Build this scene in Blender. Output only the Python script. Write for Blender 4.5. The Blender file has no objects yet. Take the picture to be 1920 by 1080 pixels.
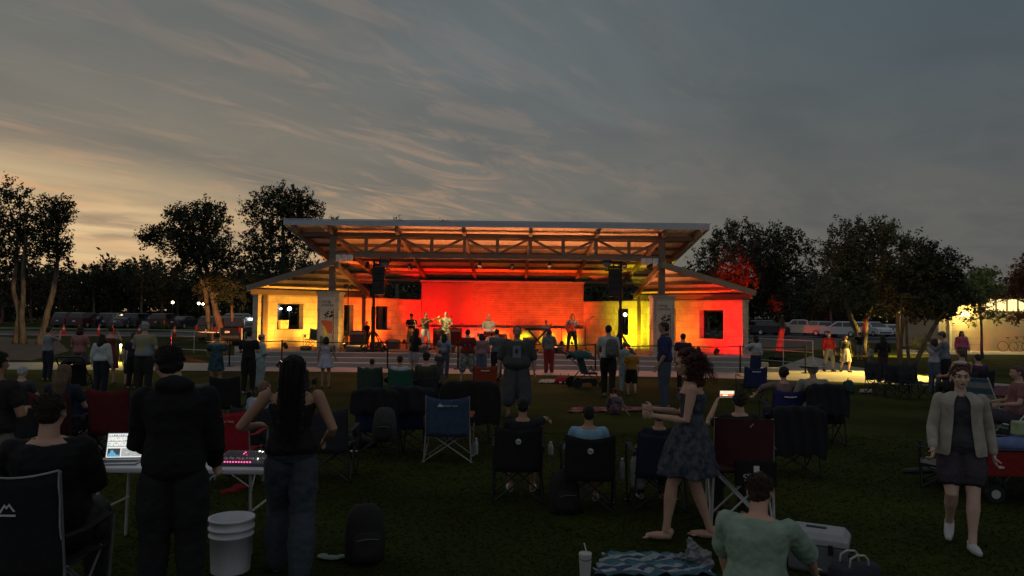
import bpy, math, random
import numpy as np
from mathutils import Vector, Matrix, Quaternion
R = math.radians
random.seed(7)
SC = bpy.context.scene
COL = SC.collection
# ------------------------------------------------------------------ camera
CAMZ = 2.05; FPX = 1400.0
th = math.atan(50 / FPX); ro = R(0.68)
_f = Vector((0, math.cos(th), math.sin(th))); _r0 = Vector((1, 0, 0)); _u0 = _r0.cross(_f)
_r = _r0 * math.cos(ro) + _u0 * math.sin(ro); _u = _r.cross(_f)
cam = bpy.data.cameras.new('camera'); camo = bpy.data.objects.new('camera', cam); COL.objects.link(camo)
cam.lens = FPX / 1920 * 36; cam.sensor_width = 36; cam.clip_end = 2000; cam.clip_start = 0.05
camo.matrix_world = Matrix(((_r.x, _u.x, -_f.x, 0), (_r.y, _u.y, -_f.y, 0), (_r.z, _u.z, -_f.z, CAMZ), (0, 0, 0, 1)))
SC.camera = camo
def ray(px, py):
    return _f + _r * ((px - 960) / FPX) + _u * (-(py - 540) / FPX)
def G(px, py, z=0.0):                      # point of the plane z seen at a photo pixel
    d = ray(px, py); t = (z - CAMZ) / d.z
    return Vector((d.x * t, d.y * t, z))
def A(px, py, D):                          # point at distance D (world y) seen at a photo pixel
    d = ray(px, py); t = D / d.y
    return Vector((d.x * t, D, CAMZ + d.z * t))
# ------------------------------------------------------------------ world: dusk sky with thin lit cloud streaks
SC.view_settings.view_transform = 'Standard'; SC.view_settings.look = 'None'
SC.view_settings.exposure = 0; SC.view_settings.gamma = 1
W = bpy.data.worlds.new("World"); SC.world = W; W.use_nodes = True
nt = W.node_tree; N = nt.nodes; L = nt.links; N.clear()
def nd(t, **k):
    n = N.new(t)
    for a, b in k.items(): setattr(n, a, b)
    return n
def put(n, i, v):
    if hasattr(v, 'links') or isinstance(v, bpy.types.NodeSocket): L.new(v, n.inputs[i])
    else: n.inputs[i].default_value = v
def mth(op, a, b=0.0, c=None, clamp=False):
    n = nd('ShaderNodeMath', operation=op, use_clamp=clamp); put(n, 0, a); put(n, 1, b)
    if c is not None: put(n, 2, c)
    return n.outputs[0]
def mapr(v, a, b, c=0.0, d=1.0, smooth=True):
    n = nd('ShaderNodeMapRange', interpolation_type='SMOOTHSTEP' if smooth else 'LINEAR'); put(n, 0, v)
    for i, x in enumerate((a, b, c, d)): n.inputs[i + 1].default_value = x
    return n.outputs[0]
def mixc(f, a, b, mode='MIX'):
    n = nd('ShaderNodeMix', data_type='RGBA', blend_type=mode); put(n, 0, f); put(n, 6, a); put(n, 7, b)
    return n.outputs[2]
def sr(r, g, b):
    h = lambda c: (c / 255 / 12.92) if c / 255 <= .04045 else ((c / 255 + .055) / 1.055) ** 2.4
    return (h(r), h(g), h(b), 1)
tc = nd('ShaderNodeTexCoord'); sx = nd('ShaderNodeSeparateXYZ'); L.new(tc.outputs['Generated'], sx.inputs[0])
X, Y, Z = sx.outputs
elev = mth('ARCTAN2', Z, mth('SQRT', mth('ADD', mth('MULTIPLY', X, X), mth('MULTIPLY', Y, Y))))
az = mth('ARCTAN2', X, Y)                      # 0 ahead, negative left
rgt = mapr(az, -0.55, 0.62)
up_l = mixc(mapr(elev, 0.06, 0.42), sr(142, 130, 112), sr(106, 110, 109))
up_r = mixc(mapr(elev, 0.02, 0.40), sr(100, 98, 93), sr(78, 91, 98))
base = mixc(rgt, up_l, up_r)
mid = mth('MULTIPLY', mapr(mth('ABSOLUTE', mth('SUBTRACT', az, 0.02)), 0.35, 0.0), mapr(elev, 0.05, 0.36))
base = mixc(mth('MULTIPLY', mid, 0.55), base, sr(108, 117, 121))
# afterglow low on the left
ga = mapr(mth('ABSOLUTE', mth('ADD', az, 0.62)), 0.62, 0.0)
ge = mapr(mth('ADD', elev, mth('MULTIPLY', az, 0.10)), 0.150, 0.045)
glow = mth('MULTIPLY', ga, ge)
base = mixc(mth('MULTIPLY', glow, 0.98, clamp=True), base, sr(240, 205, 152))
# clouds on a far flat layer
zz = mth('ADD', Z, 0.06)
cx = mth('DIVIDE', X, zz); cy = mth('DIVIDE', Y, zz)
cmb = nd('ShaderNodeCombineXYZ'); L.new(cx, cmb.inputs[0]); L.new(cy, cmb.inputs[1])
def cloud(rot, sc_, nsc, det, lo, hi, loc=(0, 0, 0), dist=0.6, rough=.55):
    m0 = nd('ShaderNodeMapping'); L.new(cmb.outputs[0], m0.inputs[0]); m0.inputs['Rotation'].default_value = (0, 0, rot)
    m = nd('ShaderNodeMapping'); L.new(m0.outputs[0], m.inputs[0])
    m.inputs['Scale'].default_value = sc_; m.inputs['Location'].default_value = loc
    n = nd('ShaderNodeTexNoise'); L.new(m.outputs[0], n.inputs['Vector']); n.inputs['Scale'].default_value = nsc
    n.inputs['Detail'].default_value = det; n.inputs['Roughness'].default_value = rough; n.inputs['Distortion'].default_value = dist
    return mapr(n.outputs[0], lo, hi)
st = cloud(R(33), (2.1, 0.85, 1), 1.35, 10, 0.47, 0.72, (3.1, 1.7, 0), 0.9, .62)
st2 = cloud(R(38), (3.2, 0.9, 1), 1.5, 9, 0.50, 0.70, (7.3, 4.2, 0), 0.7, .6)
big = cloud(R(16), (0.6, 0.4, 1), 1.1, 3, 0.36, 0.56, (2.4, 0.3, 0), 0.3)
vz = cloud(R(30), (1.3, 0.7, 1), 1.2, 7, 0.35, 0.70, (1.3, 9.2, 0), 0.6)
st = mth('MULTIPLY', st, big); st2 = mth('MULTIPLY', st2, mth('ADD', mth('MULTIPLY', big, .7), .3))
fade = mapr(az, 0.42, -0.38, 0.10, 1.0)
base = mixc(mth('MULTIPLY', vz, 0.35), base, mixc(rgt, sr(96, 98, 96), sr(66, 74, 79)))
scol = mixc(mapr(elev, 0.30, 0.08), sr(180, 148, 128), sr(228, 172, 122))
scol = mixc(rgt, scol, sr(136, 122, 112))
s1 = mth('MULTIPLY', mth('MULTIPLY', mth('MAXIMUM', st, mth('MULTIPLY', st2, .8)), fade), mapr(elev, 0.36, 0.13, 0.40, 0.80))
base = mixc(s1, base, scol)
# low grey bank over the glow
bk = cloud(0, (0.5, 0.5, 1), 2.2, 6, 0.40, 0.62, (5, 2, 0), 0.3)
bmask = mth('MULTIPLY', mapr(mth('ABSOLUTE', mth('SUBTRACT', elev, 0.098)), 0.026, 0.008), mapr(mth('ABSOLUTE', mth('ADD', az, 0.47)), 0.20, 0.08))
base = mixc(mth('MULTIPLY', mth('MULTIPLY', bmask, bk), 0.85), base, sr(152, 130, 108))
hz = mth('MULTIPLY', mapr(elev, 0.075, 0.02), 0.65)
base = mixc(hz, base, mixc(mapr(az, -.5, .1), sr(176, 140, 108), sr(92, 88, 84)))
# overhead and behind: plain blue-grey dusk
back = mth('MAXIMUM', mapr(elev, 0.45, 1.1), mapr(Y, 0.25, -0.2))
base = mixc(back, base, sr(116, 119, 124))
bg = nd('ShaderNodeBackground'); L.new(base, bg.inputs[0]); bg.inputs[1].default_value = 1.0
wo = nd('ShaderNodeOutputWorld'); L.new(bg.outputs[0], wo.inputs[0])
# the sun is already down behind the trees at the left: only a trace of warm light is left
sl = bpy.data.lights.new('sun', 'SUN'); sl.energy = 0.02; sl.angle = R(10); sl.color = (1, .72, .45)
so = bpy.data.objects.new('sun', sl); COL.objects.link(so); so.rotation_euler = (R(-86), 0, R(35))
# ------------------------------------------------------------------ helpers
def tag(o, label=None, cat=None, group=None, kind=None):
    for k, v in (('label', label), ('category', cat), ('group', group), ('kind', kind)):
        if v: o[k] = v
    return o
def empty(name, loc, rz=0, label=None, cat=None, group=None):
    o = bpy.data.objects.new(name, None); COL.objects.link(o); o.location = loc; o.rotation_euler = (0, 0, rz); o.empty_display_size = .2
    return tag(o, label, cat, group)
def kids(o): return [c for c in ALLKIDS.get(o.name, [])]
ALLKIDS = {}
def copy_tree(o, parent=None):
    c = o.copy(); COL.objects.link(c)
    if parent: c.parent = parent; ALLKIDS.setdefault(parent.name, []).append(c)
    for ch in kids(o): copy_tree(ch, c)
    return c
MATS = {}
def mat(name, col, rough=.75, metal=0., var=.18, scale=6., bump=0., emit=None, es=0., alpha=None, trans=0., spec=.4, kind=None, col2=None, sc3=None):
    if name in MATS: return MATS[name]
    m = bpy.data.materials.new(name); m.use_nodes = True; t = m.node_tree; b = t.nodes['Principled BSDF']
    col = tuple(col[:3]) + (1,)
    b.inputs['Roughness'].default_value = rough; b.inputs['Metallic'].default_value = metal
    b.inputs['Specular IOR Level'].default_value = spec
    tx = t.nodes.new('ShaderNodeTexCoord'); n = t.nodes.new('ShaderNodeTexNoise'); n.inputs['Scale'].default_value = scale; n.inputs['Detail'].default_value = 5
    mp = t.nodes.new('ShaderNodeMapping'); t.links.new(tx.outputs['Object'], mp.inputs[0]); t.links.new(mp.outputs[0], n.inputs['Vector'])
    if sc3: mp.inputs['Scale'].default_value = sc3
    rp = t.nodes.new('ShaderNodeMix'); rp.data_type = 'RGBA'
    c2 = col2 or tuple(min(1, c * (1 + var)) for c in col[:3]); c1 = col if col2 else tuple(c * (1 - var) for c in col[:3])
    rp.inputs[6].default_value = tuple(c1[:3]) + (1,); rp.inputs[7].default_value = tuple(c2[:3]) + (1,)
    mr = t.nodes.new('ShaderNodeMapRange'); mr.inputs[1].default_value = .35; mr.inputs[2].default_value = .65
    t.links.new(n.outputs[0], mr.inputs[0]); t.links.new(mr.outputs[0], rp.inputs[0]); t.links.new(rp.outputs[2], b.inputs['Base Color'])
    if bump:
        bp = t.nodes.new('ShaderNodeBump'); bp.inputs['Strength'].default_value = bump; bp.inputs['Distance'].default_value = .02
        n2 = t.nodes.new('ShaderNodeTexNoise'); n2.inputs['Scale'].default_value = scale * 4; n2.inputs['Detail'].default_value = 6
        t.links.new(mp.outputs[0], n2.inputs['Vector']); t.links.new(n2.outputs[0], bp.inputs['Height']); t.links.new(bp.outputs[0], b.inputs['Normal'])
    if emit: b.inputs['Emission Color'].default_value = tuple(emit[:3]) + (1,); b.inputs['Emission Strength'].default_value = es
    if trans: b.inputs['Transmission Weight'].default_value = trans
    if alpha is not None: b.inputs['Alpha'].default_value = alpha
    MATS[name] = m; return m
class MB:
    def __init__(s): s.v = []; s.f = []; s.m = []
    def add(s, vs, fs, mi=0):
        o = len(s.v); s.v += [tuple(v) for v in vs]; s.f += [tuple(i + o for i in f) for f in fs]; s.m += [mi] * len(fs); return s
    def box(s, c, d, rz=0, mi=0, M=None):
        a, b, h = d[0] / 2, d[1] / 2, d[2] / 2
        vs = [Vector((x, y, z)) for x in (-a, a) for y in (-b, b) for z in (-h, h)]
        Q = M or Matrix.Rotation(rz, 3, 'Z'); c = Vector(c)
        return s.add([c + Q @ v for v in vs], [(0, 1, 3, 2), (4, 6, 7, 5), (0, 4, 5, 1), (2, 3, 7, 6), (0, 2, 6, 4), (1, 5, 7, 3)], mi)
    def bar(s, p, q, w, h, mi=0, up=(0, 0, 1)):
        p = Vector(p); q = Vector(q); d = (q - p); l = d.length; d.normalize(); u = Vector(up)
        x = d.cross(u)
        if x.length < 1e-4: x = d.cross(Vector((0, 1, 0)))
        x.normalize(); z = x.cross(d)
        M = Matrix((x, d, z)).transposed()
        return s.box((p + q) / 2, (w, l, h), mi=mi, M=M)
    def loft(s, rings, mi=0, cap=True, closed=True):
        o = len(s.v); n = len(rings[0])
        for r in rings: s.v += [tuple(v) for v in r]
        for i in range(len(rings) - 1):
            for j in range(n if closed else n - 1):
                k = (j + 1) % n; s.f.append((o + i * n + j, o + i * n + k, o + (i + 1) * n + k, o + (i + 1) * n + j)); s.m.append(mi)
        if cap and closed:
            s.f.append(tuple(o + j for j in reversed(range(n)))); s.m.append(mi)
            s.f.append(tuple(o + (len(rings) - 1) * n + j for j in range(n))); s.m.append(mi)
        return s
    def tube(s, pts, r, n=8, mi=0, flat=1.0, side=None):
        pts = [Vector(p) for p in pts]; m = len(pts); rr = r if hasattr(r, '__len__') else [r] * m
        rings = []; px = None
        for i, p in enumerate(pts):
            d = (pts[min(i + 1, m - 1)] - pts[max(i - 1, 0)]).normalized()
            if px is None:
                px = Vector(side) if side is not None else (Vector((0, 0, 1)) if abs(d.z) < .9 else Vector((1, 0, 0)))
            x = px - d * px.dot(d)
            if x.length < 1e-5: x = d.orthogonal()
            x.normalize(); y = d.cross(x); px = x
            rings.append([p + x * (math.cos(2 * math.pi * j / n) * rr[i]) + y * (math.sin(2 * math.pi * j / n) * rr[i] * flat) for j in range(n)])
        return s.loft(rings, mi)
    def caps(s, pts, r, n=10, mi=0):      # tube with rounded ends
        pts = [Vector(p) for p in pts]; rr = list(r) if hasattr(r, '__len__') else [r] * len(pts)
        a = (pts[0] - pts[1]).normalized(); b = (pts[-1] - pts[-2]).normalized()
        P = [pts[0] + a * rr[0] * .95, pts[0] + a * rr[0] * .6] + pts + [pts[-1] + b * rr[-1] * .6, pts[-1] + b * rr[-1] * .95]
        Q = [rr[0] * .3, rr[0] * .8] + rr + [rr[-1] * .8, rr[-1] * .3]
        return s.tube(P, Q, n, mi)
    def ell(s, c, r, n=12, m=8, mi=0, M=None):
        c = Vector(c); r = (r, r, r) if not hasattr(r, '__len__') else r
        rings = []
        for i in range(m + 1):
            t = math.pi * (i + .02 if i == 0 else (i - .02 if i == m else i)) / m
            rings.append([])
            for j in range(n):
                p = 2 * math.pi * j / n
                v = Vector((r[0] * math.sin(t) * math.cos(p), r[1] * math.sin(t) * math.sin(p), -r[2] * math.cos(t)))
                rings[-1].append(c + (M @ v if M else v))
        return s.loft(rings, mi)
    def lathe(s, prof, c=(0, 0, 0), n=20, mi=0, cap=True):
        c = Vector(c)
        return s.loft([[c + Vector((r * math.cos(2 * math.pi * j / n), r * math.sin(2 * math.pi * j / n), z)) for j in range(n)] for r, z in prof], mi, cap)
    def prism(s, poly, z0, z1, mi=0):
        n = len(poly); vs = [(x, y, z0) for x, y in poly] + [(x, y, z1) for x, y in poly]
        fs = [tuple(reversed(range(n))), tuple(range(n, 2 * n))] + [(i, (i + 1) % n, n + (i + 1) % n, n + i) for i in range(n)]
        return s.add(vs, fs, mi)
    def quad(s, a, b, c, d, mi=0): return s.add([a, b, c, d], [(0, 1, 2, 3)], mi)
    def build(s, name, mats, parent=None, smooth=False, vox=0., sm=0, bevel=0., loc=None):
        me = bpy.data.meshes.new(name); me.from_pydata(s.v, [], s.f)
        for m in (mats if isinstance(mats, (list, tuple)) else [mats]): me.materials.append(m)
        if any(s.m): me.polygons.foreach_set('material_index', s.m)
        if smooth or vox: me.polygons.foreach_set('use_smooth', [True] * len(s.f))
        me.update()
        import bmesh
        bm = bmesh.new(); bm.from_mesh(me); bmesh.ops.recalc_face_normals(bm, faces=bm.faces); bm.to_mesh(me); bm.free()
        o = bpy.data.objects.new(name, me); COL.objects.link(o)
        if loc is not None: o.location = loc
        if parent: o.parent = parent; ALLKIDS.setdefault(parent.name, []).append(o)
        if vox:
            md = o.modifiers.new('r', 'REMESH'); md.mode = 'VOXEL'; md.voxel_size = vox; md.use_smooth_shade = True
            if sm: ms = o.modifiers.new('s', 'SMOOTH'); ms.iterations = sm; ms.factor = .5
        if bevel:
            mv = o.modifiers.new('b', 'BEVEL'); mv.width = bevel; mv.segments = 2; mv.limit_method = 'ANGLE'
        return o
def light(name, kind, loc, to, energy, col, size=.1, spot=60, blend=.6):
    l = bpy.data.lights.new(name, kind); l.energy = energy; l.color = col
    if kind == 'SPOT': l.spot_size = R(spot); l.spot_blend = blend; l.shadow_soft_size = size
    elif kind == 'AREA': l.size = size
    else: l.shadow_soft_size = size
    o = bpy.data.objects.new(name, l); COL.objects.link(o); o.location = loc
    if to is not None: o.rotation_euler = (Vector(to) - Vector(loc)).to_track_quat('-Z', 'Y').to_euler()
    return o
def text(s, name, M, parent, size, loc, rot, ext=.002, align='CENTER'):
    c = bpy.data.curves.new(name, 'FONT'); c.body = s; c.size = size; c.extrude = ext; c.align_x = align; c.align_y = 'CENTER'
    o = bpy.data.objects.new(name, c); 
    dg = bpy.context.evaluated_depsgraph_get(); COL.objects.link(o); me = bpy.data.meshes.new_from_object(o.evaluated_get(bpy.context.evaluated_depsgraph_get()))
    bpy.data.objects.remove(o); me.materials.clear(); me.materials.append(M)
    o = bpy.data.objects.new(name, me); COL.objects.link(o); o.location = loc; o.rotation_euler = rot
    if parent: o.parent = parent; ALLKIDS.setdefault(parent.name, []).append(o)
    return o
# ------------------------------------------------------------------ materials of the place
M_lawn = mat('lawn', (.029, .036, .006), .95, spec=.05, var=.42, scale=.38, bump=.25)
M_grassf = mat('grass_blade', (.032, .042, .007), .9, spec=.1, var=.25, scale=1.5)
M_conc = mat('concrete', (.30, .28, .26), .85, var=.10, scale=1.2, bump=.15)
M_concd = mat('concrete_worn', (.22, .20, .19), .88, var=.15, scale=1.6, bump=.2)
M_asph = mat('asphalt', (.07, .068, .075), .9, var=.2, scale=3, bump=.3)
M_dirt = mat('bare_earth', (.10, .07, .045), .95, var=.3, scale=2, bump=.4)
M_metal = mat('grey_metal_fascia', (.42, .47, .52), .45, .3, var=.06, scale=2)
M_timber = mat('painted_timber', (.19, .145, .11), .7, var=.12, scale=3, sc3=(1, 1, 6))
M_deck = mat('roof_deck', (.62, .54, .44), .65, var=.1, scale=2, sc3=(8, .6, 1))
M_black = mat('black_metal', (.012, .012, .013), .5, var=.2)
M_blackm = mat('black_cloth', (.008, .008, .009), .9, var=.3, scale=14)
M_white = mat('white_paint', (.72, .70, .66), .55, var=.05)
M_rail = mat('galvanised_rail', (.55, .53, .50), .45, .4, var=.1)
M_bark = mat('bark', (.13, .105, .08), .95, var=.4, scale=4, bump=.8, sc3=(2, 2, .5))
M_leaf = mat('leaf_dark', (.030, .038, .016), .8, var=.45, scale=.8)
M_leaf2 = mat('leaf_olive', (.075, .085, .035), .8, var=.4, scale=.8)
M_leafy = mat('leaf_young_lamplit', (.17, .22, .07), .75, var=.35, scale=1.2)  # leaf colour raised to stand in for lamp light on the young crown
M_leafr = mat('leaf_reddish', (.13, .05, .03), .8, var=.35, scale=1.2)
def stone_mat(name, c1, c2, mort, bw=.62, rh=.31):
    m = bpy.data.materials.new(name); m.use_nodes = True; t = m.node_tree; b = t.nodes['Principled BSDF']; b.inputs['Roughness'].default_value = .9
    tx = t.nodes.new('ShaderNodeUVMap'); br = t.nodes.new('ShaderNodeTexBrick'); t.links.new(tx.outputs[0], br.inputs['Vector'])
    br.inputs['Color1'].default_value = c1 + (1,); br.inputs['Color2'].default_value = c2 + (1,); br.inputs['Mortar'].default_value = mort + (1,)
    br.inputs['Scale'].default_value = 1; br.inputs['Brick Width'].default_value = bw; br.inputs['Row Height'].default_value = rh; br.inputs['Mortar Size'].default_value = .009; br.inputs['Mortar Smooth'].default_value = .3
    br.offset = .43; br.squash = .75; br.squash_frequency = 3
    n = t.nodes.new('ShaderNodeTexNoise'); n.inputs['Scale'].default_value = 2.2; n.inputs['Detail'].default_value = 8; n.inputs['Roughness'].default_value = .7; t.links.new(tx.outputs[0], n.inputs['Vector'])
    mr = t.nodes.new('ShaderNodeMapRange'); mr.inputs[1].default_value = .3; mr.inputs[2].default_value = .7; mr.inputs[3].default_value = .68; mr.inputs[4].default_value = 1.12; t.links.new(n.outputs[0], mr.inputs[0])
    mx = t.nodes.new('ShaderNodeMix'); mx.data_type = 'RGBA'; mx.blend_type = 'MULTIPLY'; mx.inputs[0].default_value = 1
    t.links.new(br.outputs[0], mx.inputs[6]); t.links.new(mr.outputs[0], mx.inputs[7]); t.links.new(mx.outputs[2], b.inputs['Base Color'])
    bp = t.nodes.new('ShaderNodeBump'); bp.inputs['Strength'].default_value = .5; bp.inputs['Distance'].default_value = .02
    n3 = t.nodes.new('ShaderNodeTexNoise'); n3.inputs['Scale'].default_value = 9; n3.inputs['Detail'].default_value = 6; t.links.new(tx.outputs[0], n3.inputs['Vector'])
    sb = t.nodes.new('ShaderNodeMath'); sb.operation = 'SUBTRACT'; t.links.new(n3.outputs[0], sb.inputs[0]); t.links.new(br.outputs['Fac'], sb.inputs[1]); t.links.new(sb.outputs[0], bp.inputs['Height']); t.links.new(bp.outputs[0], b.inputs['Normal'])
    MATS[name] = m; return m
M_stone = stone_mat('limestone_blocks', (.50, .46, .38), (.40, .36, .29), (.30, .27, .22))
M_board = stone_mat('wall_boards', (.36, .31, .27), (.30, .25, .22), (.16, .13, .11), 1.9, .12)
def uvwall(mb_verts_faces_obj, s=1.0):
    o = mb_verts_faces_obj; me = o.data; uv = me.uv_layers.new(name='UVMap')
    for p in me.polygons:
        n = p.normal
        for li in p.loop_indices:
            v = me.vertices[me.loops[li].vertex_index].co
            if abs(n.z) > .8: uv.data[li].uv = (v.x * s, v.y * s)
            else:
                t = Vector((-n.y, n.x, 0)).normalized(); uv.data[li].uv = (v.dot(t) * s, v.z * s)
    return o
# ------------------------------------------------------------------ ground, path, road
def sheet(name, pts, z, m, kind='structure', th_=0):
    b = MB(); n = len(pts)
    if th_: b.prism([(p[0], p[1]) for p in pts], z - th_, z)
    else: b.add([(p[0], p[1], z) for p in pts], [tuple(range(n))])
    return tag(b.build(name, m), kind=kind)
g = MB(); NX = 60
g.add([(-900, -60, 0), (900, -60, 0), (900, 1400, 0), (-900, 1400, 0)], [(0, 1, 2, 3)])
tag(g.build('ground', M_lawn), kind='structure')
# grass tufts over the lawn in front (countless)
def grass_patch():
    rng = np.random.default_rng(3); n = 90000
    y = 4.2 + 9 * rng.random(n) ** 1.3; x = (rng.random(n) - .5) * 1.5 * y
    h = .010 + .010 * rng.random(n); a = rng.random(n) * 6.28; w = .002 + .0006 * y
    ll = .02 + .004 * y; lx = (rng.random(n) - .5) * ll * 2; ly = -(.3 + rng.random(n)) * ll
    V = np.zeros((n, 3, 3)); V[:, 0] = np.stack([x - w * np.cos(a), y - w * np.sin(a), 0 * x], 1); V[:, 1] = np.stack([x + w * np.cos(a), y + w * np.sin(a), 0 * x], 1); V[:, 2] = np.stack([x + lx, y + ly, h], 1)
    return V.reshape(-1, 3)
def tri_mesh(name, V, per, m):
    me = bpy.data.meshes.new(name); nv = len(V); nf = nv // per
    me.vertices.add(nv); me.vertices.foreach_set('co', np.asarray(V, dtype=np.float32).ravel())
    me.loops.add(nv); me.loops.foreach_set('vertex_index', np.arange(nv, dtype=np.int32))
    me.polygons.add(nf); me.polygons.foreach_set('loop_start', np.arange(0, nv, per, dtype=np.int32))
    me.materials.append(m); me.update(calc_edges=True); me.validate()
    return me
go = bpy.data.objects.new('grass', tri_mesh('grass', grass_patch(), 3, M_grassf)); COL.objects.link(go); tag(go, 'short mown grass covering the lawn', 'grass', kind='stuff')
def gp(px, py): p = G(px, py); return (p.x, p.y)
path = [gp(-200, 679), gp(400, 681)] + [(-11.5, 28.9), (9.9, 28.9)] + [gp(1520, 668), gp(1600, 688), gp(1720, 705), gp(1830, 716), gp(1930, 724), gp(2300, 748)] + [gp(2300, 775), gp(1930, 742), gp(1800, 726), gp(1560, 716), gp(1280, 708), gp(960, 703), gp(640, 698), gp(400, 696), gp(-200, 692)]
sheet('path', path, .012, M_conc)
sheet('road', [(-150, 54), (-7, 60), (60, 66), (150, 70), (150, 77), (60, 74), (-7, 71), (-150, 66)], .008, M_asph)
sheet('parking_lot', [(22, 78), (110, 82), (110, 118), (22, 114)], .006, M_asph)
sheet('side_path', [gp(1690, 655), gp(1990, 657), gp(1990, 666), gp(1690, 664)], .010, M_conc)
sheet('mulch_bed', [gp(-40, 628), gp(110, 640), gp(130, 658), gp(60, 676), gp(-60, 672)], .006, M_dirt)
sheet('mulch_bed', [gp(1420, 660), gp(1560, 655), gp(1620, 640), gp(1560, 630), gp(1410, 640)], .006, M_dirt)
# stage platform with two broad steps (one low poured block)
st_ = MB(); xa, xb = -11.6, 10.4
st_.prism([(xa + .9, 29), (xb - .9, 29), (xb + .6, 33), (xb + .6, 44), (xa - .6, 44), (xa - .6, 33)], 0.005, .5)
st_.box(((xa + xb) / 2, 28.75, .168), (xb - xa - 1.2, .496, .334)); st_.box(((xa + xb) / 2, 28.27, .085), (xb - xa - .6, .456, .166))
tag(st_.build('stage_platform', M_conc), kind='structure')
nz = MB(); nz.box(((xa + xb) / 2, 28.99, .503), (xb - xa - 1.9, .05, .012)); nz.box(((xa + xb) / 2, 28.52, .338), (xb - xa - 1.25, .05, .012)); nz.box(((xa + xb) / 2, 28.06, .171), (xb - xa - .65, .05, .012))
tag(nz.build('step_nosing', M_white), kind='structure')
# ------------------------------------------------------------------ pavilion
FZ = .5
pav = empty('stage_pavilion', (0, 0, 0), 0, 'open stage pavilion with broad shed roof, its stone walls lit red, orange and yellow', 'pavilion')
K = .137; RY0, RY1 = 29.1, 42.2
rz0 = A(900, 424, RY0).z
XL = A(535, 424, RY0).x; XR = A(1327, 426, RY0).x
def rz(y): return rz0 - K * (y - RY0)
rf = MB()
for z, mi in ((0, 0),):
    rf.add([(XL, RY0, rz(RY0)), (XR, RY0, rz(RY0)), (XR, RY1, rz(RY1)), (XL, RY1, rz(RY1)), (XL, RY0, rz(RY0) + .05), (XR, RY0, rz(RY0) + .05), (XR, RY1, rz(RY1) + .05), (XL, RY1, rz(RY1) + .05)],
           [(0, 1, 2, 3), (7, 6, 5, 4), (0, 4, 5, 1), (1, 5, 6, 2), (2, 6, 7, 3), (3, 7, 4, 0)])
# ribs of the metal deck run down the slope
x = XL + .1
while x < XR - .1:
    rf.bar((x, RY0 + .06, rz(RY0 + .06) - .012), (x, RY1 - .06, rz(RY1 - .06) - .012), .05, .022); x += .30
rf.build('roof', M_deck, pav)
fa = MB(); fa.box(((XL + XR) / 2, RY0 - .03, rz(RY0) + .06), (XR - XL + .12, .055, .20)); fa.box(((XL + XR) / 2, RY0 - .035, rz(RY0) + .19), (XR - XL + .2, .09, .03))
for X_ in (XL - .03, XR + .03): fa.bar((X_, RY0, rz(RY0) + .06), (X_, RY1, rz(RY1) + .06), .055, .22)
fa.build('fascia', M_metal, pav)
colL = A(622, 600, 29.9).x; colR = A(1240, 600, 29.9).x
NB = 5; RX = [XL + .35] + [colL + (colR - colL) * i / NB for i in range(NB + 1)] + [XR - .35]
for X_ in RX:
    b = MB(); b.bar((X_, RY0 + .08, rz(RY0 + .08) - .135), (X_, RY1 - .1, rz(RY1 - .1) - .135), .13, .22); b.build('rafter', M_timber, pav)
y = 29.9 + .9
while y < RY1:
    b = MB(); b.box(((XL + XR) / 2, y, rz(y) - .09), (XR - XL - .3, .09, .13)); b.build('purlin', M_timber, pav); y += 1.5
# front truss
TY = 29.9; tz1 = rz(TY) - .20; tz0 = A(900, 481, TY).z
b = MB(); b.box(((XL + XR) / 2, TY, tz1), (XR - XL - .5, .16, .17)); b.build('truss_top_chord', M_timber, pav)
b = MB(); b.box(((colL + colR) / 2, TY, tz0), (colR - colL - .22, .17, .19)); b.build('truss_bottom_chord', M_timber, pav)
nb = NB * 2; hx = (colR - colL) / nb
for i in range(1, nb):
    X_ = colL + hx * i
    b = MB(); b.bar((X_, TY, tz0 + .095), (X_, TY, tz1 - .085), .13, .11, up=(0, 1, 0)); b.build('truss_post', M_timber, pav)
for i in range(nb):
    a_, c_ = colL + hx * i, colL + hx * (i + 1)
    lo, hi = (c_, a_) if i % 2 == 0 else (a_, c_)
    sgn = .09 if lo > hi else -.09
    b = MB(); b.bar((lo - sgn * .8, TY, tz0 + .12), (hi + sgn, TY, tz1 - .12), .09, .09, up=(0, 1, 0)); b.build('truss_brace', M_timber, pav)
for X_ in (colL, colR):
    b = MB(); b.box((X_, TY, (2.9 + rz(TY) - .05) / 2), (.24, .24, rz(TY) - .05 - 2.9)); b.build('column', M_timber, pav)
    b = MB(); b.box((X_, 41, (FZ + rz(41) - .2) / 2), (.2, .2, rz(41) - .2 - FZ)); b.build('rear_column', M_timber, pav)
# stone piers under the columns
for i, X_ in enumerate((colL, colR)):
    dx = -.05 if i == 0 else .02
    b = MB(); b.box((X_ + dx, TY, (FZ + 2.78) / 2), (.84, .84, 2.78 - FZ)); p = b.build('stone_pier', M_stone, pav); uvwall(p)
    b = MB(); b.box((X_ + dx, TY, 2.835), (.94, .94, .11)); b.build('pier_cap', M_conc, p, bevel=.01)
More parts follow.
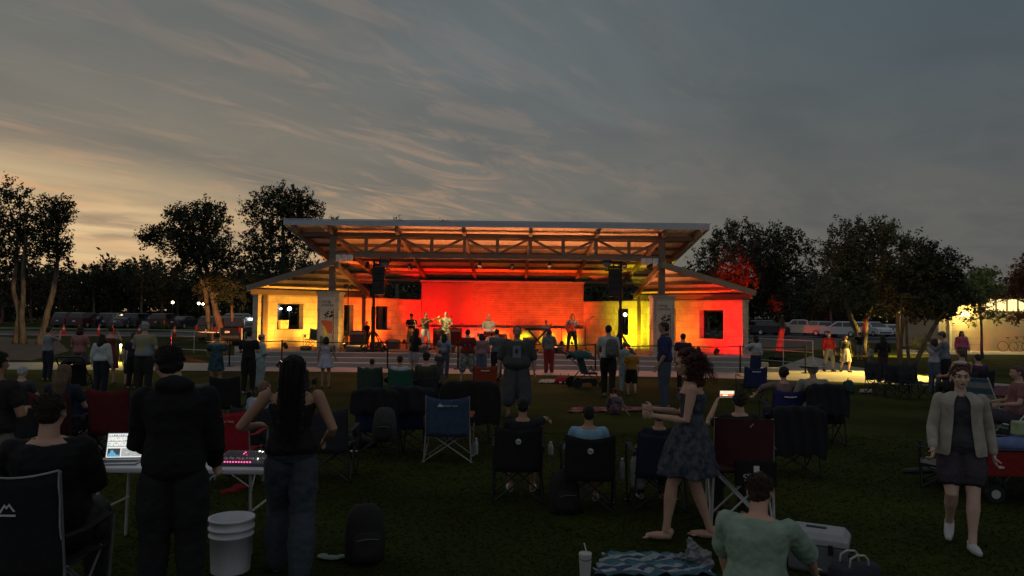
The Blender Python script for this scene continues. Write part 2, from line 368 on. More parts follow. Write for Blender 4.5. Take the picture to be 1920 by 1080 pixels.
# walls with window openings
def wall_run(p, q, z0, z1, thick, holes, name='stone_wall', m=M_stone, inward=None, cap=True):
    p = Vector(p); q = Vector(q); d = (q - p); Lh = d.length; d.normalize(); nrm = Vector((-d.y, d.x))
    ix = sorted({0, Lh} | {h[0] for h in holes} | {h[1] for h in holes}); iz = sorted({z0, z1} | {h[2] for h in holes} | {h[3] for h in holes})
    b = MB()
    P3 = lambda u, w, z: (p.x + d.x * u + nrm.x * w, p.y + d.y * u + nrm.y * w, z)
    solid = lambda i, j: 0 <= i < len(ix) - 1 and 0 <= j < len(iz) - 1 and not any(h[0] - 1e-6 <= ix[i] and ix[i + 1] <= h[1] + 1e-6 and h[2] - 1e-6 <= iz[j] and iz[j + 1] <= h[3] + 1e-6 for h in holes)
    for i in range(len(ix) - 1):
        for j in range(len(iz) - 1):
            if not solid(i, j): continue
            a0, a1, c0, c1 = ix[i], ix[i + 1], iz[j], iz[j + 1]
            b.quad(P3(a0, 0, c0), P3(a1, 0, c0), P3(a1, 0, c1), P3(a0, 0, c1)); b.quad(P3(a0, thick, c0), P3(a0, thick, c1), P3(a1, thick, c1), P3(a1, thick, c0))
            if not solid(i - 1, j): b.quad(P3(a0, 0, c0), P3(a0, 0, c1), P3(a0, thick, c1), P3(a0, thick, c0))
            if not solid(i + 1, j): b.quad(P3(a1, 0, c0), P3(a1, thick, c0), P3(a1, thick, c1), P3(a1, 0, c1))
            if not solid(i, j - 1): b.quad(P3(a0, 0, c0), P3(a0, thick, c0), P3(a1, thick, c0), P3(a1, 0, c0))
            if not solid(i, j + 1): b.quad(P3(a0, 0, c1), P3(a1, 0, c1), P3(a1, thick, c1), P3(a0, thick, c1))
    me = bpy.data.meshes.new(name); me.from_pydata(b.v, [], b.f); me.materials.append(m)
    o = bpy.data.objects.new(name, me); COL.objects.link(o); o.parent = pav
    import bmesh
    bm = bmesh.new(); bm.from_mesh(me); bmesh.ops.remove_doubles(bm, verts=bm.verts, dist=1e-4); bmesh.ops.recalc_face_normals(bm, faces=bm.faces); bm.to_mesh(me); bm.free()
    uvwall(o)
    if cap:
        c = MB(); c.bar(P3(-.03, thick / 2, z1 + .035), P3(Lh + .03, thick / 2, z1 + .035), thick + .09, .07); c.build('wall_cap', M_conc, o)
    for h in holes:       # dark metal window frame deep in the opening
        f = MB(); w = thick - .07; cx_ = (h[0] + h[1]) / 2; cz_ = (h[2] + h[3]) / 2
        for (u0, z_0, u1, z_1) in ((h[0] + .03, h[2], h[0] + .03, h[3]), (h[1] - .03, h[2], h[1] - .03, h[3])): f.bar(P3(u0, w, z_0 + .003), P3(u1, w, z_1 - .003), .05, .05, up=tuple(nrm) + (0,))
        for z_ in (h[2] + .03, h[3] - .03): f.bar(P3(h[0] + .056, w, z_), P3(h[1] - .056, w, z_), .05, .05)
        f.build('window_frame', M_black, o)
    return o, P3
WT = 2.72
def along(p, q, px):       # distance along wall p->q at which the pixel column px meets it
    d = ray(px, 590); d = Vector((d.x, d.y)); p = Vector(p); q = Vector(q); e = (q - p).normalized()
    # p + e*u = d*t
    det = e.x * (-d.y) + d.x * e.y
    return (-p.x * (-d.y) - d.x * p.y) / det
pL = (A(483, 600, 31.8).x, 31.8); qL = (A(745, 600, 37.6).x, 37.6)
pR = (A(1392, 600, 31.2).x, 31.2); qR = (A(1132, 600, 37.6).x, 37.6)
def hole(p, q, pxa, pxb, zb, zt):
    a, c = along(p, q, pxa), along(p, q, pxb); return (min(a, c), max(a, c), zb, zt)
wl, P3l = wall_run(pL, qL, FZ, WT, .42, [hole(pL, qL, 520, 569, 1.28, 2.42), hole(pL, qL, 645, 663, .95, 2.42), hole(pL, qL, 705, 734, 1.22, 2.4)])
wr, P3r = wall_run(qR, pR, FZ, WT, .42, [hole(qR, pR, 1153, 1178, 1.12, 2.42), hole(qR, pR, 1262, 1267, .95, 2.42), hole(qR, pR, 1311, 1356, 1.1, 2.35)])
# rear side walls left and right of the backdrop and the tall backdrop wall
BY = 38.6; bxl = A(789, 600, BY).x; bxr = A(1094, 600, BY).x
wall_run(qL, (bxl, BY), FZ, WT - .02, .3, []); wall_run((bxr, BY), qR, FZ, WT - .02, .3, [])
b = MB(); zt = A(940, 530, BY).z; b.box(((bxl + bxr) / 2, BY + .2, (FZ + zt) / 2), (bxr - bxl, .36, zt - FZ)); o = b.build('backdrop_wall', M_board, pav); uvwall(o)
c = MB(); c.box(((bxl + bxr) / 2, BY + .2, zt + .04), (bxr - bxl + .1, .46, .08)); c.build('wall_cap', M_metal, o)
# smooth projection screen over the left part of the backdrop
b = MB(); xs = A(885, 600, BY).x; b.box(((bxl + xs) / 2 + .03, BY - .02, (1.42 + zt - .04) / 2), (xs - bxl - .02, .07, zt - .06 - 1.42)); b.build('screen_panel', mat('screen_fabric', (.30, .20, .18), .8, var=.04), pav)
b = MB(); b.box(((bxl + bxr) / 2, BY - .18, (FZ + 1.30) / 2), (bxr - bxl, .34, 1.30 - FZ)); o = b.build('stone_wainscot', M_stone, pav); uvwall(o)
c = MB(); c.box(((bxl + bxr) / 2, BY - .19, 1.335), (bxr - bxl + .08, .42, .07)); c.build('wall_cap', M_conc, o)
# wing roofs: a diagonal-cut low roof at each side, high corner on the column
for sgn, Fp, Op, Ip in ((-1, (627, 490), (464, 538), (691, 548)), (1, (1240, 495), (1416, 549), (1190, 551))):
    F_ = A(Fp[0], Fp[1], 29.45); O_ = A(Op[0], Op[1], 31.4); I_ = A(Ip[0], Ip[1], 35.2); I_.z = O_.z = (I_.z + O_.z) / 2 + .0
    O_ = Vector((O_.x, O_.y, O_.z)); I_ = Vector((I_.x, I_.y, O_.z))
    up = Vector((0, 0, .06))
    b = MB(); b.add([F_, O_, I_, F_ + up, O_ + up, I_ + up], [(0, 1, 2), (5, 4, 3), (0, 3, 4, 1), (1, 4, 5, 2), (2, 5, 3, 0)])
    w_ = b.build('wing_roof', M_deck, pav)
    b = MB(); b.bar(F_ + Vector((0, -.05, -.03)), O_ + Vector((0, -.05, -.03)), .08, .24); b.build('wing_fascia', mat('brown_fascia', (.20, .165, .13), .6, var=.08), w_)
    b = MB(); b.bar(F_ + Vector((.1 * -sgn, 0, -.14)), I_ + Vector((0, 0, -.14)), .12, .26); b.build('wing_edge_beam', M_timber, w_)
    b = MB(); b.bar(O_ + Vector((.12 * -sgn, 0, -.16)), I_ + Vector((0, 0, -.16)), .12, .22); b.build('wing_tie_beam', M_timber, w_)
    for t in (.3, .55, .78):
        b = MB(); a_, c_ = F_.lerp(O_, t), F_.lerp(I_, t); b.bar(a_.lerp(c_, .04) - Vector((0, 0, .09)), a_.lerp(c_, .96) - Vector((0, 0, .09)), .09, .13); b.build('wing_purlin', M_timber, w_)
    for q_, n_ in ((O_.lerp(I_, .14), 0), (I_.lerp(O_, .04), 1)):
        b = MB(); b.box((q_.x, q_.y, (FZ + q_.z - .27) / 2), (.16, .16, q_.z - .27 - FZ)); b.build('wing_post', M_timber, w_)
# banner on each pier
def banner(X_, lit, label):
    e = empty('pier_banner', (X_, TY - .425, 0), 0, label, 'banner', 'vertical banners on the stone piers')
    b = MB(); hw = .30
    b.add([(-hw, -.018, .62), (hw, -.018, .62), (hw, -.018, 2.66), (-hw, -.018, 2.66), (-hw, -.006, .62), (hw, -.006, .62), (hw, -.006, 2.66), (-hw, -.006, 2.66)], [(0, 1, 2, 3), (7, 6, 5, 4), (0, 4, 5, 1), (1, 5, 6, 2), (2, 6, 7, 3), (3, 7, 4, 0)])
    b.build('cloth', mat('banner_cloth', (.50, .44, .36), .8, var=.05), e)
    def art(name, poly, col, k):
        m = MB(); m.add([(x_, -.020 - k * .002, z_) for x_, z_ in poly], [tuple(range(len(poly)))]); m.build(name, mat('banner_' + name, col, .8, var=.05), e)
    rnd = random.Random(5)
    art('orange_panel', [(-.26, 1.72), (-.15, 1.76), (.2, 1.70), (.2, 1.22), (-.02, 1.25)], (.55, .12, .04), 0)
    art('yellow_streak', [(-.2, 1.55), (-.09, 1.5), (.08, 1.1), (.22, .68), (.1, .64), (-.1, 1.1)], (.75, .55, .1), 1)
    art('green_corner', [(-.28, 1.15), (-.16, 1.1), (.02, .7), (-.02, .64), (-.28, .64)], (.1, .14, .06), 2)
    for k in range(16):
        cx_, cz_ = rnd.uniform(-.22, .2), rnd.uniform(1.78, 2.12); r_ = rnd.uniform(.03, .09)
        m = MB(); n_ = 9; m.add([(cx_ + r_ * rnd.uniform(.5, 1.2) * math.cos(6.28 * j / n_), -.0265 - .0003 * k, cz_ + r_ * rnd.uniform(.5, 1.2) * math.sin(6.28 * j / n_)) for j in range(n_)], [tuple(range(n_))])
        m.build('dark_drawing', mat('banner_ink%d' % (k % 3), ((.03, .02, .03), (.5, .46, .42), (.05, .06, .03))[k % 3], .8, var=.1), e)
    m = MB(); m.tube([(.245 + rnd.uniform(-.02, .02), -.022, .8 + k * .055) for k in range(26)], [.012 + .012 * rnd.random() for k in range(26)], 4, flat=.3)
    m.build('side_border', mat('banner_border', (.16, .10, .06), .8), e)
    ink = mat('banner_letter', (.04, .025, .02), .8)
    text('LIVE @', 'lettering', ink, e, .12, (-.06, -.022, 2.47), (R(90), 0, 0)); text('LAKELINE', 'lettering', ink, e, .115, (.0, -.022, 2.33), (R(90), 0, 0))
    return e
banner(colL - .07, 1, 'printed banner with orange and yellow artwork on the left stone pier, warmly lit'); banner(colR + .02, 0, 'grey shaded banner on the right stone pier behind the blue polo man')
# ------------------------------------------------------------------ stage lamps (each a small par can on the floor, with its own light)
def par_can(loc, to, energy, col, label, spot=110, size=.12, kind='SPOT', r=.1, blend=.8, name='stage_light', lens=True):
    e = empty(name, loc, 0, label, 'stage light', 'lamps washing the stage walls')
    d = (Vector(to) - Vector(loc)).normalized(); c = Vector((0, 0, .16))
    b = MB(); b.tube([c - d * .13, c - d * .1, c + d * .06, c + d * .1], [r * .6, r * .85, r, r * 1.02], 14); b.build('housing', M_black, e)
    b = MB(); sd = d.cross(Vector((0, 0, 1))).normalized()
    b.tube([c + sd * r * 1.15, c + sd * r * 1.15 - Vector((0, 0, .13)), Vector((0, 0, .02)) + sd * r * .6, Vector((0, 0, .02)) - sd * r * .6, c - sd * r * 1.15 - Vector((0, 0, .13)), c - sd * r * 1.15], .012, 6); b.build('yoke', M_black, e)
    if lens:
        b = MB(); b.tube([c + d * .1, c + d * .112], [r * .9, r * .9], 14); b.build('lens', mat('lamp_lens_%d%d%d' % tuple(int(x * 9) for x in col), (.1, .1, .1), .2, emit=col, es=3), e)
    l = light('lamp_beam', kind, Vector(loc) + c + d * .14, to, energy, col, size, spot, blend); l.parent = e; l.location = c + d * .14
    return e
AMB = (1, .40, .035); RED = (1, .002, .001); ORG = (1, .17, .02); YEL = (1, .80, .012)
def wall_pt(P3, u, w, z): return Vector(P3(u, w, z))
uL = lambda px: along(pL, qL, px); uR = lambda px: along(qR, pR, px)
dR = (Vector(pR) - Vector(qR)).length
for px, e_, c_, lab in ((500, 60, AMB, 'amber floor lamp at the outer end of the left wing wall'), (585, 75, AMB, 'amber floor lamp behind the green chair by the left wing wall'), (690, 110, (1, .09, .006), 'orange floor lamp below the inner left window'),):
    a = wall_pt(P3l, uL(px), -1.5, FZ); par_can(a, wall_pt(P3l, uL(px), 0, 1.7), e_ * 10, c_, lab, 116)
for px, e_, c_, lab in ((1185, 85, YEL, 'yellow floor lamp beside the right inner window'), (1218, 40, YEL, 'yellow floor lamp behind the right stone pier'), (1290, 45, (1, .17, .01), 'orange floor lamp right of the right stone pier'), (1350, 70, RED, 'red floor lamp below the outer right window'), (1385, 70, RED, 'red floor lamp at the outer end of the right wing wall')):
    a = wall_pt(P3r, uR(px), -1.5, FZ); par_can(a, wall_pt(P3r, uR(px), 0, 1.7), e_ * 6.5, c_, lab, 116)
bw = bxr - bxl
for t, e_, c_, z, yy, lab in ((.08, 210, RED, 2.6, 2.3, 'red wash lamp on the floor behind the trombone player'), (.27, 250, RED, 2.6, 2.3, 'red wash lamp on the floor behind the singer'), (.47, 150, (1, .04, .003), 2.6, 2.3, 'red wash lamp on the floor beside the drum kit'), (.85, 160, (1, .06, .004), 2.6, 2.3, 'red wash lamp on the floor behind the bass player')):
    a = Vector((bxl + bw * t, BY - yy, FZ)); par_can(a, (a.x, BY, z), e_ * 6, c_, lab, 100)
for t, e_, c_, lab in ((.10, 6, (1, .16, .02), 'small orange lamp close to the stone wainscot left of the amplifiers'), (.33, 8, (1, .16, .015), 'small orange lamp at the wainscot behind the singer'), (.50, 12, (1, .5, .02), 'small amber lamp at the wainscot behind the drums'), (.64, 20, YEL, 'small yellow lamp at the wainscot left of the keyboard'), (.78, 22, YEL, 'small yellow lamp at the wainscot behind the keyboard'), (.92, 22, YEL, 'small yellow lamp at the right end of the wainscot')):
    a = Vector((bxl + bw * t, BY - 1.0, FZ)); par_can(a, (a.x, BY - .36, .72), e_ * 3, c_, lab, 98, r=.06)
for X_, e_, c_, lab in ((qL[0] + .5, 10, (1, .16, .02), 'dim orange lamp in the left rear corner'), (qR[0] - .4, 12, (1, .14, .01), 'dim orange lamp in the right rear corner')):
    a = Vector((X_, 36.6, FZ)); par_can(a, (X_, 38.6, 1.6), e_ * 4, c_, lab, 120, r=.07)
# up-lights into the roof
for X_, Y_, e_, c_, lab in ((-5.2, 30.6, 120, (1, .26, .06), 'amber uplight on the stage floor near the left amplifiers'), (-1.6, 30.2, 150, (1, .32, .11), 'amber uplight at the front edge near the singer'), (1.8, 30.2, 150, (1, .32, .11), 'amber uplight at the front edge by the bass player'), (4.9, 30.8, 110, (1, .34, .12), 'amber uplight near the right speaker stand')):
    par_can((X_, Y_, FZ), (X_ * .97, Y_ - .3, 5), e_ * 4.8, c_, lab, 100, r=.06)
par_can((-4.2, 34.5, FZ), (-3.2, 36, 4.6), 50, RED, 'red uplight behind the left speaker stand', 120)
par_can((4.9, 32.6, FZ), (8.2, 30.6, 3.7), 60, (1, .03, .01), 'red uplight below the right wing roof', 120)
par_can((-7.0, 31.6, FZ), (-8.0, 31.2, 3.7), 30, (1, .55, .1), 'amber uplight below the left wing roof', 130)

par_can((colL + 1.5, 29.3, FZ), (colL + .4, 29.8, 1.7), 130, (1, .50, .05), 'amber floor lamp lighting the inner side of the left stone pier', 100, r=.07)
par_can((colR - 1.5, 29.4, FZ), (colR - .4, 29.8, 1.7), 60, (1, .22, .03), 'orange floor lamp lighting the inner side of the right stone pier', 100, r=.07)
par_can((colL - 1.3, 27.4, 0), (colL, 29.4, 1.9), 26, (1, .62, .35), 'small warm lamp at the steps aimed at the left banner', 50, r=.06)
# ------------------------------------------------------------------ trees
def leaves(blobs, n, size, rng, elong=1.0):
    """blobs: (x,y,z,rx,ry,rz). leaf clumps: random small quads gathered on twigs, denser towards a blob's shell"""
    w = np.array([b[3] * b[4] + b[4] * b[5] for b in blobs]); w = w / w.sum(); V = []
    per = 16; nc = n // per
    idx = rng.choice(len(blobs), nc, p=w)
    B = np.array(blobs)[idx]
    d = rng.normal(size=(nc, 3)); d /= np.linalg.norm(d, axis=1)[:, None]
    rad = (rng.random(nc) ** .45) * np.clip(1.0 + .22 * rng.normal(size=nc), .5, 1.22)
    c = B[:, :3] + d * B[:, 3:] * rad[:, None]
    tw = rng.normal(size=(nc, 3)) * .5 + d * .6; tw[:, 2] += .35; tw /= np.linalg.norm(tw, axis=1)[:, None]
    ln = size * 4.2
    t = rng.random((nc, per)) * ln
    p = c[:, None, :] + tw[:, None, :] * t[:, :, None] + rng.normal(size=(nc, per, 3)) * size * .75
    p = p.reshape(-1, 3); m = len(p)
    a = rng.normal(size=(m, 3)); a /= np.linalg.norm(a, axis=1)[:, None]; b = np.cross(a, rng.normal(size=(m, 3))); b /= np.linalg.norm(b, axis=1)[:, None]
    s = size * (.5 + .7 * rng.random(m))[:, None]
    Q = np.stack([p - a * s, p + b * s * .45, p + a * s, p - b * s * .45], 1)
    return Q.reshape(-1, 3)
def limb(b, p, q, r0, r1, rnd, wob=.12, n=6):
    p = Vector(p); q = Vector(q); l = (q - p).length; pts = []; rr = []
    off = Vector((0, 0, 0))
    for i in range(n + 1):
        t = i / n
        if 0 < i < n: off += Vector((rnd.uniform(-1, 1), rnd.uniform(-1, 1), rnd.uniform(-.4, .4))) * l * wob / n
        pts.append(p.lerp(q, t) + off * (1 if i < n else .4)); rr.append(r0 + (r1 - r0) * t)
    b.tube(pts, rr, 8); return pts
def tree(name, label, D, base, trunks, blobs, n, size=.12, mleaf=None, group=None, seed=1, cat='tree', mbark=None):
    """base: pixel x of the foot; trunks: list of pixel polylines [(px,py,radius_m),...]; blobs: (px,py,rx_px,rz_px) -> built at distance D with real depth"""
    s = FPX / D; rnd = random.Random(seed); rng = np.random.default_rng(seed)
    bp = A(base, 600, D); root = empty(name, (bp.x, D, 0), 0, label, cat, group)
    lw = lambda px, py: A(px, py, D) - Vector((bp.x, D, 0))
    B = []
    for (px, py, rx, rz_) in blobs:
        c = lw(px, py); dy = rnd.uniform(-.5, .5) * rx / s
        B.append((c.x, dy, c.z, rx / s, rx / s * .85, rz_ / s))
    tb = MB(); tops = []
    for tr in trunks:
        pts = [lw(x, y) for x, y, r in tr]; pts[0].z = min(pts[0].z, -.05) if tr[0][1] > 600 else pts[0].z
        pts[0].z = -.05
        dy = rnd.uniform(-.4, .4)
        P = []
        for i, p in enumerate(pts): P.append(p + Vector((0, dy * i / max(1, len(pts) - 1), 0)))
        # smooth it
        Q = [P[0]]; RR = [tr[0][2] * 1.25]
        for i in range(len(P) - 1):
            for k in (1, 2, 3):
                t = k / 3; a = P[i].lerp(P[i + 1], t) + Vector((rnd.uniform(-1, 1), rnd.uniform(-1, 1), 0)) * .03; Q.append(a); RR.append(tr[i][2] + (tr[i + 1][2] - tr[i][2]) * t)
        tb.tube(Q, RR, 10); tops.append((Q[-1], RR[-1]))
        # limbs into the nearest blobs
        for bl in B:
            c = Vector(bl[:3]); j = min(range(len(Q) // 2, len(Q)), key=lambda k: (Q[k] - c).length * (1.6 if Q[k].z > c.z else 1))
            if (Q[j] - c).length < 1.8 * max(bl[3:]) + 2.2 and rnd.random() < .8:
                e_ = c + Vector((rnd.uniform(-.4, .4) * bl[3], rnd.uniform(-.4, .4) * bl[4], rnd.uniform(0, .5) * bl[5]))
                pts2 = limb(tb, Q[j], e_, RR[j] * .55, .025, rnd)
                for _ in range(3):
                    a = pts2[rnd.randint(2, 5)]; d_ = Vector((rnd.uniform(-1, 1), rnd.uniform(-1, 1), rnd.uniform(-.1, 1))).normalized() * max(bl[3:]) * .8
                    limb(tb, a, a + d_, .03, .01, rnd, n=4)
    tb.build('trunk', mbark or M_bark, root, smooth=True)
    me = tri_mesh('crown', leaves(B, n, size, rng), 4, mleaf or M_leaf)
    c = bpy.data.objects.new('crown', me); COL.objects.link(c); c.parent = root; ALLKIDS.setdefault(root.name, []).append(c)
    return root
tree('oak_tree', 'tall ragged tree with two bare stems at the far left edge', 44, 30,
     [[(44, 640, .17), (42, 590, .14), (46, 520, .11), (52, 440, .08)], [(28, 640, .15), (33, 590, .13), (22, 540, .12), (30, 430, .07)]],
     [(20, 430, 46, 50), (-20, 440, 50, 70), (30, 375, 36, 30), (60, 400, 22, 26), (10, 490, 40, 40), (48, 452, 20, 26), (-60, 420, 60, 70)], 10500, .11, seed=2)
tree('leaning_tree', 'tree with a narrow tufted crown on one bare trunk leaning right', 43, 72,
     [[(74, 642, .19), (84, 600, .16), (97, 545, .14), (104, 500, .1), (100, 420, .06)]],
     [(98, 410, 30, 32), (112, 400, 20, 30), (88, 440, 24, 30), (104, 470, 26, 24), (122, 390, 10, 22), (80, 470, 16, 16), (125, 450, 8, 12)], 6500, .10, seed=3)
tree('oak_tree', 'broad spreading oak with a forked lit trunk left of the pavilion', 46, 412,
     [[(418, 650, .24), (410, 600, .2), (400, 555, .17), (385, 480, .12)], [(404, 645, .2), (392, 600, .17), (388, 555, .13), (372, 480, .08)], [(430, 646, .1), (436, 600, .08), (432, 540, .06)]],
     [(365, 425, 52, 38), (330, 445, 34, 26), (400, 430, 40, 34), (385, 470, 58, 34), (420, 490, 42, 40), (288, 448, 26, 14), (270, 446, 16, 12), (330, 405, 24, 16), (380, 395, 36, 16), (440, 540, 30, 34), (398, 535, 30, 26), (350, 480, 30, 18)], 17000, .11, seed=4)
tree('oak_tree', 'tallest tree rising behind the left half of the pavilion roof', 52, 520,
     [[(515, 640, .26), (520, 560, .2), (530, 470, .14), (528, 400, .08)]],
     [(520, 400, 62, 34), (540, 375, 44, 28), (480, 400, 32, 32), (560, 390, 38, 30), (500, 450, 55, 38), (560, 450, 50, 40), (480, 490, 46, 40), (540, 500, 60, 46), (590, 392, 16, 16), (500, 372, 24, 16)], 17000, .12, seed=5)
tree('oak_tree', 'wide dark tree right of the pavilion, its lower leaves lit red', 46, 1450,
     [[(1460, 652, .2), (1468, 610, .17), (1440, 540, .14), (1420, 470, .1)], [(1395, 640, .12), (1400, 590, .1), (1396, 500, .08)]],
     [(1345, 470, 38, 30), (1385, 450, 40, 30), (1440, 460, 50, 34), (1490, 460, 26, 26), (1400, 500, 70, 36), (1460, 510, 56, 40), (1330, 500, 32, 30), (1380, 540, 46, 26), (1440, 560, 46, 24), (1372, 432, 14, 14), (1400, 428, 12, 12), (1512, 470, 10, 14), (1480, 438, 10, 12)], 18000, .11, seed=6)
tree('oak_tree', 'large airy topped tree with a forked trunk in front of the white SUV', 42, 1610,
     [[(1610, 668, .2), (1606, 620, .18), (1590, 580, .14), (1570, 530, .1), (1560, 480, .06)], [(1616, 665, .18), (1622, 600, .15), (1640, 540, .12), (1650, 460, .06)]],
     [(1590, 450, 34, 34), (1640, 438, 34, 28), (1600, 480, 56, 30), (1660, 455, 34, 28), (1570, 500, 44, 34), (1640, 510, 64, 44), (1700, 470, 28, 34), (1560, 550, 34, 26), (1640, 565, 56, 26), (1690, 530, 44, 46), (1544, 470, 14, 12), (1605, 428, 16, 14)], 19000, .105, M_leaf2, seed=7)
tree('oak_tree', 'dense black tree with several thin stems between the large tree and the lit building', 31, 1685,
     [[(1686, 682, .09), (1684, 640, .08), (1680, 570, .06)], [(1706, 676, .07), (1700, 640, .06), (1694, 570, .05)], [(1716, 690, .1), (1728, 650, .09), (1762, 590, .07), (1770, 540, .04)], [(1688, 684, .07), (1692, 630, .06), (1708, 560, .04)]],
     [(1700, 550, 50, 40), (1750, 530, 40, 34), (1790, 500, 18, 18), (1780, 540, 30, 34), (1730, 500, 40, 30), (1720, 575, 50, 24), (1775, 580, 34, 20), (1670, 520, 34, 40), (1805, 565, 26, 16), (1740, 470, 26, 20)], 19000, .08, seed=8)
tree('young_tree', 'slim young tree, its crown coloured a lamplit green, standing before the lit building', 40, 1842,
     [[(1842, 662, .07), (1840, 610, .055), (1838, 560, .045), (1836, 520, .02)]],
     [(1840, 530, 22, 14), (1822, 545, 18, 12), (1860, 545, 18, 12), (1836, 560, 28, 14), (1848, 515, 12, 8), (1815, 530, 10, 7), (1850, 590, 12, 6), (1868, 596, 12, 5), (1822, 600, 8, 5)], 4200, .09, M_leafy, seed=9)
tree('red_leaf_tree', 'reddish tree cut by the right edge above the lit building roof', 47, 1935,
     [[(1940, 660, .15), (1938, 600, .12), (1930, 520, .07)]],
     [(1915, 530, 24, 26), (1940, 510, 34, 34), (1930, 548, 30, 14), (1905, 596, 16, 7), (1880, 552, 26, 9)], 9000, .09, M_leafr, seed=10)
for px, py, sd, lab in ((745, 418, 11, 'small tree tip poking above the pavilion roof left of its middle'), (833, 419, 12, 'faint twig tip showing just above the pavilion roof, second tip'), (632, 415, 13, 'small leafy tip above the left end of the pavilion roof')):
    tree('treetop', lab, 66, px, [[(px, 640, .22), (px, 500, .14), (px, py + 8, .04)]], [(px, py, 11 if sd != 12 else 6, 7), (px + 2, py + 24, 26, 22), (px, py + 50, 40, 24)], 2600, .11, seed=sd)
# line of trees across the road, one by one
rt = random.Random(21)
k_ = 0
line = [(175, 500, 26), (205, 492, 22), (240, 500, 24), (268, 492, 30), (300, 498, 26), (150, 520, 26), (330, 500, 30), (60, 500, 36), (110, 505, 30), (0, 500, 40), (450, 510, 40), (480, 520, 40), (700, 545, 40), (760, 555, 40), (820, 560, 40), (880, 560, 40), (950, 560, 40), (1020, 560, 40), (1090, 560, 40), (1150, 560, 40), (1210, 550, 40), (1290, 540, 40), (1330, 525, 34), (1520, 520, 34), (1560, 530, 36), (1600, 540, 40), (1650, 550, 40), (1720, 560, 36), (1790, 570, 30)]
for px, py, r in line:
    D_ = rt.uniform(92, 104)
    nm = 'tree across the road in the dark row behind'
    bl = [(px + rt.uniform(-12, 12), py + 14, r * .8, 16), (px - r * .5, py + 36, r * .8, 20), (px + r * .5, py + 38, r * .8, 22), (px, py + 52, r * 1.3, 24), (px, py + 10, r * .5, 10)]
    tree('distant_tree', 'dark tree of the row across the road and behind the pavilion', D_, px, [[(px, 640, .2), (px + rt.uniform(-6, 6), 590, .16), (px, py + 40, .09)]], bl, 2800, .22, seed=100 + k_, group='row of dark trees across the road'); k_ += 1
# thick woods behind that row: one uncountable mass
def woods():
    rng = np.random.default_rng(8); B = []
    for i in range(420):
        a = -1.05 + 2.1 * i / 420; Dw = rng.uniform(118, 140); x = math.tan(a) * Dw
        h = rng.uniform(6.5, 10.5); 
        for zc in (.25, .55, .8): B.append((x + rng.normal() * 1.5, Dw, h * zc, 3.2, 2.5, h * .25))
    return tri_mesh('woods', leaves(B, 150000, .5, rng), 4, M_leaf)
wo_ = bpy.data.objects.new('woods', woods()); COL.objects.link(wo_); tag(wo_, 'far dark woods closing the view behind the road', 'woods', kind='stuff')
# ------------------------------------------------------------------ people
SKIN = {'light': (.50, .30, .21), 'tan': (.36, .20, .125), 'brown': (.20, .105, .065), 'dark': (.09, .05, .035), 'pale': (.60, .40, .30)}
def cmat(kind, col, **k):
    nm = kind + '_%d_%d_%d' % tuple(int(c * 100) for c in col[:3]) + ('' if 'col2' not in k else '_p')
    base = dict(skin=dict(rough=.6, var=.08, scale=9), cloth=dict(rough=.92, var=.14, scale=11, bump=.25), hair=dict(rough=.6, var=.4, scale=30, bump=.8, sc3=(3, 3, .6)), shoe=dict(rough=.7, var=.1))[kind]
    base.update(k); return mat(nm, col, **base)
V3 = lambda *a: Vector(a)
WRINKLE = {}
for _n, _sz in (('cloth', .085), ('hair', .030)):
    _t = bpy.data.textures.new(_n + '_folds', 'CLOUDS'); _t.noise_scale = _sz; _t.noise_depth = 2; WRINKLE[_n] = _t
def spine_pts(J, n=9):
    P, M_, S = J['pelvis'], J['waist'], J['neck']
    out = []
    for i in range(n):
        t = i / (n - 1); out.append(P * (1 - t) ** 2 + M_ * 2 * t * (1 - t) + S * t * t)
    return out
def torso(b, J, H, sexf, fat, infl=0., t0=0., t1=1., n=18, mi=0, extra=None):
    """closed loft from the crotch (t=0) to the neck base (t=1)"""
    prof = [(0, .070, .052), (.10, .092, .068), (.22, .096, .070), (.36, .086, .062), (.50, .078, .057), (.64, .086, .064), (.78, .096, .068), (.88, .099, .060), (.95, .080, .046), (1.0, .050, .044)]
    if sexf: prof = [(0, .070, .055), (.10, .094, .070), (.22, .099, .074), (.36, .082, .060), (.50, .067, .052), (.64, .076, .064), (.76, .086, .072), (.88, .090, .056), (.95, .074, .044), (1.0, .043, .040)]
    hipx = (J['hipR'] - J['hipL']).normalized(); shx = (J['shR'] - J['shL']).normalized()
    sp = spine_pts(J, 33); rings = []
    ts = [t for t in [p[0] for p in prof]]; lo = [t0] + [t for t in ts if t0 < t < t1] + [t1]
    for t in lo:
        k = t * 32; i = min(31, int(k)); c = sp[i].lerp(sp[i + 1], k - i); tan = (sp[min(32, i + 2)] - sp[max(0, i - 1)]).normalized()
        for a in range(len(prof) - 1):
            if prof[a][0] <= t <= prof[a + 1][0]:
                q = (t - prof[a][0]) / (prof[a + 1][0] - prof[a][0]); w = prof[a][1] + (prof[a + 1][1] - prof[a][1]) * q; d = prof[a][2] + (prof[a + 1][2] - prof[a][2]) * q; break
        bel = math.exp(-((t - .33) / .25) ** 2)
        w *= H * (1 + fat * (.55 + .6 * bel) * (t < .97)); d *= H * (1 + fat * (.6 + 1.1 * bel) * (t < .97))
        w += infl; d += infl
        x = hipx.lerp(shx, t).normalized(); x = (x - tan * x.dot(tan)).normalized(); y = tan.cross(x).normalized()
        y = -y if y.dot(J['front']) < 0 else y
        cc = c + y * (fat * .02 * H * bel)
        rings.append([cc + x * (w * math.copysign(abs(math.cos(u)) ** .85, math.cos(u))) + y * (d * math.copysign(abs(math.sin(u)) ** .85, math.sin(u))) for u in [2 * math.pi * j / n for j in range(n)]])
    b.loft(rings, mi); return rings
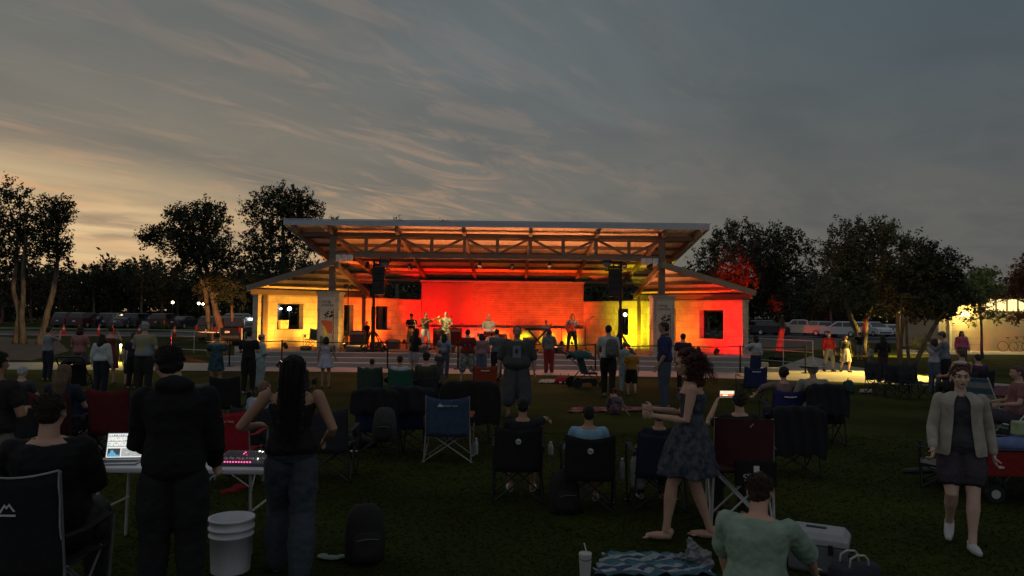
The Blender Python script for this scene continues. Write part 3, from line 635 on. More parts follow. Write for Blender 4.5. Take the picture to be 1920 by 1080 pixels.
def hand(b, w, d, side_v, nrm, H, curl, sgn, fine):
    """w wrist, d hand direction, side_v towards the thumb, nrm palm normal"""
    d = d.normalized(); side_v = (side_v - d * side_v.dot(d)).normalized(); nrm = d.cross(side_v).normalized() * sgn
    s = H / 1.75
    M = Matrix((side_v, d, nrm)).transposed()
    b.ell(w + d * .048 * s, (.040 * s, .054 * s, .017 * s if fine else .022 * s), 10, 8, M=M)
    fr = .0088 * s if fine else .011 * s
    for i, (off, ln) in enumerate(((.030, .068), (.010, .078), (-.010, .072), (-.029, .055))):
        p0 = w + d * .075 * s + side_v * off * s; a1 = curl * (.8 + .1 * i); a2 = curl * (2.0 + .12 * i)
        d1 = d * math.cos(a1) + nrm * math.sin(a1); d2 = d * math.cos(a2) + nrm * math.sin(a2)
        p1 = p0 + d1 * ln * .5 * s + d * .014 * s; p2 = p1 + d2 * ln * .52 * s
        b.caps([p0, p1, p2], [fr * 1.1, fr, fr * .8], 8)
    p0 = w + d * .028 * s + side_v * .03 * s; dt = (d * .75 + side_v * .8 + nrm * .35 * (1 + curl)).normalized(); dt2 = (d * .9 + side_v * .25 + nrm * .5 * (1 + curl)).normalized()
    b.caps([p0, p0 + dt * .035 * s, p0 + dt * .035 * s + dt2 * .032 * s], [fr * 1.35, fr * 1.2, fr * .9], 8)
def strand_mesh(ho, hs, hp, s, m, H):
    rn = np.random.default_rng(int(H * 997)); V = []
    n, ns = {'bigcurl': (900, 16), 'verylong': (900, 12), 'long': (500, 10)}.get(hs, (1100, 3))
    c0 = hp(0, 0, 0); ex, ey, ez = (hp(1, 0, 0) - c0) / s, (hp(0, 1, 0) - c0) / s, (hp(0, 0, 1) - c0) / s
    for i in range(n):
        u = rn.normal(size=3); u /= np.linalg.norm(u)
        if u[2] < -.35 or (u[1] > .35 and u[2] < .62): continue
        p = np.array([u[0] * .086, u[1] * .100 - .018, u[2] * .090 + .028]) * s; P = []
        if hs == 'bigcurl':
            out = np.array([u[0] * .55, u[1] * .4 - .35, u[2] * .35 + .1]); ph = rn.random() * 6.28; fr = rn.uniform(7, 12); L_ = rn.uniform(.12, .30) * s; r_ = rn.uniform(.008, .018) * s
            for k in range(ns):
                t = k / (ns - 1); q = p + out * L_ * (t * (1.1 - .45 * t)) + np.array([0, 0, -1]) * L_ * .85 * t * t
                P.append(q + r_ * min(1, 3 * t) * np.array([math.cos(fr * t * 2 + ph), math.sin(fr * t * 2 + ph), math.cos(fr * t * 2 + ph + 1)]))
        elif hs in ('verylong', 'long'):
            L_ = (rn.uniform(.42, .66) if hs == 'verylong' else rn.uniform(.22, .34)) * s; a_ = rn.uniform(0, 6.28)
            for k in range(ns):
                t = k / (ns - 1); sidex = np.clip(p[0] * (1.15 - .25 * t), -.09 * s, .09 * s)
                P.append(np.array([sidex + .006 * math.sin(7 * t + a_), min(p[1], .01) * (1 - .2 * t) - (.055 + .02 * rn.random()) * s * min(1, t * 4) - .035 * t * s, p[2] - L_ * t]))
        else:
            d = np.array([rn.normal() * .4, -.5 + rn.normal() * .3, .1 + rn.normal() * .3]) + u * .35; d /= np.linalg.norm(d)
            for k in range(ns): t = k / (ns - 1); P.append(p * .99 + d * .017 * s * t + np.array([0, 0, -.008 * t * t * s]))
        W3 = [c0 + ex * q[0] + ey * q[1] + ez * q[2] for q in P]; sd = Vector(rn.normal(size=3)).normalized(); wd = (.0022 if hs != 'bigcurl' else .0030) * s
        for k in range(len(W3) - 1):
            w0, w1 = wd * (1 - .5 * k / ns), wd * (1 - .5 * (k + 1) / ns); V += [W3[k] - sd * w0, W3[k] + sd * w0, W3[k + 1] + sd * w1, W3[k + 1] - sd * w1]
    o = bpy.data.objects.new('hair_strands', tri_mesh('hair_strands', [tuple(v) for v in V], 4, m)); COL.objects.link(o); o.parent = ho; o['kind'] = 'stuff'
def make_pose(H, kind='stand', **k):
    J = dict(pelvis=V3(0, 0, .515), waist=V3(0, -.004, .66), neck=V3(0, 0, .835), head=V3(0, .012, .925), hipL=V3(-.052, 0, .505), hipR=V3(.052, 0, .505),
             kneeL=V3(-.06, .012, .285), kneeR=V3(.06, .012, .285), ankL=V3(-.065, -.012, .045), ankR=V3(.065, -.012, .045),
             shL=V3(-.108, 0, .80), shR=V3(.108, 0, .80), elL=V3(-.145, -.012, .63), elR=V3(.145, -.012, .63), wrL=V3(-.150, .03, .49), wrR=V3(.150, .03, .49))
    if kind == 'sit':      # seat at z = k['seat'] metres; thighs forward, back slightly reclined
        sz = k.pop('seat', .43) / H; dz = sz + .062 - .515
        for j in ('pelvis', 'waist', 'neck', 'head', 'hipL', 'hipR', 'shL', 'shR', 'elL', 'elR', 'wrL', 'wrR'): J[j].z += dz
        rec = k.pop('rec', .05)
        J['waist'].y -= rec * .55; J['neck'].y -= rec * 1.2; J['head'].y -= rec * 1.0
        for j in ('shL', 'shR'): J[j].y -= rec * 1.15
        for s_, x in (('L', -1), ('R', 1)):
            J['knee' + s_] = V3(.085 * x, .235, sz + .065); J['ank' + s_] = V3(.09 * x, .25, .045)
            J['el' + s_] = V3(.150 * x, .0, J['neck'].z - .185); J['wr' + s_] = V3(.13 * x, .13, J['neck'].z - .20)
    elif kind == 'floor':  # sitting on the ground, legs stretched or folded
        dz = .062 - .515
        for j in ('pelvis', 'waist', 'neck', 'head', 'hipL', 'hipR', 'shL', 'shR', 'elL', 'elR', 'wrL', 'wrR'): J[j].z += dz
        for s_, x in (('L', -1), ('R', 1)):
            J['knee' + s_] = V3(.13 * x, .18, .14); J['ank' + s_] = V3(.05 * x, .22, .04)
            J['el' + s_] = V3(.15 * x, .02, .19); J['wr' + s_] = V3(.12 * x, .12, .12)
    lean = k.pop('lean', None); k.pop('seat', 0); k.pop('rec', 0)
    for a, v in k.items(): J[a] = V3(*v) if isinstance(v, (tuple, list)) else v
    J = {a: (v * H if isinstance(v, Vector) else v) for a, v in J.items()}
    if lean is not None:
        ax, ang = lean; Q = Matrix.Rotation(R(ang), 3, ax); p = J['pelvis'].copy()
        for j in ('waist', 'neck', 'head', 'shL', 'shR', 'elL', 'elR', 'wrL', 'wrR'): J[j] = p + Q @ (J[j] - p)
    return J
def person(loc, rz, H=1.72, label='', group=None, sexf=False, fat=0., pose='stand', J=None, skin='light', shirt=None, sleeve=.55, pants=None, leglen=1.0, dress=None, hair=None, hairstyle='short', hat=None, shoes=(.05, .05, .05), shoestyle='shoe',
           vox=.02, look=None, curl=.45, print_=None, facial=False, pantw=1.0, shirtlen=.10, hands=True, loose=.0, **kw):
    root = empty('person', loc, rz, label, 'person', group)
    J = make_pose(H, pose, **(J or {}))
    J['front'] = V3(0, 1, 0)
    fine = vox < .012; s = H / 1.75
    SM = cmat('skin', SKIN[skin] if isinstance(skin, str) else skin)
    f = V3(*look) .normalized() if look else (V3(0, 1, -.05)).normalized()
    hd = J['head']; up = (hd - J['neck']).normalized(); up = (up + V3(0, 0, 1.2)).normalized(); f = (f - up * f.dot(up)).normalized(); rt_ = f.cross(up)
    HM = Matrix((rt_, f, up)).transposed(); hp = lambda x, y, z: hd + HM @ (V3(x, y, z) * s)
    b = MB()
    torso(b, J, H, sexf, fat)
    b.caps([J['neck'] - V3(0, 0, .03 * H), J['neck'].lerp(hd, .5), hd - up * .02 * H], [.036 * H if not sexf else .031 * H, .032 * H if not sexf else .027 * H, .031 * H if not sexf else .027 * H], 12)
    b.ell(hp(0, -.008, .018), (.076 * s, .096 * s, .088 * s), 18, 14, M=HM)
    b.ell(hp(0, .022, -.035), (.060 * s, .070 * s, .072 * s), 16, 12, M=HM)
    b.ell(hp(0, .062, -.082), (.026 * s, .024 * s, .022 * s), 10, 8, M=HM)          # chin
    b.caps([hp(0, .088, .012), hp(0, .100, -.012), hp(0, .108, -.030)], [.009 * s, .011 * s, .014 * s], 8)   # nose
    b.ell(hp(0, .082, .030), (.050 * s, .016 * s, .012 * s), 12, 8, M=HM)           # brow
    b.ell(hp(0, .086, -.056), (.024 * s, .012 * s, .009 * s), 10, 6, M=HM)          # lips
    for x in (-1, 1):
        b.ell(hp(x * .078, -.008, -.010), (.010 * s, .020 * s, .032 * s), 8, 8, M=HM)   # ears
        b.ell(hp(x * .040, .062, -.024), (.024 * s, .024 * s, .022 * s), 8, 8, M=HM)    # cheeks
    lw = 1 + fat * .5; fw = .92 if sexf else 1.0
    for S_, x in (('L', -1), ('R', 1)):
        sh, el, wr, hip, kn, an = J['sh' + S_], J['el' + S_], J['wr' + S_], J['hip' + S_], J['knee' + S_], J['ank' + S_]
        b.caps([sh, sh.lerp(el, .35), el, el.lerp(wr, .3), wr], [.031 * H * lw * fw, .028 * H * lw * fw, .0215 * H * lw * fw, .0225 * H * lw * fw, .0145 * H * fw], 12)
        b.caps([hip, hip.lerp(kn, .35), kn, kn.lerp(an, .3), kn.lerp(an, .75), an], [.058 * H * lw, .050 * H * lw, .033 * H * lw, .034 * H * lw, .021 * H, .021 * H], 12)
        if hands:
            hdv = J.get('hd' + S_); hdv = (wr - el).normalized() if hdv is None else hdv.normalized()
            sv = J.get('th' + S_); sv = V3(0, 1, .2) if sv is None else sv
            if abs(hdv.dot(sv.normalized())) > .93: sv = V3(0, .2, 1)
            cu = kw.get('curl' + S_, curl)
            hand(b, wr, hdv, sv, None, H, cu, x, fine)
        toe = J.get('toe' + S_); toe = V3(x * .15, 1, 0) if toe is None else toe
        ft = toe.normalized(); dn = kw.get('foot' + S_, 0.)
        a0 = an + V3(0, 0, -.025 * H)
        tv = (ft + V3(0, 0, -dn)).normalized()
        b.caps([an + V3(0, 0, -.005 * H) - tv * .02 * H, a0 - tv * .018 * H, a0 + tv * .045 * H, a0 + tv * .095 * H], [.022 * H, .0205 * H, .022 * H, .013 * H], 10)
        if shoestyle == 'none':
            sdv = V3(ft.y, -ft.x, 0) * -x
            for q in range(5): b.caps([a0 + tv * (.098 - .006 * q) * H + sdv * (-.012 + .0075 * q) * H - V3(0, 0, .008 * H), a0 + tv * (.118 - .007 * q) * H + sdv * (-.013 + .008 * q) * H - V3(0, 0, .011 * H)], [.0062 * H if q == 0 else .0045 * H] * 2, 8)
    body = b.build('body', SM, root, smooth=True, vox=vox * (.75 if fine else 1), sm=2)
    def shell(bb, name, m, v=None, sm=2):
        o = bb.build(name, m, root, smooth=True, vox=(v or vox), sm=sm)
        if fine and name in ('shirt', 'trousers', 'shorts', 'dress', 'hair'):
            tx_ = WRINKLE['hair' if name == 'hair' else 'cloth']; dm = o.modifiers.new('w', 'DISPLACE'); dm.texture = tx_; dm.strength = .030 if name == 'hair' else .026; dm.mid_level = .5; dm.texture_coords = 'LOCAL'
        return o
    ci = .012 * s + loose
    # trousers or shorts
    if pants is not None:
        b = MB(); torso(b, J, H, sexf, fat, infl=ci * .8, t0=-0.0, t1=.30)
        for S_, x in (('L', -1), ('R', 1)):
            hip, kn, an = J['hip' + S_], J['knee' + S_], J['ank' + S_]
            if leglen >= 1:
                e = an + (kn - an).normalized() * .005 * H
                b.caps([hip, hip.lerp(kn, .5), kn, kn.lerp(e, .5), e], [.064 * H * lw + loose, .056 * H * lw + ci, .040 * H * lw + ci * pantw, .036 * H * lw * pantw + ci, .029 * H * pantw + ci], 12)
            else:
                e = hip.lerp(kn, leglen / .55) if leglen <= .55 else kn.lerp(an, (leglen - .55) / .45)
                b.caps([hip, hip.lerp(e, .5), e], [.063 * H * lw + loose, .058 * H * lw + ci, .052 * H * lw * pantw + ci], 12)
        shell(b, 'trousers' if leglen >= 1 else 'shorts', cmat('cloth', pants, **kw.get('pk', {})))
    # shirt
    if shirt is not None:
        b = MB(); rg = torso(b, J, H, sexf, fat, infl=ci + .004 * s, t0=shirtlen, t1=(.82 if kw.get('cami') else .975))
        if kw.get('cami'):
            for x in (-1, 1): b.tube([J['neck'].lerp(J['sh' + 'LR'[x > 0]], .62) + V3(0, -.062 * H, -.075 * H), J['neck'].lerp(J['sh' + 'LR'[x > 0]], .60) + V3(0, -.03 * H, .004 * H), J['neck'].lerp(J['sh' + 'LR'[x > 0]], .62) + V3(0, .062 * H, -.06 * H)], .008, 6)
        for S_, x in (('L', -1), ('R', 1)):
            sh, el, wr = J['sh' + S_], J['el' + S_], J['wr' + S_]
            if not kw.get('cami') and sleeve > 0: b.caps([J['neck'].lerp(sh, .35) - V3(0, 0, .015 * H), sh + V3(0, 0, .002)], [.028 * H, .031 * H * lw], 10)
            if sleeve > 0:
                if sleeve <= 1: e = sh.lerp(el, sleeve); b.caps([sh, sh.lerp(e, .5), e], [.034 * H * lw + ci * .5, .033 * H * lw + ci * .6, .031 * H * lw + ci * .8], 12)
                else:
                    e = el.lerp(wr, sleeve - 1); b.caps([sh, sh.lerp(el, .5), el, el.lerp(e, .5), e], [.034 * H * lw + ci * .5, .031 * H * lw + ci * .7, .027 * H * lw + ci * .9, .024 * H * lw + ci * .8, .019 * H * lw + ci], 12)
        if kw.get('hood'):
            b.ell(J['neck'] - V3(0, .035 * H, -.01 * H), (.07 * H, .045 * H, .035 * H), 12, 8)
        sh_o = shell(b, kw.get('topname', 'shirt'), cmat('cloth', shirt, **kw.get('sk', {})))
        if kw.get('collar'):
            c = MB(); n_ = J['neck'] + V3(0, 0, .004 * H); rr = .045 * H
            c.loft([[n_ + V3(rr * 1.25 * math.cos(u), rr * 1.15 * math.sin(u), -.012 * H + .012 * H * (math.sin(u) < -.3)) for u in [6.283 * j / 14 for j in range(14)]], [n_ + V3(rr * math.cos(u), rr * math.sin(u), .012 * H + .010 * H * (math.sin(u) < -.3)) for u in [6.283 * j / 14 for j in range(14)]]], cap=False)
            c.build('collar', cmat('cloth', kw['collar'] if isinstance(kw['collar'], tuple) else shirt), sh_o, smooth=True).modifiers.new('s', 'SOLIDIFY').thickness = .006
    if dress is not None:
        col, tlen, flare = dress; b = MB()
        torso(b, J, H, sexf, fat, infl=ci * .7, t0=.2, t1=kw.get('neckt', .90))
        if kw.get('puff'):
            for S_ in 'LR':
                sh, el = J['sh' + S_], J['el' + S_]; b.ell(sh.lerp(el, .35), (.055 * H, .055 * H, .07 * H), 10, 8)
        z1 = J['pelvis'].z + .10 * H; z0 = J['pelvis'].z - tlen * H; rings = []; n_ = 40
        cx_ = J['pelvis']; kc = (J['kneeL'] + J['kneeR']) / 2
        for i in range(9):
            t = i / 8; c = cx_.lerp(kc, min(1, t * .8) * .7); w = (.090 + (flare - .09) * t ** .8) * H + ci; d_ = (.070 + (flare * .85 - .07) * t ** .8) * H + ci
            rings.append([V3(c.x + (w + .018 * t * H * math.sin(9 * u + 3 * t)) * math.cos(u), c.y + (d_ + .018 * t * H * math.sin(9 * u + 3 * t)) * math.sin(u), z1 + (z0 - z1) * t + .008 * H * t * math.sin(5 * u)) for u in [6.2832 * j / n_ for j in range(n_)]])
        b.loft(rings)
        shell(b, 'dress', cmat('cloth', col, **kw.get('sk', {})), sm=1)
    # shoes
    if shoestyle == 'shoe':
        for S_, x in (('L', -1), ('R', 1)):
            an = J['ank' + S_]; toe = J.get('toe' + S_); toe = V3(x * .15, 1, 0) if toe is None else toe
            dn = kw.get('foot' + S_, 0.); tv = (toe.normalized() + V3(0, 0, -dn)).normalized(); a0 = an + V3(0, 0, -.024 * H); b = MB()
            b.caps([a0 + V3(0, 0, .02 * H) - tv * .012 * H, a0 - tv * .022 * H, a0 + tv * .05 * H, a0 + tv * .105 * H], [.026 * H, .026 * H, .026 * H, .018 * H], 12)
            shell(b, 'shoe', cmat('shoe', shoes), v=max(.009, vox * .7))
    # hair
    if hair is not None:
        b = MB(); hs = hairstyle; hv = vox * .8
        if hs in ('short', 'bald', 'buzz'):
            k = {'short': 1.0, 'buzz': .9, 'bald': .75}[hs]
            b.ell(hp(0, -.020, .028), (.082 * s, .094 * s, .084 * s * (1.04 if hs == 'short' else .98)), 16, 12, M=HM)
            b.ell(hp(0, -.046, -.010), (.074 * s, .068 * s, .070 * s), 14, 10, M=HM)
            if hs == 'short': b.ell(hp(0, .030, .074), (.062 * s, .050 * s, .032 * s), 12, 8, M=HM)
            for x in (-1, 1): b.ell(hp(x * .072, -.002, .018), (.012 * s, .026 * s, .030 * s), 8, 6, M=HM)
        elif hs in ('long', 'verylong', 'bob', 'pony'):
            b.ell(hp(0, -.018, .030), (.088 * s, .102 * s, .088 * s), 16, 12, M=HM)
            b.ell(hp(0, .030, .076), (.062 * s, .046 * s, .028 * s), 12, 8, M=HM)
            ln = {'long': .30, 'verylong': .62, 'bob': .13, 'pony': .10}[hs] * H * .55 + .02
            drop = -V3(0, 0, 1)
            for x in (-1, -.5, 0, .5, 1):
                p0 = hp(x * .062, -.045 - .03 * (1 - abs(x)), .0)
                q = p0 + drop * ln * (1 - .12 * abs(x)) - (V3(0, 1, 0) * (.10 if hs == 'verylong' else .07) * s if hs != 'bob' else V3(0, 0, 0))
                b.caps([p0, p0.lerp(q, .5) - HM @ V3(0, .03 * s, 0), q], [.042 * s, .048 * s if hs != 'bob' else .045 * s, .028 * s], 10)
            for x in (-1, 1): b.caps([hp(x * .078, .0, .03), hp(x * .086, -.012, -.05), hp(x * .080, -.02, -.05) + drop * min(ln * .5, .12)], [.018 * s, .022 * s, .018 * s], 8)
            if hs == 'pony': b.caps([hp(0, -.10, .03), hp(0, -.15, -.02), hp(0, -.14, -.16)], [.03 * s, .035 * s, .015 * s], 10)
        elif hs == 'bun':
            b.ell(hp(0, -.016, .028), (.082 * s, .098 * s, .082 * s), 16, 12, M=HM); b.ell(hp(0, -.07, .085), (.038 * s,) * 3, 10, 8); b.ell(hp(0, .030, .072), (.060 * s, .044 * s, .028 * s), 12, 8, M=HM)
        elif hs in ('curly', 'afro', 'bigcurl'):
            rn = random.Random(int(H * 1000)); rad = {'curly': .105, 'afro': .115, 'bigcurl': .168}[hs] * s
            b.ell(hp(0, -.03, .02), (.088 * s, .092 * s, .092 * s), 16, 12, M=HM)
            for _ in range({'curly': 90, 'afro': 90, 'bigcurl': 300}[hs]):
                u = V3(rn.gauss(0, 1), rn.gauss(0, 1), rn.gauss(0, 1)).normalized()
                if u.y > .45 and u.z < .75: continue
                q = V3(u.x * rad * .82, u.y * rad * .75 - .035 * s, u.z * rad * .9 + (.02 if hs != 'bigcurl' else -.015) * s) * (1 / s) 
                b.ell(hp(*q), rn.uniform(.012, .024) * s, 6, 5)
            if hs == 'bigcurl':
                for _ in range(150):
                    a = rn.uniform(-1, 1); t = rn.random() ** .8
                    q = hp(a * (.10 + .02 * t), -.07 - .06 * rn.random(), .02 - .24 * t); b.ell(q, rn.uniform(.012, .026) * s, 6, 5)
            hv = min(hv, .011)
        ho = shell(b, 'hair', cmat('hair', hair), v=hv, sm=1)
        if fine: strand_mesh(ho, hs, hp, s, cmat('hair', hair), H)
    if hat:
        hk, hc = hat; b = MB(); hm_ = cmat('cloth', hc)
        if hk == 'cap':
            b.loft([[hp(.088 * q * math.cos(u), .104 * q * math.sin(u) - .008, z) for u in [6.283 * j / 18 for j in range(18)]] for q, z in ((1.0, .03), (1.02, .055), (.92, .09), (.66, .118), (.25, .132), (.02, .134))])
            bk = kw.get('capback', 1)
            b.loft([[hp(x, y * bk, z) for x, y, z in ((-.07, .07, .035), (-.05, .155, .028), (0, .178, .03), (.05, .155, .028), (.07, .07, .035), (.05, .06, .045), (-.05, .06, .045))], [hp(x, y * bk, z + .008) for x, y, z in ((-.07, .07, .035), (-.05, .155, .028), (0, .178, .03), (.05, .155, .028), (.07, .07, .035), (.05, .06, .045), (-.05, .06, .045))]])
        else:
            br = .17 if hk == 'brim' else .20
            b.loft([[hp(q * math.cos(u), q * 1.1 * math.sin(u) - .005, z + .012 * math.cos(2 * u) * (q > .12)) for u in [6.283 * j / 20 for j in range(20)]] for q, z in ((.088, .036), (br, .028), (br + .004, .034), (.092, .046), (.088, .09), (.078, .125), (.05, .135), (.005, .136))])
        b.build('hat' if hk != 'cap' else 'cap', hm_, root, smooth=True)
    if facial:
        for x in (-1, 1):
            b = MB(); b.ell(hp(x * .031, .083, .010), (.014 * s, .008 * s, .0065 * s), 10, 8, M=HM); b.build('eye', mat('eye', (.06, .045, .035), .25, var=.05), root, smooth=True)
        b = MB(); b.ell(hp(0, .0935, -.056), (.022 * s, .008 * s, .0075 * s), 10, 6, M=HM); b.build('lips', mat('lips', (.30, .10, .08), .5), root, smooth=True)
        for x in (-1, 1):
            b = MB(); b.caps([hp(x * .016, .0975, .030), hp(x * .034, .094, .036), hp(x * .050, .083, .031)], [.0035 * s] * 3, 6); b.build('eyebrow', cmat('hair', hair or (.08, .05, .03)), root)
    if print_:
        print_(root, J, H)
    root['_h'] = H
    return root, J
def back_print(txts, col, z=.68, size=.05, fside=-1, name='shirt_print', depth=.078):
    def fn(root, J, H):
        c = J['pelvis'].lerp(J['neck'], (z - .515) / .32)
        for i, t in enumerate(txts):
            text(t, name, cmat('cloth', col), root, size * H / 1.75, c + V3(0, fside * depth * H, -i * size * 1.1), (R(90), 0, 0 if fside < 0 else math.pi), .002)
    return fn
def at_feet(px, head_y, foot_y, z=0.):
    p = G(px, foot_y, z); top = A(px, head_y, p.y); return (p.x, p.y, z), top.z - z
def at_dist(px, D, head_y, z=0.):
    p = A(px, 600, D); return (p.x, D, z), A(px, head_y, D).z - z
BACK = 0.0; FRONT = math.pi
# ------------------------------------------------------------------ lit building at the right
def lap_mat():
    m = bpy.data.materials.new('lap_siding'); m.use_nodes = True; t = m.node_tree; b = t.nodes['Principled BSDF']; b.inputs['Roughness'].default_value = .7
    tx = t.nodes.new('ShaderNodeTexCoord'); sp = t.nodes.new('ShaderNodeSeparateXYZ'); t.links.new(tx.outputs['Object'], sp.inputs[0])
    n = t.nodes.new('ShaderNodeTexNoise'); n.inputs['Scale'].default_value = 2; t.links.new(tx.outputs['Object'], n.inputs['Vector'])
    mr = t.nodes.new('ShaderNodeMapRange'); mr.inputs[3].default_value = .85; mr.inputs[4].default_value = 1.1; t.links.new(n.outputs[0], mr.inputs[0])
    mx = t.nodes.new('ShaderNodeMix'); mx.data_type = 'RGBA'; mx.blend_type = 'MULTIPLY'; mx.inputs[0].default_value = 1; mx.inputs[6].default_value = (.42, .36, .27, 1); t.links.new(mr.outputs[0], mx.inputs[7]); t.links.new(mx.outputs[2], b.inputs['Base Color'])
    return m
M_lap = lap_mat()
BD = 50.; bx0 = A(1757, 600, BD).x; bx1 = A(1990, 600, BD).x
bl = empty('park_building', (0, 0, 0), 0, 'pale low building with lap siding, a glowing band of windows and a dark roof', 'building')
zr = A(1850, 577, BD).z; zc0 = A(1850, 583, BD).z; zc1 = A(1850, 560, BD).z; xg = A(1847, 600, BD).x; xd0 = A(1782, 600, BD).x; xd1 = A(1836, 600, BD).x
b = MB(); z = 0
while z < zc0 - .02:        # lap boards, each a real wedge
    h = min(.19, zc0 - z); b.add([(xd1 + .1, BD - .035, z), (bx1, BD - .035, z), (bx1, BD - .005, z + h), (xd1 + .1, BD - .005, z + h), (xd1 + .1, BD + .1, z), (bx1, BD + .1, z), (bx1, BD + .1, z + h), (xd1 + .1, BD + .1, z + h)], [(0, 1, 2, 3), (7, 6, 5, 4), (0, 4, 5, 1), (1, 5, 6, 2), (2, 6, 7, 3), (3, 7, 4, 0)]); z += h
o = b.build('wall', M_lap, bl)
b = MB(); b.box(((bx0 + xd0) / 2 - .03, BD + .06, zc1 / 2), (xd0 - bx0 - .1, .12, zc1)); b.build('wall', M_lap, bl)
b = MB(); b.box(((bx0 + bx1) / 2, BD + 2.8, zc1 / 2 - .1), (bx1 - bx0 - .2, 5, zc1 - .3)); b.build('rear_wall', M_lap, bl)
b = MB(); b.box(((xd0 + xd1) / 2 + .05, BD + .02, 1.25), (xd1 - xd0 + .02, .05, 2.5)); dd = b.build('roller_door', mat('door_paint', (.40, .34, .26), .6, var=.05), bl)
b = MB()
for k in range(1, 6): b.box(((xd0 + xd1) / 2 + .05, BD - .008, k * .42), (xd1 - xd0, .012, .02))
b.build('door_grooves', mat('groove', (.25, .21, .16), .7), dd)
b = MB(); b.box(((xd0 + xd1) / 2 + .05, BD - .01, (2.5 + zc1) / 2), (xd1 - xd0 + .3, .1, zc1 - 2.5 - .01)); b.build('lintel_wall', M_lap, bl)
for x in (bx0 + .12, xd0 - .06): b = MB(); b.box((x, BD - .08, zc0 / 2), (.13, .06, zc0)); b.build('corner_trim', M_white, bl)
gm = mat('lit_glass', (.5, .4, .2), .3, emit=(1, .80, .36), es=1.4); n_ = 7
for k in range(n_):
    w = (bx1 - xg) / n_; b = MB(); b.box((xg + w * (k + .5), BD + .03, (zc0 + zc1) / 2), (w - .09, .03, zc1 - zc0 - .03)); o = b.build('window', gm, bl); b = MB(); b.box((xg + w * k, BD - .01, (zc0 + zc1) / 2), (.08, .1, zc1 - zc0)); b.build('window_frame', M_lap, o)
rb = MB(); zr0 = A(1850, 556, BD).z
rb.add([(bx0 - .6, BD - 1.1, zc1 + .02), (bx1 + .5, BD - 1.1, zc1 + .02), (bx1 + .5, BD + 6, zc1 + .75), (bx0 - .6, BD + 6, zc1 + .75), (bx0 - .6, BD - 1.1, zc1 + .24), (bx1 + .5, BD - 1.1, zc1 + .24), (bx1 + .5, BD + 6, zc1 + .95), (bx0 - .6, BD + 6, zc1 + .95)], [(0, 1, 2, 3), (7, 6, 5, 4), (0, 4, 5, 1), (1, 5, 6, 2), (2, 6, 7, 3), (3, 7, 4, 0)]); rb.build('roof', mat('dark_roof', (.05, .05, .055), .6), bl)
lp_ = A(1806, 590, BD); wl_ = empty('wall_lamp', (lp_.x, BD - .06, lp_.z), 0, 'bright oval lamp above the roller door of the pale building', 'lamp')
b = MB(); b.ell((0, -.1, 0), (.34, .12, .17), 16, 10); b.build('globe', mat('lamp_warm', (.8, .7, .4), .4, emit=(1, .85, .35), es=5), wl_, smooth=True); b = MB(); b.box((0, .03, .12), (.5, .05, .1)); b.build('back_plate', M_black, wl_)
l = light('glow', 'POINT', (0, -.6, .05), None, 260, (1, .70, .16), .12); l.parent = wl_
l2_ = light('window_glow', 'AREA', (A(1890, 570, BD).x, BD - .45, zc0 + .3), (A(1890, 570, BD).x, BD - 8, -4), 160, (1, .74, .25), 3.0)
l2_.parent = bl
# bicycles in a rack
def bicycle(px, label, rz, s=1):
    p = A(px, 600, 49.0); e = empty('bicycle', (p.x, 49.0 + .25 * s, 0), rz, label, 'bicycle', 'bicycles parked by the lit wall')
    for x in (-.5, .5):
        b = MB(); b.tube([(x + .33 * math.cos(t), 0, .34 + .33 * math.sin(t)) for t in [6.2832 * k / 22 for k in range(23)]], .018, 6); w = b.build('wheel', M_black, e)
        b = MB()
        for k in range(8): b.tube([(x, 0, .34), (x + .32 * math.cos(k * .785), 0, .34 + .32 * math.sin(k * .785))], .003, 4)
        b.build('spokes', M_rail, w)
    b = MB(); P = dict(r=(-.5, 0, .34), bb=(-.05, 0, .30), st=(-.18, 0, .82), hd=(.32, 0, .80), f=(.5, 0, .34))
    for a_, c_ in (('r', 'bb'), ('bb', 'st'), ('st', 'hd'), ('bb', 'hd'), ('hd', 'f'), ('r', 'st')): b.tube([P[a_], P[c_]], .017, 8)
    b.build('frame', mat('bike_green', (.25, .35, .08), .4), e)
    b = MB(); b.tube([(.32, 0, .8), (.30, 0, .98)], .014, 6); b.tube([(.30, -.25, 1.0), (.30, 0, .98), (.30, .25, 1.0)], .013, 6); b.build('handlebar', M_black, e)
    b = MB(); b.ell((-.2, 0, .92), (.13, .07, .035), 10, 6); b.tube([(-.18, 0, .8), (-.2, 0, .9)], .013, 6); b.build('saddle', M_black, e)
bicycle(1916, 'bicycle with pale green frame leaning by the siding wall, the right one', R(12)); bicycle(1905, 'dark bicycle partly behind the green one at the lit wall', R(-8), 2)
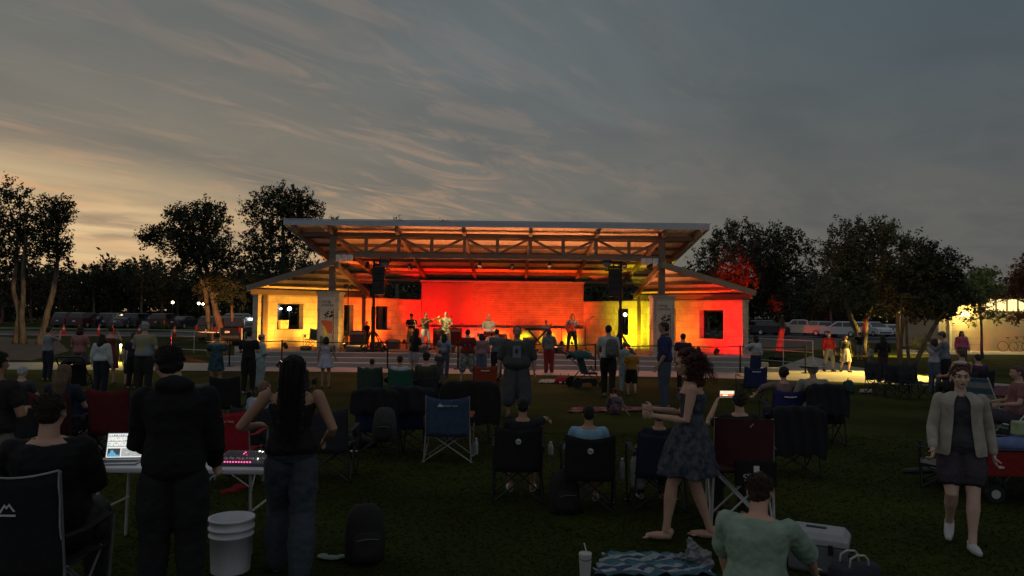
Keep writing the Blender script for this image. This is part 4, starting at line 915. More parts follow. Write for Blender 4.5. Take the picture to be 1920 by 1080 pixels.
# ------------------------------------------------------------------ vehicles
def car(name, loc, rz, col, label, kind='suv', lights_on=None, group=None):
    e = empty(name, loc, rz, label, 'car' if kind != 'truck' else 'pickup truck', group)
    P = {'suv': dict(L=4.7, h=1.72, w=1.88, hood=1.02, prof=[(-2.32, .55), (-2.30, 1.02), (-2.05, 1.10), (-1.98, 1.62), (-1.6, 1.72), (.2, 1.72), (.45, 1.66), (1.15, 1.12), (2.1, 1.0), (2.3, .82), (2.33, .5)], win=[(-1.85, 1.14), (-1.78, 1.55), (-1.5, 1.62), (.15, 1.62), (.92, 1.14)]),
         'sedan': dict(L=4.6, h=1.45, w=1.82, prof=[(-2.3, .5), (-2.28, .92), (-1.6, .98), (-.95, 1.38), (-.6, 1.44), (.35, 1.44), (.6, 1.38), (1.25, .98), (2.1, .88), (2.28, .7), (2.3, .48)], win=[(-1.35, 1.0), (-.85, 1.33), (.35, 1.36), (1.02, 1.0)]),
         'truck': dict(L=5.6, h=1.85, w=1.98, prof=[(-2.8, .6), (-2.8, 1.22), (-.95, 1.24), (-.85, 1.78), (-.5, 1.88), (.7, 1.88), (.95, 1.8), (1.45, 1.28), (2.65, 1.15), (2.8, .95), (2.8, .6)], win=[(-.7, 1.3), (-.62, 1.74), (.7, 1.76), (1.22, 1.3)])}[kind]
    w = P['w'] / 2; pm_ = mat('car_paint_%d_%d_%d' % tuple(int(c * 100) for c in col), col, .3, .1, var=.04, spec=.6); gl = mat('car_glass', (.012, .014, .016), .08, spec=.9)
    pr = P['prof']; hm_ = .62
    b = MB(); rings = []
    for yy, inn in ((-w, .0), (-w * .93, 0), (0, 0), (w * .93, 0), (w, 0)):
        rings.append([(x * (.985 if abs(yy) == w else 1), yy * (1 if z < 1.12 else (1 - .17 * (z - 1.1) / .6)), (z if z > .56 else .30) * (1 if abs(yy) < w * .95 or z < 1.1 else .985)) for x, z in [(P['prof'][0][0], .3)] + pr + [(pr[-1][0], .3)]])
    b.loft(rings); b.build('body', pm_, e, bevel=.05)
    for s in (-1, 1):
        b = MB(); wn = P['win']; y_ = s * (w + .004); b.loft([[(x, (y_ + s * o_) * (1 - .17 * (z - 1.1) / .6) if z > 1.1 else y_ + s * o_, z) for x, z in wn] for o_ in (-.03, .006)]); g = b.build('side_window', gl, e)
        b = MB(); b.bar(((wn[0][0] + wn[-1][0]) / 2, s * (w + .006), wn[0][1]), ((wn[0][0] + wn[-1][0]) / 2 + .02, s * (w * .905), wn[1][1] + .03), .08, .03); b.build('pillar', pm_, g)
        b = MB(); b.ell((wn[-1][0] - .1, s * (w + .1), 1.08), (.10, .11, .07), 8, 6); b.build('wing_mirror', pm_, e, smooth=True)
    top = [p for p in pr if p[1] == max(q[1] for q in pr)][-1]; i = pr.index(top); fr = pr[i + 2] if kind == 'suv' else pr[i + 2]; a_ = pr[i + 1]
    b = MB(); o_ = .012; b.quad((a_[0] + o_, -w * .78, a_[1] - .02 + o_), (a_[0] + o_, w * .78, a_[1] - .02 + o_), (fr[0] + o_, w * .9, fr[1] + .03 + o_), (fr[0] + o_, -w * .9, fr[1] + .03 + o_)); b.build('windscreen', gl, e)
    j = [k for k, p in enumerate(pr) if p[1] == top[1]][0]; c_, d_ = pr[j - 1], pr[j - 2] if kind != 'truck' else pr[j - 2]
    b = MB(); b.quad((c_[0] - o_, -w * .76, c_[1] - .03 + o_), (c_[0] - o_, w * .76, c_[1] - .03 + o_), (d_[0] - o_, w * .88, d_[1] + .05 + o_), (d_[0] - o_, -w * .88, d_[1] + .05 + o_)); b.build('rear_window', gl, e)
    wb = P['L'] * .30
    for x in (-wb, wb):
        for s in (-1, 1):
            b = MB(); b.tube([(x, s * (w - .2), .34), (x, s * (w - .17), .34), (x, s * (w - .01), .34), (x, s * (w + .01), .34)], [.28, .34, .34, .3], 22); t = b.build('wheel', M_black, e, smooth=True)
            b = MB(); b.tube([(x, s * (w + .012), .34), (x, s * (w + .02), .34)], [.21, .19], 14); b.build('rim', M_rail, t)
    for s in (-1, 1):
        b = MB(); b.ell((pr[-2][0] - .06, s * w * .72, .82 if kind != 'truck' else 1.0), (.10, .24, .09), 10, 6); b.build('headlight', mat('headlight' + ('_on' if lights_on == 'front' else ''), (.5, .5, .48), .15, **({'emit': (1, .95, .85), 'es': 6} if lights_on == 'front' else {})), e, smooth=True)
        b = MB(); b.box((pr[1][0] - .0, s * w * .84, .92 if kind != 'truck' else 1.05), (.06, .16, .3)); b.build('tail_light', mat('taillight', (.25, .01, .01), .25), e)
    b = MB(); b.box((pr[-1][0] + .005, 0, .48), (.06, w * 1.6, .16)); b.box((pr[0][0] - .005, 0, .48), (.06, w * 1.6, .16)); b.build('bumper', mat('bumper', (.05, .05, .05), .6), e)
    b = MB(); b.box((pr[0][0] - .04, 0, .78), (.02, .32, .12)); b.build('number_plate', M_white, e)
    return e
W_, S_, D_ = (.62, .64, .66), (.35, .36, .38), (.02, .022, .028)
for px, D, rz, col, kd, lab, lo in ((1580, 84, 128, W_, 'suv', 'white SUV seen from the side behind the red shirted walker', None), (1500, 88, 160, (.40, .37, .33), 'truck', 'pale pickup truck left of the white SUV', None), (1532, 90, 95, S_, 'suv', 'silver SUV parked nose out between pickup and white SUV', None),
    (1636, 88, -80, W_, 'suv', 'white SUV nose on, right of the forked trunk', None), (1662, 91, 100, W_, 'sedan', 'white car with lit tail beside the black tree stems', None), (1455, 94, 5, D_, 'sedan', 'dark sedan behind the railing at the right', None), (1430, 97, 90, S_, 'suv', 'silver SUV far back beside the end of the stage wall', None),
    (1478, 100, 92, W_, 'sedan', 'white sedan in the second parking row, between two trees', None), (1560, 100, 88, D_, 'suv', 'dark SUV behind the white SUV', None), (1440, 88, 8, D_, 'suv', 'black SUV nearest to the red lit trunk', None), (1412, 91, 90, S_, 'sedan', 'grey sedan just right of the wall end', None), (1520, 102, 90, S_, 'sedan', 'silver sedan at the back of the car park', None), (1700, 94, 95, D_, 'suv', 'black SUV behind the black tree stems', None)):
    p = A(px, 600, D); car('parked_car', (p.x, D, .006), R(rz), col, lab, kd, lo, 'cars in the park lot at the right')
for px, D, rz, col, kd, lab in ((420, 52, 86, (.03, .035, .045), 'suv', 'dark SUV parked left of the pavilion, rear towards us'), (460, 48, 84, (.012, .012, .014), 'suv', 'large black SUV touching the left edge of the stage wall'), (445, 64, 88, (.2, .2, .22), 'truck', 'pale pickup behind the two dark SUVs')):
    p = A(px, 600, D); car('parked_car', (p.x, D, .006), R(rz), col, lab, kd, None, 'cars parked left of the pavilion')
rc_ = random.Random(12)
for i in range(9):
    px = (165, 190, 215, 240, 262, 290, 312, 345, 136)[i]; p = A(px, 600, 84 + (i % 3)); car('parked_car', (p.x, p.y, .006), R(85 + rc_.uniform(-4, 4)), rc_.choice([D_, (.04, .04, .05), (.06, .02, .02), (.09, .09, .10)]), 'dim car parked across the left road, %s' % ('below the low cloud gap', 'second in the row', 'under the broad oak side', 'between two bushes', 'near the middle cone', 'beside a thin trunk', 'left of the far lamp', 'right of the far lamp', 'at the left end of the row')[i], ('suv', 'sedan')[i % 2], None, 'dim cars across the left road')
# low shrubs on the far kerb and near the building
def shrub(px, D, w, h, label, seed, m=None, py=None):
    p = A(px, 600, D); e = empty('shrub', (p.x, D, 0), 0, label, 'shrub', 'low shrubs around the park'); rng = np.random.default_rng(seed)
    me = tri_mesh('foliage', leaves([(0, 0, h * .5, w / 2, w / 2.4, h * .5), (w * .3, 0, h * .4, w / 3, w / 3, h * .4)], 1400, .07, rng), 4, m or M_leaf2); c = bpy.data.objects.new('foliage', me); COL.objects.link(c); c.parent = e; ALLKIDS.setdefault(e.name, []).append(c)
    b = MB()
    for k in range(4): limb(b, (0, 0, -.02), (w * .3 * math.cos(k * 1.6), w * .25 * math.sin(k * 1.6), h * .75), .03, .01, random.Random(seed + k), n=4)
    b.build('stems', M_bark, e)
for i, (px, D, w, h, lab) in enumerate(((1730, 47, 1.6, .9, 'spiky shrub at the left corner of the pale building'), (140, 84, 2.4, .9, 'low shrub on the far kerb at the left, beside the leaning tree'), (230, 84, 2.6, .8, 'low shrub on the far kerb below the row of dark trees'), (300, 82, 2.2, .8, 'low shrub on the far kerb left of the broad oak'), (1350, 50, 3, 1.6, 'shrub behind the right wing wall'), (1600, 50, 1.8, .6, 'low shrub in front of the white SUV'))): shrub(px, D, w, h, lab, 50 + i)
sheet('far_grass_strip', [(-150, 72), (-12, 78), (-12, 84), (-150, 80)], .012, mat('strip_grass', (.10, .12, .05), .95, var=.3, scale=.6))
sheet('kerb', [(-150, 51.6), (-7, 59.6), (-7, 60.0), (-150, 52.0)], .10, M_conc, th_=.1)
# ------------------------------------------------------------------ folding chairs
def fabric(name, col): return mat('fabric_' + name, col, .9, var=.15, scale=14, bump=.3)
def camp_chair(loc, rz, fab, label, frame=(.03, .03, .032), group='folding camp chairs on the lawn', w=.54, seat=.43, back=.88, logo=None, pipe=None, low=0, cover=None, arms=True, trimcol=None):
    e = empty('camp_chair', loc, rz, label, 'folding chair', group)
    fm = mat('chair_frame_%d' % int(frame[0] * 100), frame, .45, .3); h = w / 2; yb, yf = -.22, .23
    fx = h + .03
    for nm, p, q in (('leg', (-fx, yf, .012), (h - .03, yf, seat)), ('leg', (fx, yf + .022, .012), (-h + .03, yf + .022, seat)), ('leg', (-fx, yb, .012), (h - .03, yb, seat - .02)), ('leg', (fx, yb - .022, .012), (-h + .03, yb - .022, seat - .02)),
                     ('leg', (-fx, yb - .02, .012), (-h + .02, yf - .01, seat)), ('leg', (-fx + .02, yf, .012), (-h, yb, seat)), ('leg', (fx, yb - .02, .012), (h - .02, yf - .01, seat)), ('leg', (fx - .02, yf, .012), (h, yb, seat))):
        b = MB(); b.tube([p, q], .0095, 8); b.box((p[0], p[1], .012), (.045, .045, .022)); b.build(nm, fm, e)
    for x in (-1, 1):
        b = MB(); b.tube([(x * fx, yb - .02, .012), (x * h, yb - .03, seat), (x * (h - .005), yb - .10, back)], .0105, 8); b.build('upright', fm, e)
        if arms:
            b = MB(); b.tube([(x * (fx - .01), yf + .01, .012), (x * (fx + .01), yf + .03, seat + .21)], .0095, 8); b.build('arm_post', fm, e)
            b = MB(); b.loft([[(x * (h + .01) + dx, y, z + dz) for dx, dz in ((-.028, -.004), (.028, -.004), (.028, .004), (-.028, .004))] for y, z in ((yb - .05, seat + .20), (-.05, seat + .185), (yf + .05, seat + .215))]); b.build('armrest', fabric('strap' + label[:3], tuple(c * .8 for c in fab)), e)
    if arms:
        b = MB(); b.lathe([(.001, seat + .07), (.036, seat + .07), (.045, seat + .19), (.041, seat + .19), (.033, seat + .078), (.001, seat + .078)], (h + .012, .13, 0), 14); b.build('cup_holder', fabric('holder', (.02, .02, .025)), e, smooth=True)
    fb = fabric('%d_%d_%d' % tuple(int(c * 100) for c in fab), fab)
    n = 9; b = MB(); rows = []
    for j in range(n):          # sagging seat
        y = yb - .02 + (yf + .04 - yb) * j / (n - 1); rows.append([Vector((-h + 2 * h * i / (n - 1), y, seat - .055 * math.sin(math.pi * i / (n - 1)) * (1 - .3 * j / (n - 1)) + .012 * math.sin(i * 2.1 + j))) for i in range(n)])
    def slab(rows, dv):
        m = MB(); N_ = len(rows); K_ = len(rows[0]); o = [v for r in rows for v in r] + [v + dv for r in rows for v in r]; T = N_ * K_; f = []
        for j in range(N_ - 1):
            for i in range(K_ - 1):
                a = j * K_ + i; f += [(a, a + 1, a + K_ + 1, a + K_), (T + a, T + a + K_, T + a + K_ + 1, T + a + 1)]
        for i in range(K_ - 1): f += [(i, T + i, T + i + 1, i + 1), ((N_ - 1) * K_ + i, (N_ - 1) * K_ + i + 1, T + (N_ - 1) * K_ + i + 1, T + (N_ - 1) * K_ + i)]
        for j in range(N_ - 1): f += [(j * K_, (j + 1) * K_, T + (j + 1) * K_, T + j * K_), (j * K_ + K_ - 1, T + j * K_ + K_ - 1, T + (j + 1) * K_ + K_ - 1, (j + 1) * K_ + K_ - 1)]
        m.add(o, f); return m
    slab(rows, Vector((0, 0, .008))).build('seat', fb, e, smooth=True)
    rows = []
    for j in range(n):
        t = j / (n - 1); z = seat - .07 + (back - seat + .07) * t; rows.append([Vector((-h + .004 + 2 * (h - .004) * i / (n - 1), yb - .03 - .07 * t - .05 * math.sin(math.pi * i / (n - 1)) * (1 - .35 * t) + .006 * math.sin(i * 1.7 + j * 2.3), z - (.045 * math.sin(math.pi * i / (n - 1)) * t ** 4)))
                                                                         for i in range(n)])
    bk = slab(rows, Vector((0, -.009, 0))).build('backrest', fb, e, smooth=True)
    if pipe:
        b = MB(); b.tube([v + Vector((0, -.012, .006)) for v in rows[-1]], .007, 6); b.tube([r[-1] + Vector((0, -.014, 0)) for r in rows[3:]], .006, 6); b.tube([r[0] + Vector((0, -.014, 0)) for r in rows[6:]], .006, 6); b.build('piping', fabric('pipe', pipe), bk)
    ly = yb - .03 - .07 * .75 - .05 - .013
    if logo:
        lm = fabric('logo' + logo[0], (.62, .60, .58)); z = back - .12
        if logo[0] == 'peak':
            b = MB(); x0 = -.10; b.add([(x0 - .04, ly - .004, z - .02), (x0 - .0, ly - .004, z + .03), (x0 + .018, ly - .004, z + .005), (x0 + .026, ly - .004, z + .014), (x0 + .05, ly - .004, z - .02)], [(0, 1, 2, 3, 4)]); b.build('logo', lm, bk)
            if logo[1]: text(logo[1], 'logo_lettering', lm, bk, .032, (.045, ly - .002, z - .008), (R(90), 0, 0))
        elif logo[0] == 'bigpeak':
            b = MB(); z = back - .22
            b.add([(x, ly - .006, z + zz_) for x, zz_ in ((-.055, -.03), (-.02, .025), (-.005, .01), (.01, .03), (.05, -.02), (.035, -.02), (.01, .012), (-.005, -.008), (-.02, .005), (-.04, -.03))], [tuple(range(10))]); b.box((0, ly - .004, z - .045), (.10, .003, .012)); b.build('logo', lm, bk)
        elif logo[0] == 'disc':
            z = back - .16
            b = MB(); b.loft([[(.03 * math.cos(u), ly - q, z + .03 * math.sin(u)) for u in [6.283 * j / 24 for j in range(24)]] for q in (.004, .007)]); b.build('logo', lm, bk)
            text('hp', 'logo_lettering', fabric('ink', (.01, .01, .012)), bk, .045, (0, ly - .009, z), (R(90), 0, 0))
            b = MB(); b.box((.02, yb - .085, seat - .03), (.045, .004, .012)); b.build('tag', lm, bk)
        elif logo[0] == 'word':
            b = MB(); b.tube([(-.10, ly - .004, back - .12), (-.03, ly - .004, back - .126), (.04, ly - .004, back - .126), (.10, ly - .004, back - .118)], [.013, .011, .013, .011], 6, flat=.3); b.build('logo', fabric('logoword', (.26, .25, .27)), bk)
    return e
def draped(loc, rz, col, label, w=.62, top=.95, drop=.5, cat='jacket', name='draped_jacket', seed=1, group=None, depth=.16):
    """a garment or blanket hung over a chair back (its own thing)"""
    e = empty(name, loc, rz, label, cat, group); rnd = random.Random(seed); n = 22; rows = []
    prof = [(-.26 - depth, top - drop), (-.27 - depth * .8, top - drop * .6), (-.29 - depth * .5, top - drop * .3), (-.33 - .05, top - .03), (-.325, top + .012), (-.27, top + .005), (-.235, top - .08), (-.21, top - drop * .5)]
    for k, (y, z) in enumerate(prof):
        rows.append([Vector((-w / 2 * (1 + .06 * math.sin(k)) + w * (1 + .06 * math.sin(k)) * i / (n - 1), y + .02 * math.sin(i * 1.3 + k * .8) * (k < 4), z + (.03 * math.sin(i * .9 + seed) + rnd.uniform(-.01, .01)) * (1 if k in (0, 7) else .35) - .05 * (2 * i / (n - 1) - 1) ** 4)) for i in range(n)])
    b = MB(); b.loft(rows, cap=False, closed=False); o = b.build('cloth', fabric('drape_%d_%d' % (int(col[0] * 100), int(col[2] * 100)), col), e, smooth=True)
    o.modifiers.new('s', 'SOLIDIFY').thickness = .018; o.modifiers.new('u', 'SUBSURF').levels = 1
    return e
def backpack(loc, rz, col, label, s=1., col2=None, cat='backpack', wire=False, tilt=0, pocket=True, group=None):
    e = empty('backpack', loc, rz, label, cat, group); e.rotation_euler = (R(tilt), 0, rz); m = fabric('pack_%d_%d_%d' % tuple(int(c * 100) for c in col), col); m2 = fabric('pack2_%d_%d_%d' % tuple(int(c * 100) for c in (col2 or col)), tuple((col2 or col)))
    b = MB(); rg = []
    for z, w, d in ((0, .13, .08), (.03, .16, .10), (.18, .165, .11), (.32, .155, .10), (.41, .13, .08), (.46, .08, .05), (.47, .02, .02)):
        rg.append([(w * s * math.copysign(abs(math.cos(u)) ** .55, math.cos(u)), d * s * math.copysign(abs(math.sin(u)) ** .6, math.sin(u)), z * s) for u in [6.283 * j / 20 for j in range(20)]])
    b.loft(rg); body = b.build('bag_body', m, e, smooth=True)
    if pocket:
        b = MB(); b.loft([[(w * s * math.copysign(abs(math.cos(u)) ** .5, math.cos(u)), (-.10 - (.045 if k else 0)) * s + .01 * math.sin(u) * s, (.15 + h * math.copysign(abs(math.sin(u)) ** .6, math.sin(u))) * s) for u in [6.283 * j / 18 for j in range(18)]] for k, w, h in ((0, .125, .12), (1, .115, .11), (1, .05, .05))]); b.build('front_pocket', m2, e, smooth=True)
        b = MB(); b.tube([(x * s, -.152 * s, (.20 + .02 * math.cos(x * 12)) * s) for x in (-.09, -.045, 0, .045, .09)], .004, 6); b.build('zip', fabric('zip', (.12, .12, .12)), e)
    for x in (-1, 1):
        b = MB(); b.loft([[(x * .075 * s + dx, y * s + dy, z * s) for dx, dy in ((-.025, 0), (.025, 0), (.025, .012), (-.025, .012))] for y, z in ((.09, .05), (.15, .12), (.16, .28), (.10, .42))]); b.build('shoulder_strap', m2, e)
    b = MB(); b.tube([(-.04 * s, .03 * s, .45 * s), (-.03 * s, .03 * s, .52 * s), (.03 * s, .03 * s, .52 * s), (.04 * s, .03 * s, .45 * s)], .008, 6); b.build('handle', m2, e)
    return e
def flat_blanket(pts, label, cols, z=.012, cat='blanket', name='picnic_blanket', stripes=9, group=None, check=False):
    """wrinkled cloth sheet spread over four ground corners"""
    c = sum((Vector(p) for p in pts), Vector((0, 0, 0))) / 4; rnd = random.Random(len(label)); n = 26; P = [Vector(p) - c for p in pts]; rows = []
    for j in range(n):
        t = j / (n - 1); a_, b_ = P[0].lerp(P[3], t), P[1].lerp(P[2], t)
        rows.append([a_.lerp(b_, i / (n - 1)) + Vector((.02 * math.sin(j * 1.1 + i), .02 * math.sin(i * .9 + j * .4), z + .014 + .012 * math.sin(i * 1.4 + j * .7) + .01 * math.sin(j * 2.1 - i * .8) + .006 * rnd.random())) for i in range(n)])
    b = MB(); ms = [fabric('blk_%d_%d_%d' % tuple(int(q * 100) for q in k), k) for k in cols]
    o = [v for r in rows for v in r]; fs = []; mi = []
    for j in range(n - 1):
        for i in range(n - 1):
            a = j * n + i; fs.append((a, a + 1, a + n + 1, a + n)); mi.append(((i + j) % 2 if check else int(j * stripes / n)) % len(cols))
    b.v = o; b.f = fs; b.m = mi
    ob = b.build(name, ms, smooth=True); ob.location = (c.x, c.y, 0); ob.modifiers.new('s', 'SOLIDIFY').thickness = -.008; tag(ob, label, cat, group)
    return ob
def bottle(loc, label, col=(.5, .55, .55), h=.22, group=None, name='water_bottle', cat='bottle'):
    e = empty(name, loc, 0, label, cat, group); b = MB(); b.lathe([(.001, 0), (.031, .002), (.033, .01), (.033, h * .62), (.026, h * .78), (.013, h * .88), (.013, h * .93)], n=14); b.build('bottle_body', mat('bottle_%d' % int(col[0] * 100), col, .2, alpha=None, spec=.6), e, smooth=True)
    b = MB(); b.lathe([(.015, h * .9), (.015, h), (.001, h)], n=12); b.build('bottle_cap', M_white, e, smooth=True)
    return e
# ------------------------------------------------------------------ sound desk at the left
tx0, tx1 = A(170, 870, 6.5), A(512, 870, 6.5); TZ = .735; tc_ = (tx0 + tx1) / 2
tab = empty('folding_table', (tc_.x, 6.62, 0), 0, 'long white plastic folding table carrying the laptop and mixing desk', 'table')
L_ = tx1.x - tx0.x
b = MB(); b.box((0, 0, TZ - .022), (L_, .70, .044)); b.build('table_top', mat('white_plastic', (.58, .59, .60), .5, var=.05), tab, bevel=.012)
for x in (-L_ / 2 + .15, L_ / 2 - .15):
    for y in (-.25, .25):
        b = MB(); b.tube([(x, y, TZ - .045), (x * 1.03, y, .005)], .014, 8); b.build('leg', M_rail, tab)
    b = MB(); b.tube([(x, -.25, .35), (x, .25, .35)], .011, 8); b.build('cross_bar', M_rail, tab)
# laptop
lp = A(221, 850, 6.45); lap = empty('laptop', (lp.x, 6.50, TZ), R(8), 'open laptop with a bright audio editing screen beside the seated bearded man', 'laptop')
b = MB(); b.box((0, -.02, .008), (.33, .23, .015)); b.build('keyboard_base', mat('laptop_grey', (.30, .31, .33), .4, .5, var=.05), lap, bevel=.004)
b = MB()
for j in range(5):
    for i in range(13): b.box((-.144 + i * .024, -.075 + j * .022, .0175), (.019, .017, .003))
k0 = b.build('keys', mat('keys', (.02, .02, .02), .6), lap); tag(k0, kind='stuff')
tl = R(-14); Rx = Matrix.Rotation(tl, 3, 'X'); sc_o = Vector((0, .10, .016))
def scr(x, z, y=-.004): return sc_o + Rx @ Vector((x, y, z))
b = MB(); b.loft([[scr(x, z, y) for x, z in ((-.165, 0), (.165, 0), (.165, .222), (-.165, .222))] for y in (.006, -.002)]); lid = b.build('lid', MATS['laptop_grey'], lap)
def scrq(name, x0, z0, x1, z1, col, es, k=1): 
    b = MB(); b.quad(scr(x0, z0, -.003 - k * .0006), scr(x1, z0, -.003 - k * .0006), scr(x1, z1, -.003 - k * .0006), scr(x0, z1, -.003 - k * .0006)); return b
scrq('s', -.158, .008, .158, .214, 0, 0).build('screen', mat('screen_white', (.5, .5, .5), .3, emit=(.80, .82, .80), es=1.0), lap)
cols_ = {'dark': (.05, .06, .06), 'green': (.10, .45, .18), 'pink': (.85, .25, .55), 'blue': (.10, .45, .85), 'yellow': (.75, .8, .25), 'grey': (.42, .44, .44), 'orange': (.85, .45, .2), 'teal': (.2, .7, .75)}
rn = random.Random(4); 
def marks(name, items):
    for cn in sorted({i[4] for i in items}):
        b = MB()
        for i_, (x0, z0, x1, z1, c_) in enumerate(items):
            if c_ == cn: b.quad(scr(x0, z0, -.0045 - .0003 * (i_ % 4)), scr(x1, z0, -.0045 - .0003 * (i_ % 4)), scr(x1, z1, -.0045 - .0003 * (i_ % 4)), scr(x0, z1, -.0045 - .0003 * (i_ % 4)))
        o = b.build('screen_picture', mat('screen_' + cn, (.02, .02, .02), .3, emit=cols_[cn], es=1.0), lap)
it = [(-.15, .016, -.045, .086, 'dark'), (-.035, .016, .15, .086, 'grey'), (-.155, .10, .155, .104, 'dark'), (-.155, .185, .155, .189, 'dark'), (-.155, .145, .155, .149, 'dark')]
marks('p', it); it = []
for i in range(26):
    h_ = .012 + .05 * math.exp(-((i - 9) / 6) ** 2) * (.7 + .3 * rn.random()); it.append((-.145 + i * .0037, .018, -.142 + i * .0037, .018 + h_, 'blue' if i % 3 else 'teal'))
for r_ in range(4):
    for i in range(22):
        if rn.random() < .75: x_ = -.15 + i * .0136; z_ = .108 + r_ * .018 + (.006 if r_ > 1 else 0); it.append((x_, z_, x_ + .004 + .008 * rn.random(), z_ + .004 + .008 * rn.random(), rn.choice(['dark', 'green', 'dark', 'yellow', 'grey', 'pink'])))
for i in range(30): x_ = -.03 + .17 * rn.random(); z_ = .02 + .058 * rn.random(); it.append((x_, z_, x_ + .012, z_ + .004, rn.choice(['orange', 'yellow', 'dark', 'green', 'pink'])))
for i in range(16): x_ = -.15 + i * .019; it.append((x_, .194, x_ + .012, .204, rn.choice(['dark', 'grey', 'dark'])))
marks('p', it)
# mixing desk
mp_ = A(462, 862, 6.5); mx = empty('mixing_desk', (mp_.x, 6.55, TZ), 0, 'small mixing desk with glowing pink and white lights on the white table', 'mixing desk')
b = MB(); b.add([(-.24, -.17, 0), (.24, -.17, 0), (.24, .17, 0), (-.24, .17, 0), (-.24, -.17, .03), (.24, -.17, .03), (.24, .17, .075), (-.24, .17, .075)], [(0, 1, 2, 3), (7, 6, 5, 4), (0, 4, 5, 1), (1, 5, 6, 2), (2, 6, 7, 3), (3, 7, 4, 0)]); b.build('console_body', mat('console_grey', (.10, .10, .11), .5), mx, bevel=.006)
zt_ = lambda y: .0305 + (y + .17) / .34 * .045
b = MB()
for i in range(16): b.box((-.21 + i * .028, -.10 + .03 * rn.random(), zt_(-.08) + .012), (.012, .022, .012))
b.build('faders', M_white, mx)['kind'] = 'stuff'
b = MB()
for i in range(16):
    for j in range(5): b.lathe([(.007, 0), (.006, .014), (.001, .015)], (-.21 + i * .028, -.01 + j * .033, zt_(-.01 + j * .033)), 8)
b.build('knobs', mat('knob', (.25, .25, .25), .5), mx)['kind'] = 'stuff'
for nm_, c_, pts_ in (('pink_light', (1, .08, .3), [(-.22 + i * .024, -.155) for i in range(13)] + [(-.06, .10), (-.06, .06)]), ('white_light', (1, .98, .9), [(.07, .13), (.085, .12), (.16, .125), (.05, .14), (.10, -.06), (.2, .13)]), ('red_light', (1, .05, .08), [(.20, -.06), (-.02, .03)])):
    for (x_, y_) in pts_:
        b = MB(); b.ell((x_, y_, zt_(y_) + .004), (.007, .007, .005), 8, 5); b.build(nm_, mat(nm_, (.1, .1, .1), .3, emit=c_, es=3.0 if nm_ != 'white_light' else 5), mx)
# bucket
bp_ = G(432, 1070); bk_ = empty('bucket', (bp_.x, bp_.y, 0), 0, 'white plastic bucket standing on the grass beside the dark standing man', 'bucket')
b = MB(); s_ = 1.12; b.lathe([(.001, 0), (.130 * s_, 0), (.133 * s_, .012), (.143 * s_, .25 * s_), (.152 * s_, .251 * s_), (.153 * s_, .262 * s_), (.145 * s_, .264 * s_), (.147 * s_, .30 * s_), (.156 * s_, .301 * s_), (.157 * s_, .312 * s_), (.148 * s_, .314 * s_), (.150 * s_, .36 * s_), (.158 * s_, .362 * s_), (.158 * s_, .378 * s_), (.144 * s_, .378 * s_), (.138 * s_, .25 * s_), (.125 * s_, .02), (.001, .018)], n=40)
b.build('pail', mat('bucket_plastic', (.74, .75, .78), .45, var=.06), bk_, smooth=True)
b = MB(); b.tube([(.157 * s_ * math.cos(t), .03 - .13 * math.sin(t) * 0 - .160 * s_ * math.sin(t), .335 * s_ - .10 * math.sin(t)) for t in [math.pi * i / 10 for i in range(11)]], .0028, 6); b.build('wire_handle', M_rail, bk_)
# near ground things
p = G(683, 1052); backpack((p.x, p.y, 0), R(20), (.018, .017, .016), 'dark backpack standing alone on the lawn right of the woman in jeans', 1.0)
b = MB(); p = G(620, 1050); b.ell((0, 0, .02), (.10, .05, .018), 8, 5); b.ell((.09, .03, .022), (.06, .04, .015), 8, 5); b.ell((-.08, .05, .018), (.05, .06, .014), 8, 5); o = b.build('crumpled_wrapper', mat('wrapper', (.20, .30, .24), .4, bump=1, scale=20), None, smooth=True, vox=.008); o.location = (p.x, p.y, 0); tag(o, 'pale green crumpled wrapper on the grass by the jeans hem', 'wrapper')
def cooler(px, py, label):
    p = G(px, py); e = empty('cooler', (p.x, p.y, 0), R(-28), label, 'cooler'); e.scale = (.86, .86, .86); m = mat('cooler_white', (.33, .34, .35), .5, var=.06); m2 = mat('cooler_grey', (.12, .13, .14), .6)
    b = MB(); b.loft([[(x * w, y * d, z) for x, y in ((-1, -1), (1, -1), (1, 1), (-1, 1))] for w, d, z in ((.23, .15, 0), (.25, .17, .04), (.265, .18, .27))]); b.build('tub', m2, e, bevel=.02)
    b = MB(); b.loft([[(x * w, y * d, z) for x, y in ((-1, -1), (1, -1), (1, 1), (-1, 1))] for w, d, z in ((.272, .187, .272), (.272, .187, .33), (.22, .15, .395))]); b.build('lid', m, e, bevel=.015)
    b = MB(); b.box((-.02, .0, .40), (.18, .05, .012)); b.build('lid_handle', M_black, e, bevel=.004)
    for x in (-.12, .12): b = MB(); b.box((x, -.192, .25), (.04, .018, .09)); b.build('latch', M_black, e, bevel=.004)
    for x in (-1, 1): b = MB(); b.tube([(x * .262, -.09, .2), (x * .31, -.08, .19), (x * .31, .08, .19), (x * .262, .09, .2)], .011, 8); b.build('side_handle', M_black, e)
    b = MB(); b.lathe([(.001, 0), (.022, 0), (.022, .015), (.001, .015)], n=14); o = b.build('drain_plug', M_black, e); o.location = (.255, -.05, .06); o.rotation_euler = (0, R(90), 0)
cooler(1535, 1068, 'pale grey hard cooler with a black lid handle beside the man in mint green')
p = G(1602, 1108); e = empty('tote_bag', (p.x, p.y, 0), R(10), 'dark tote bag with white rope handles at the bottom edge beside the cooler', 'bag')
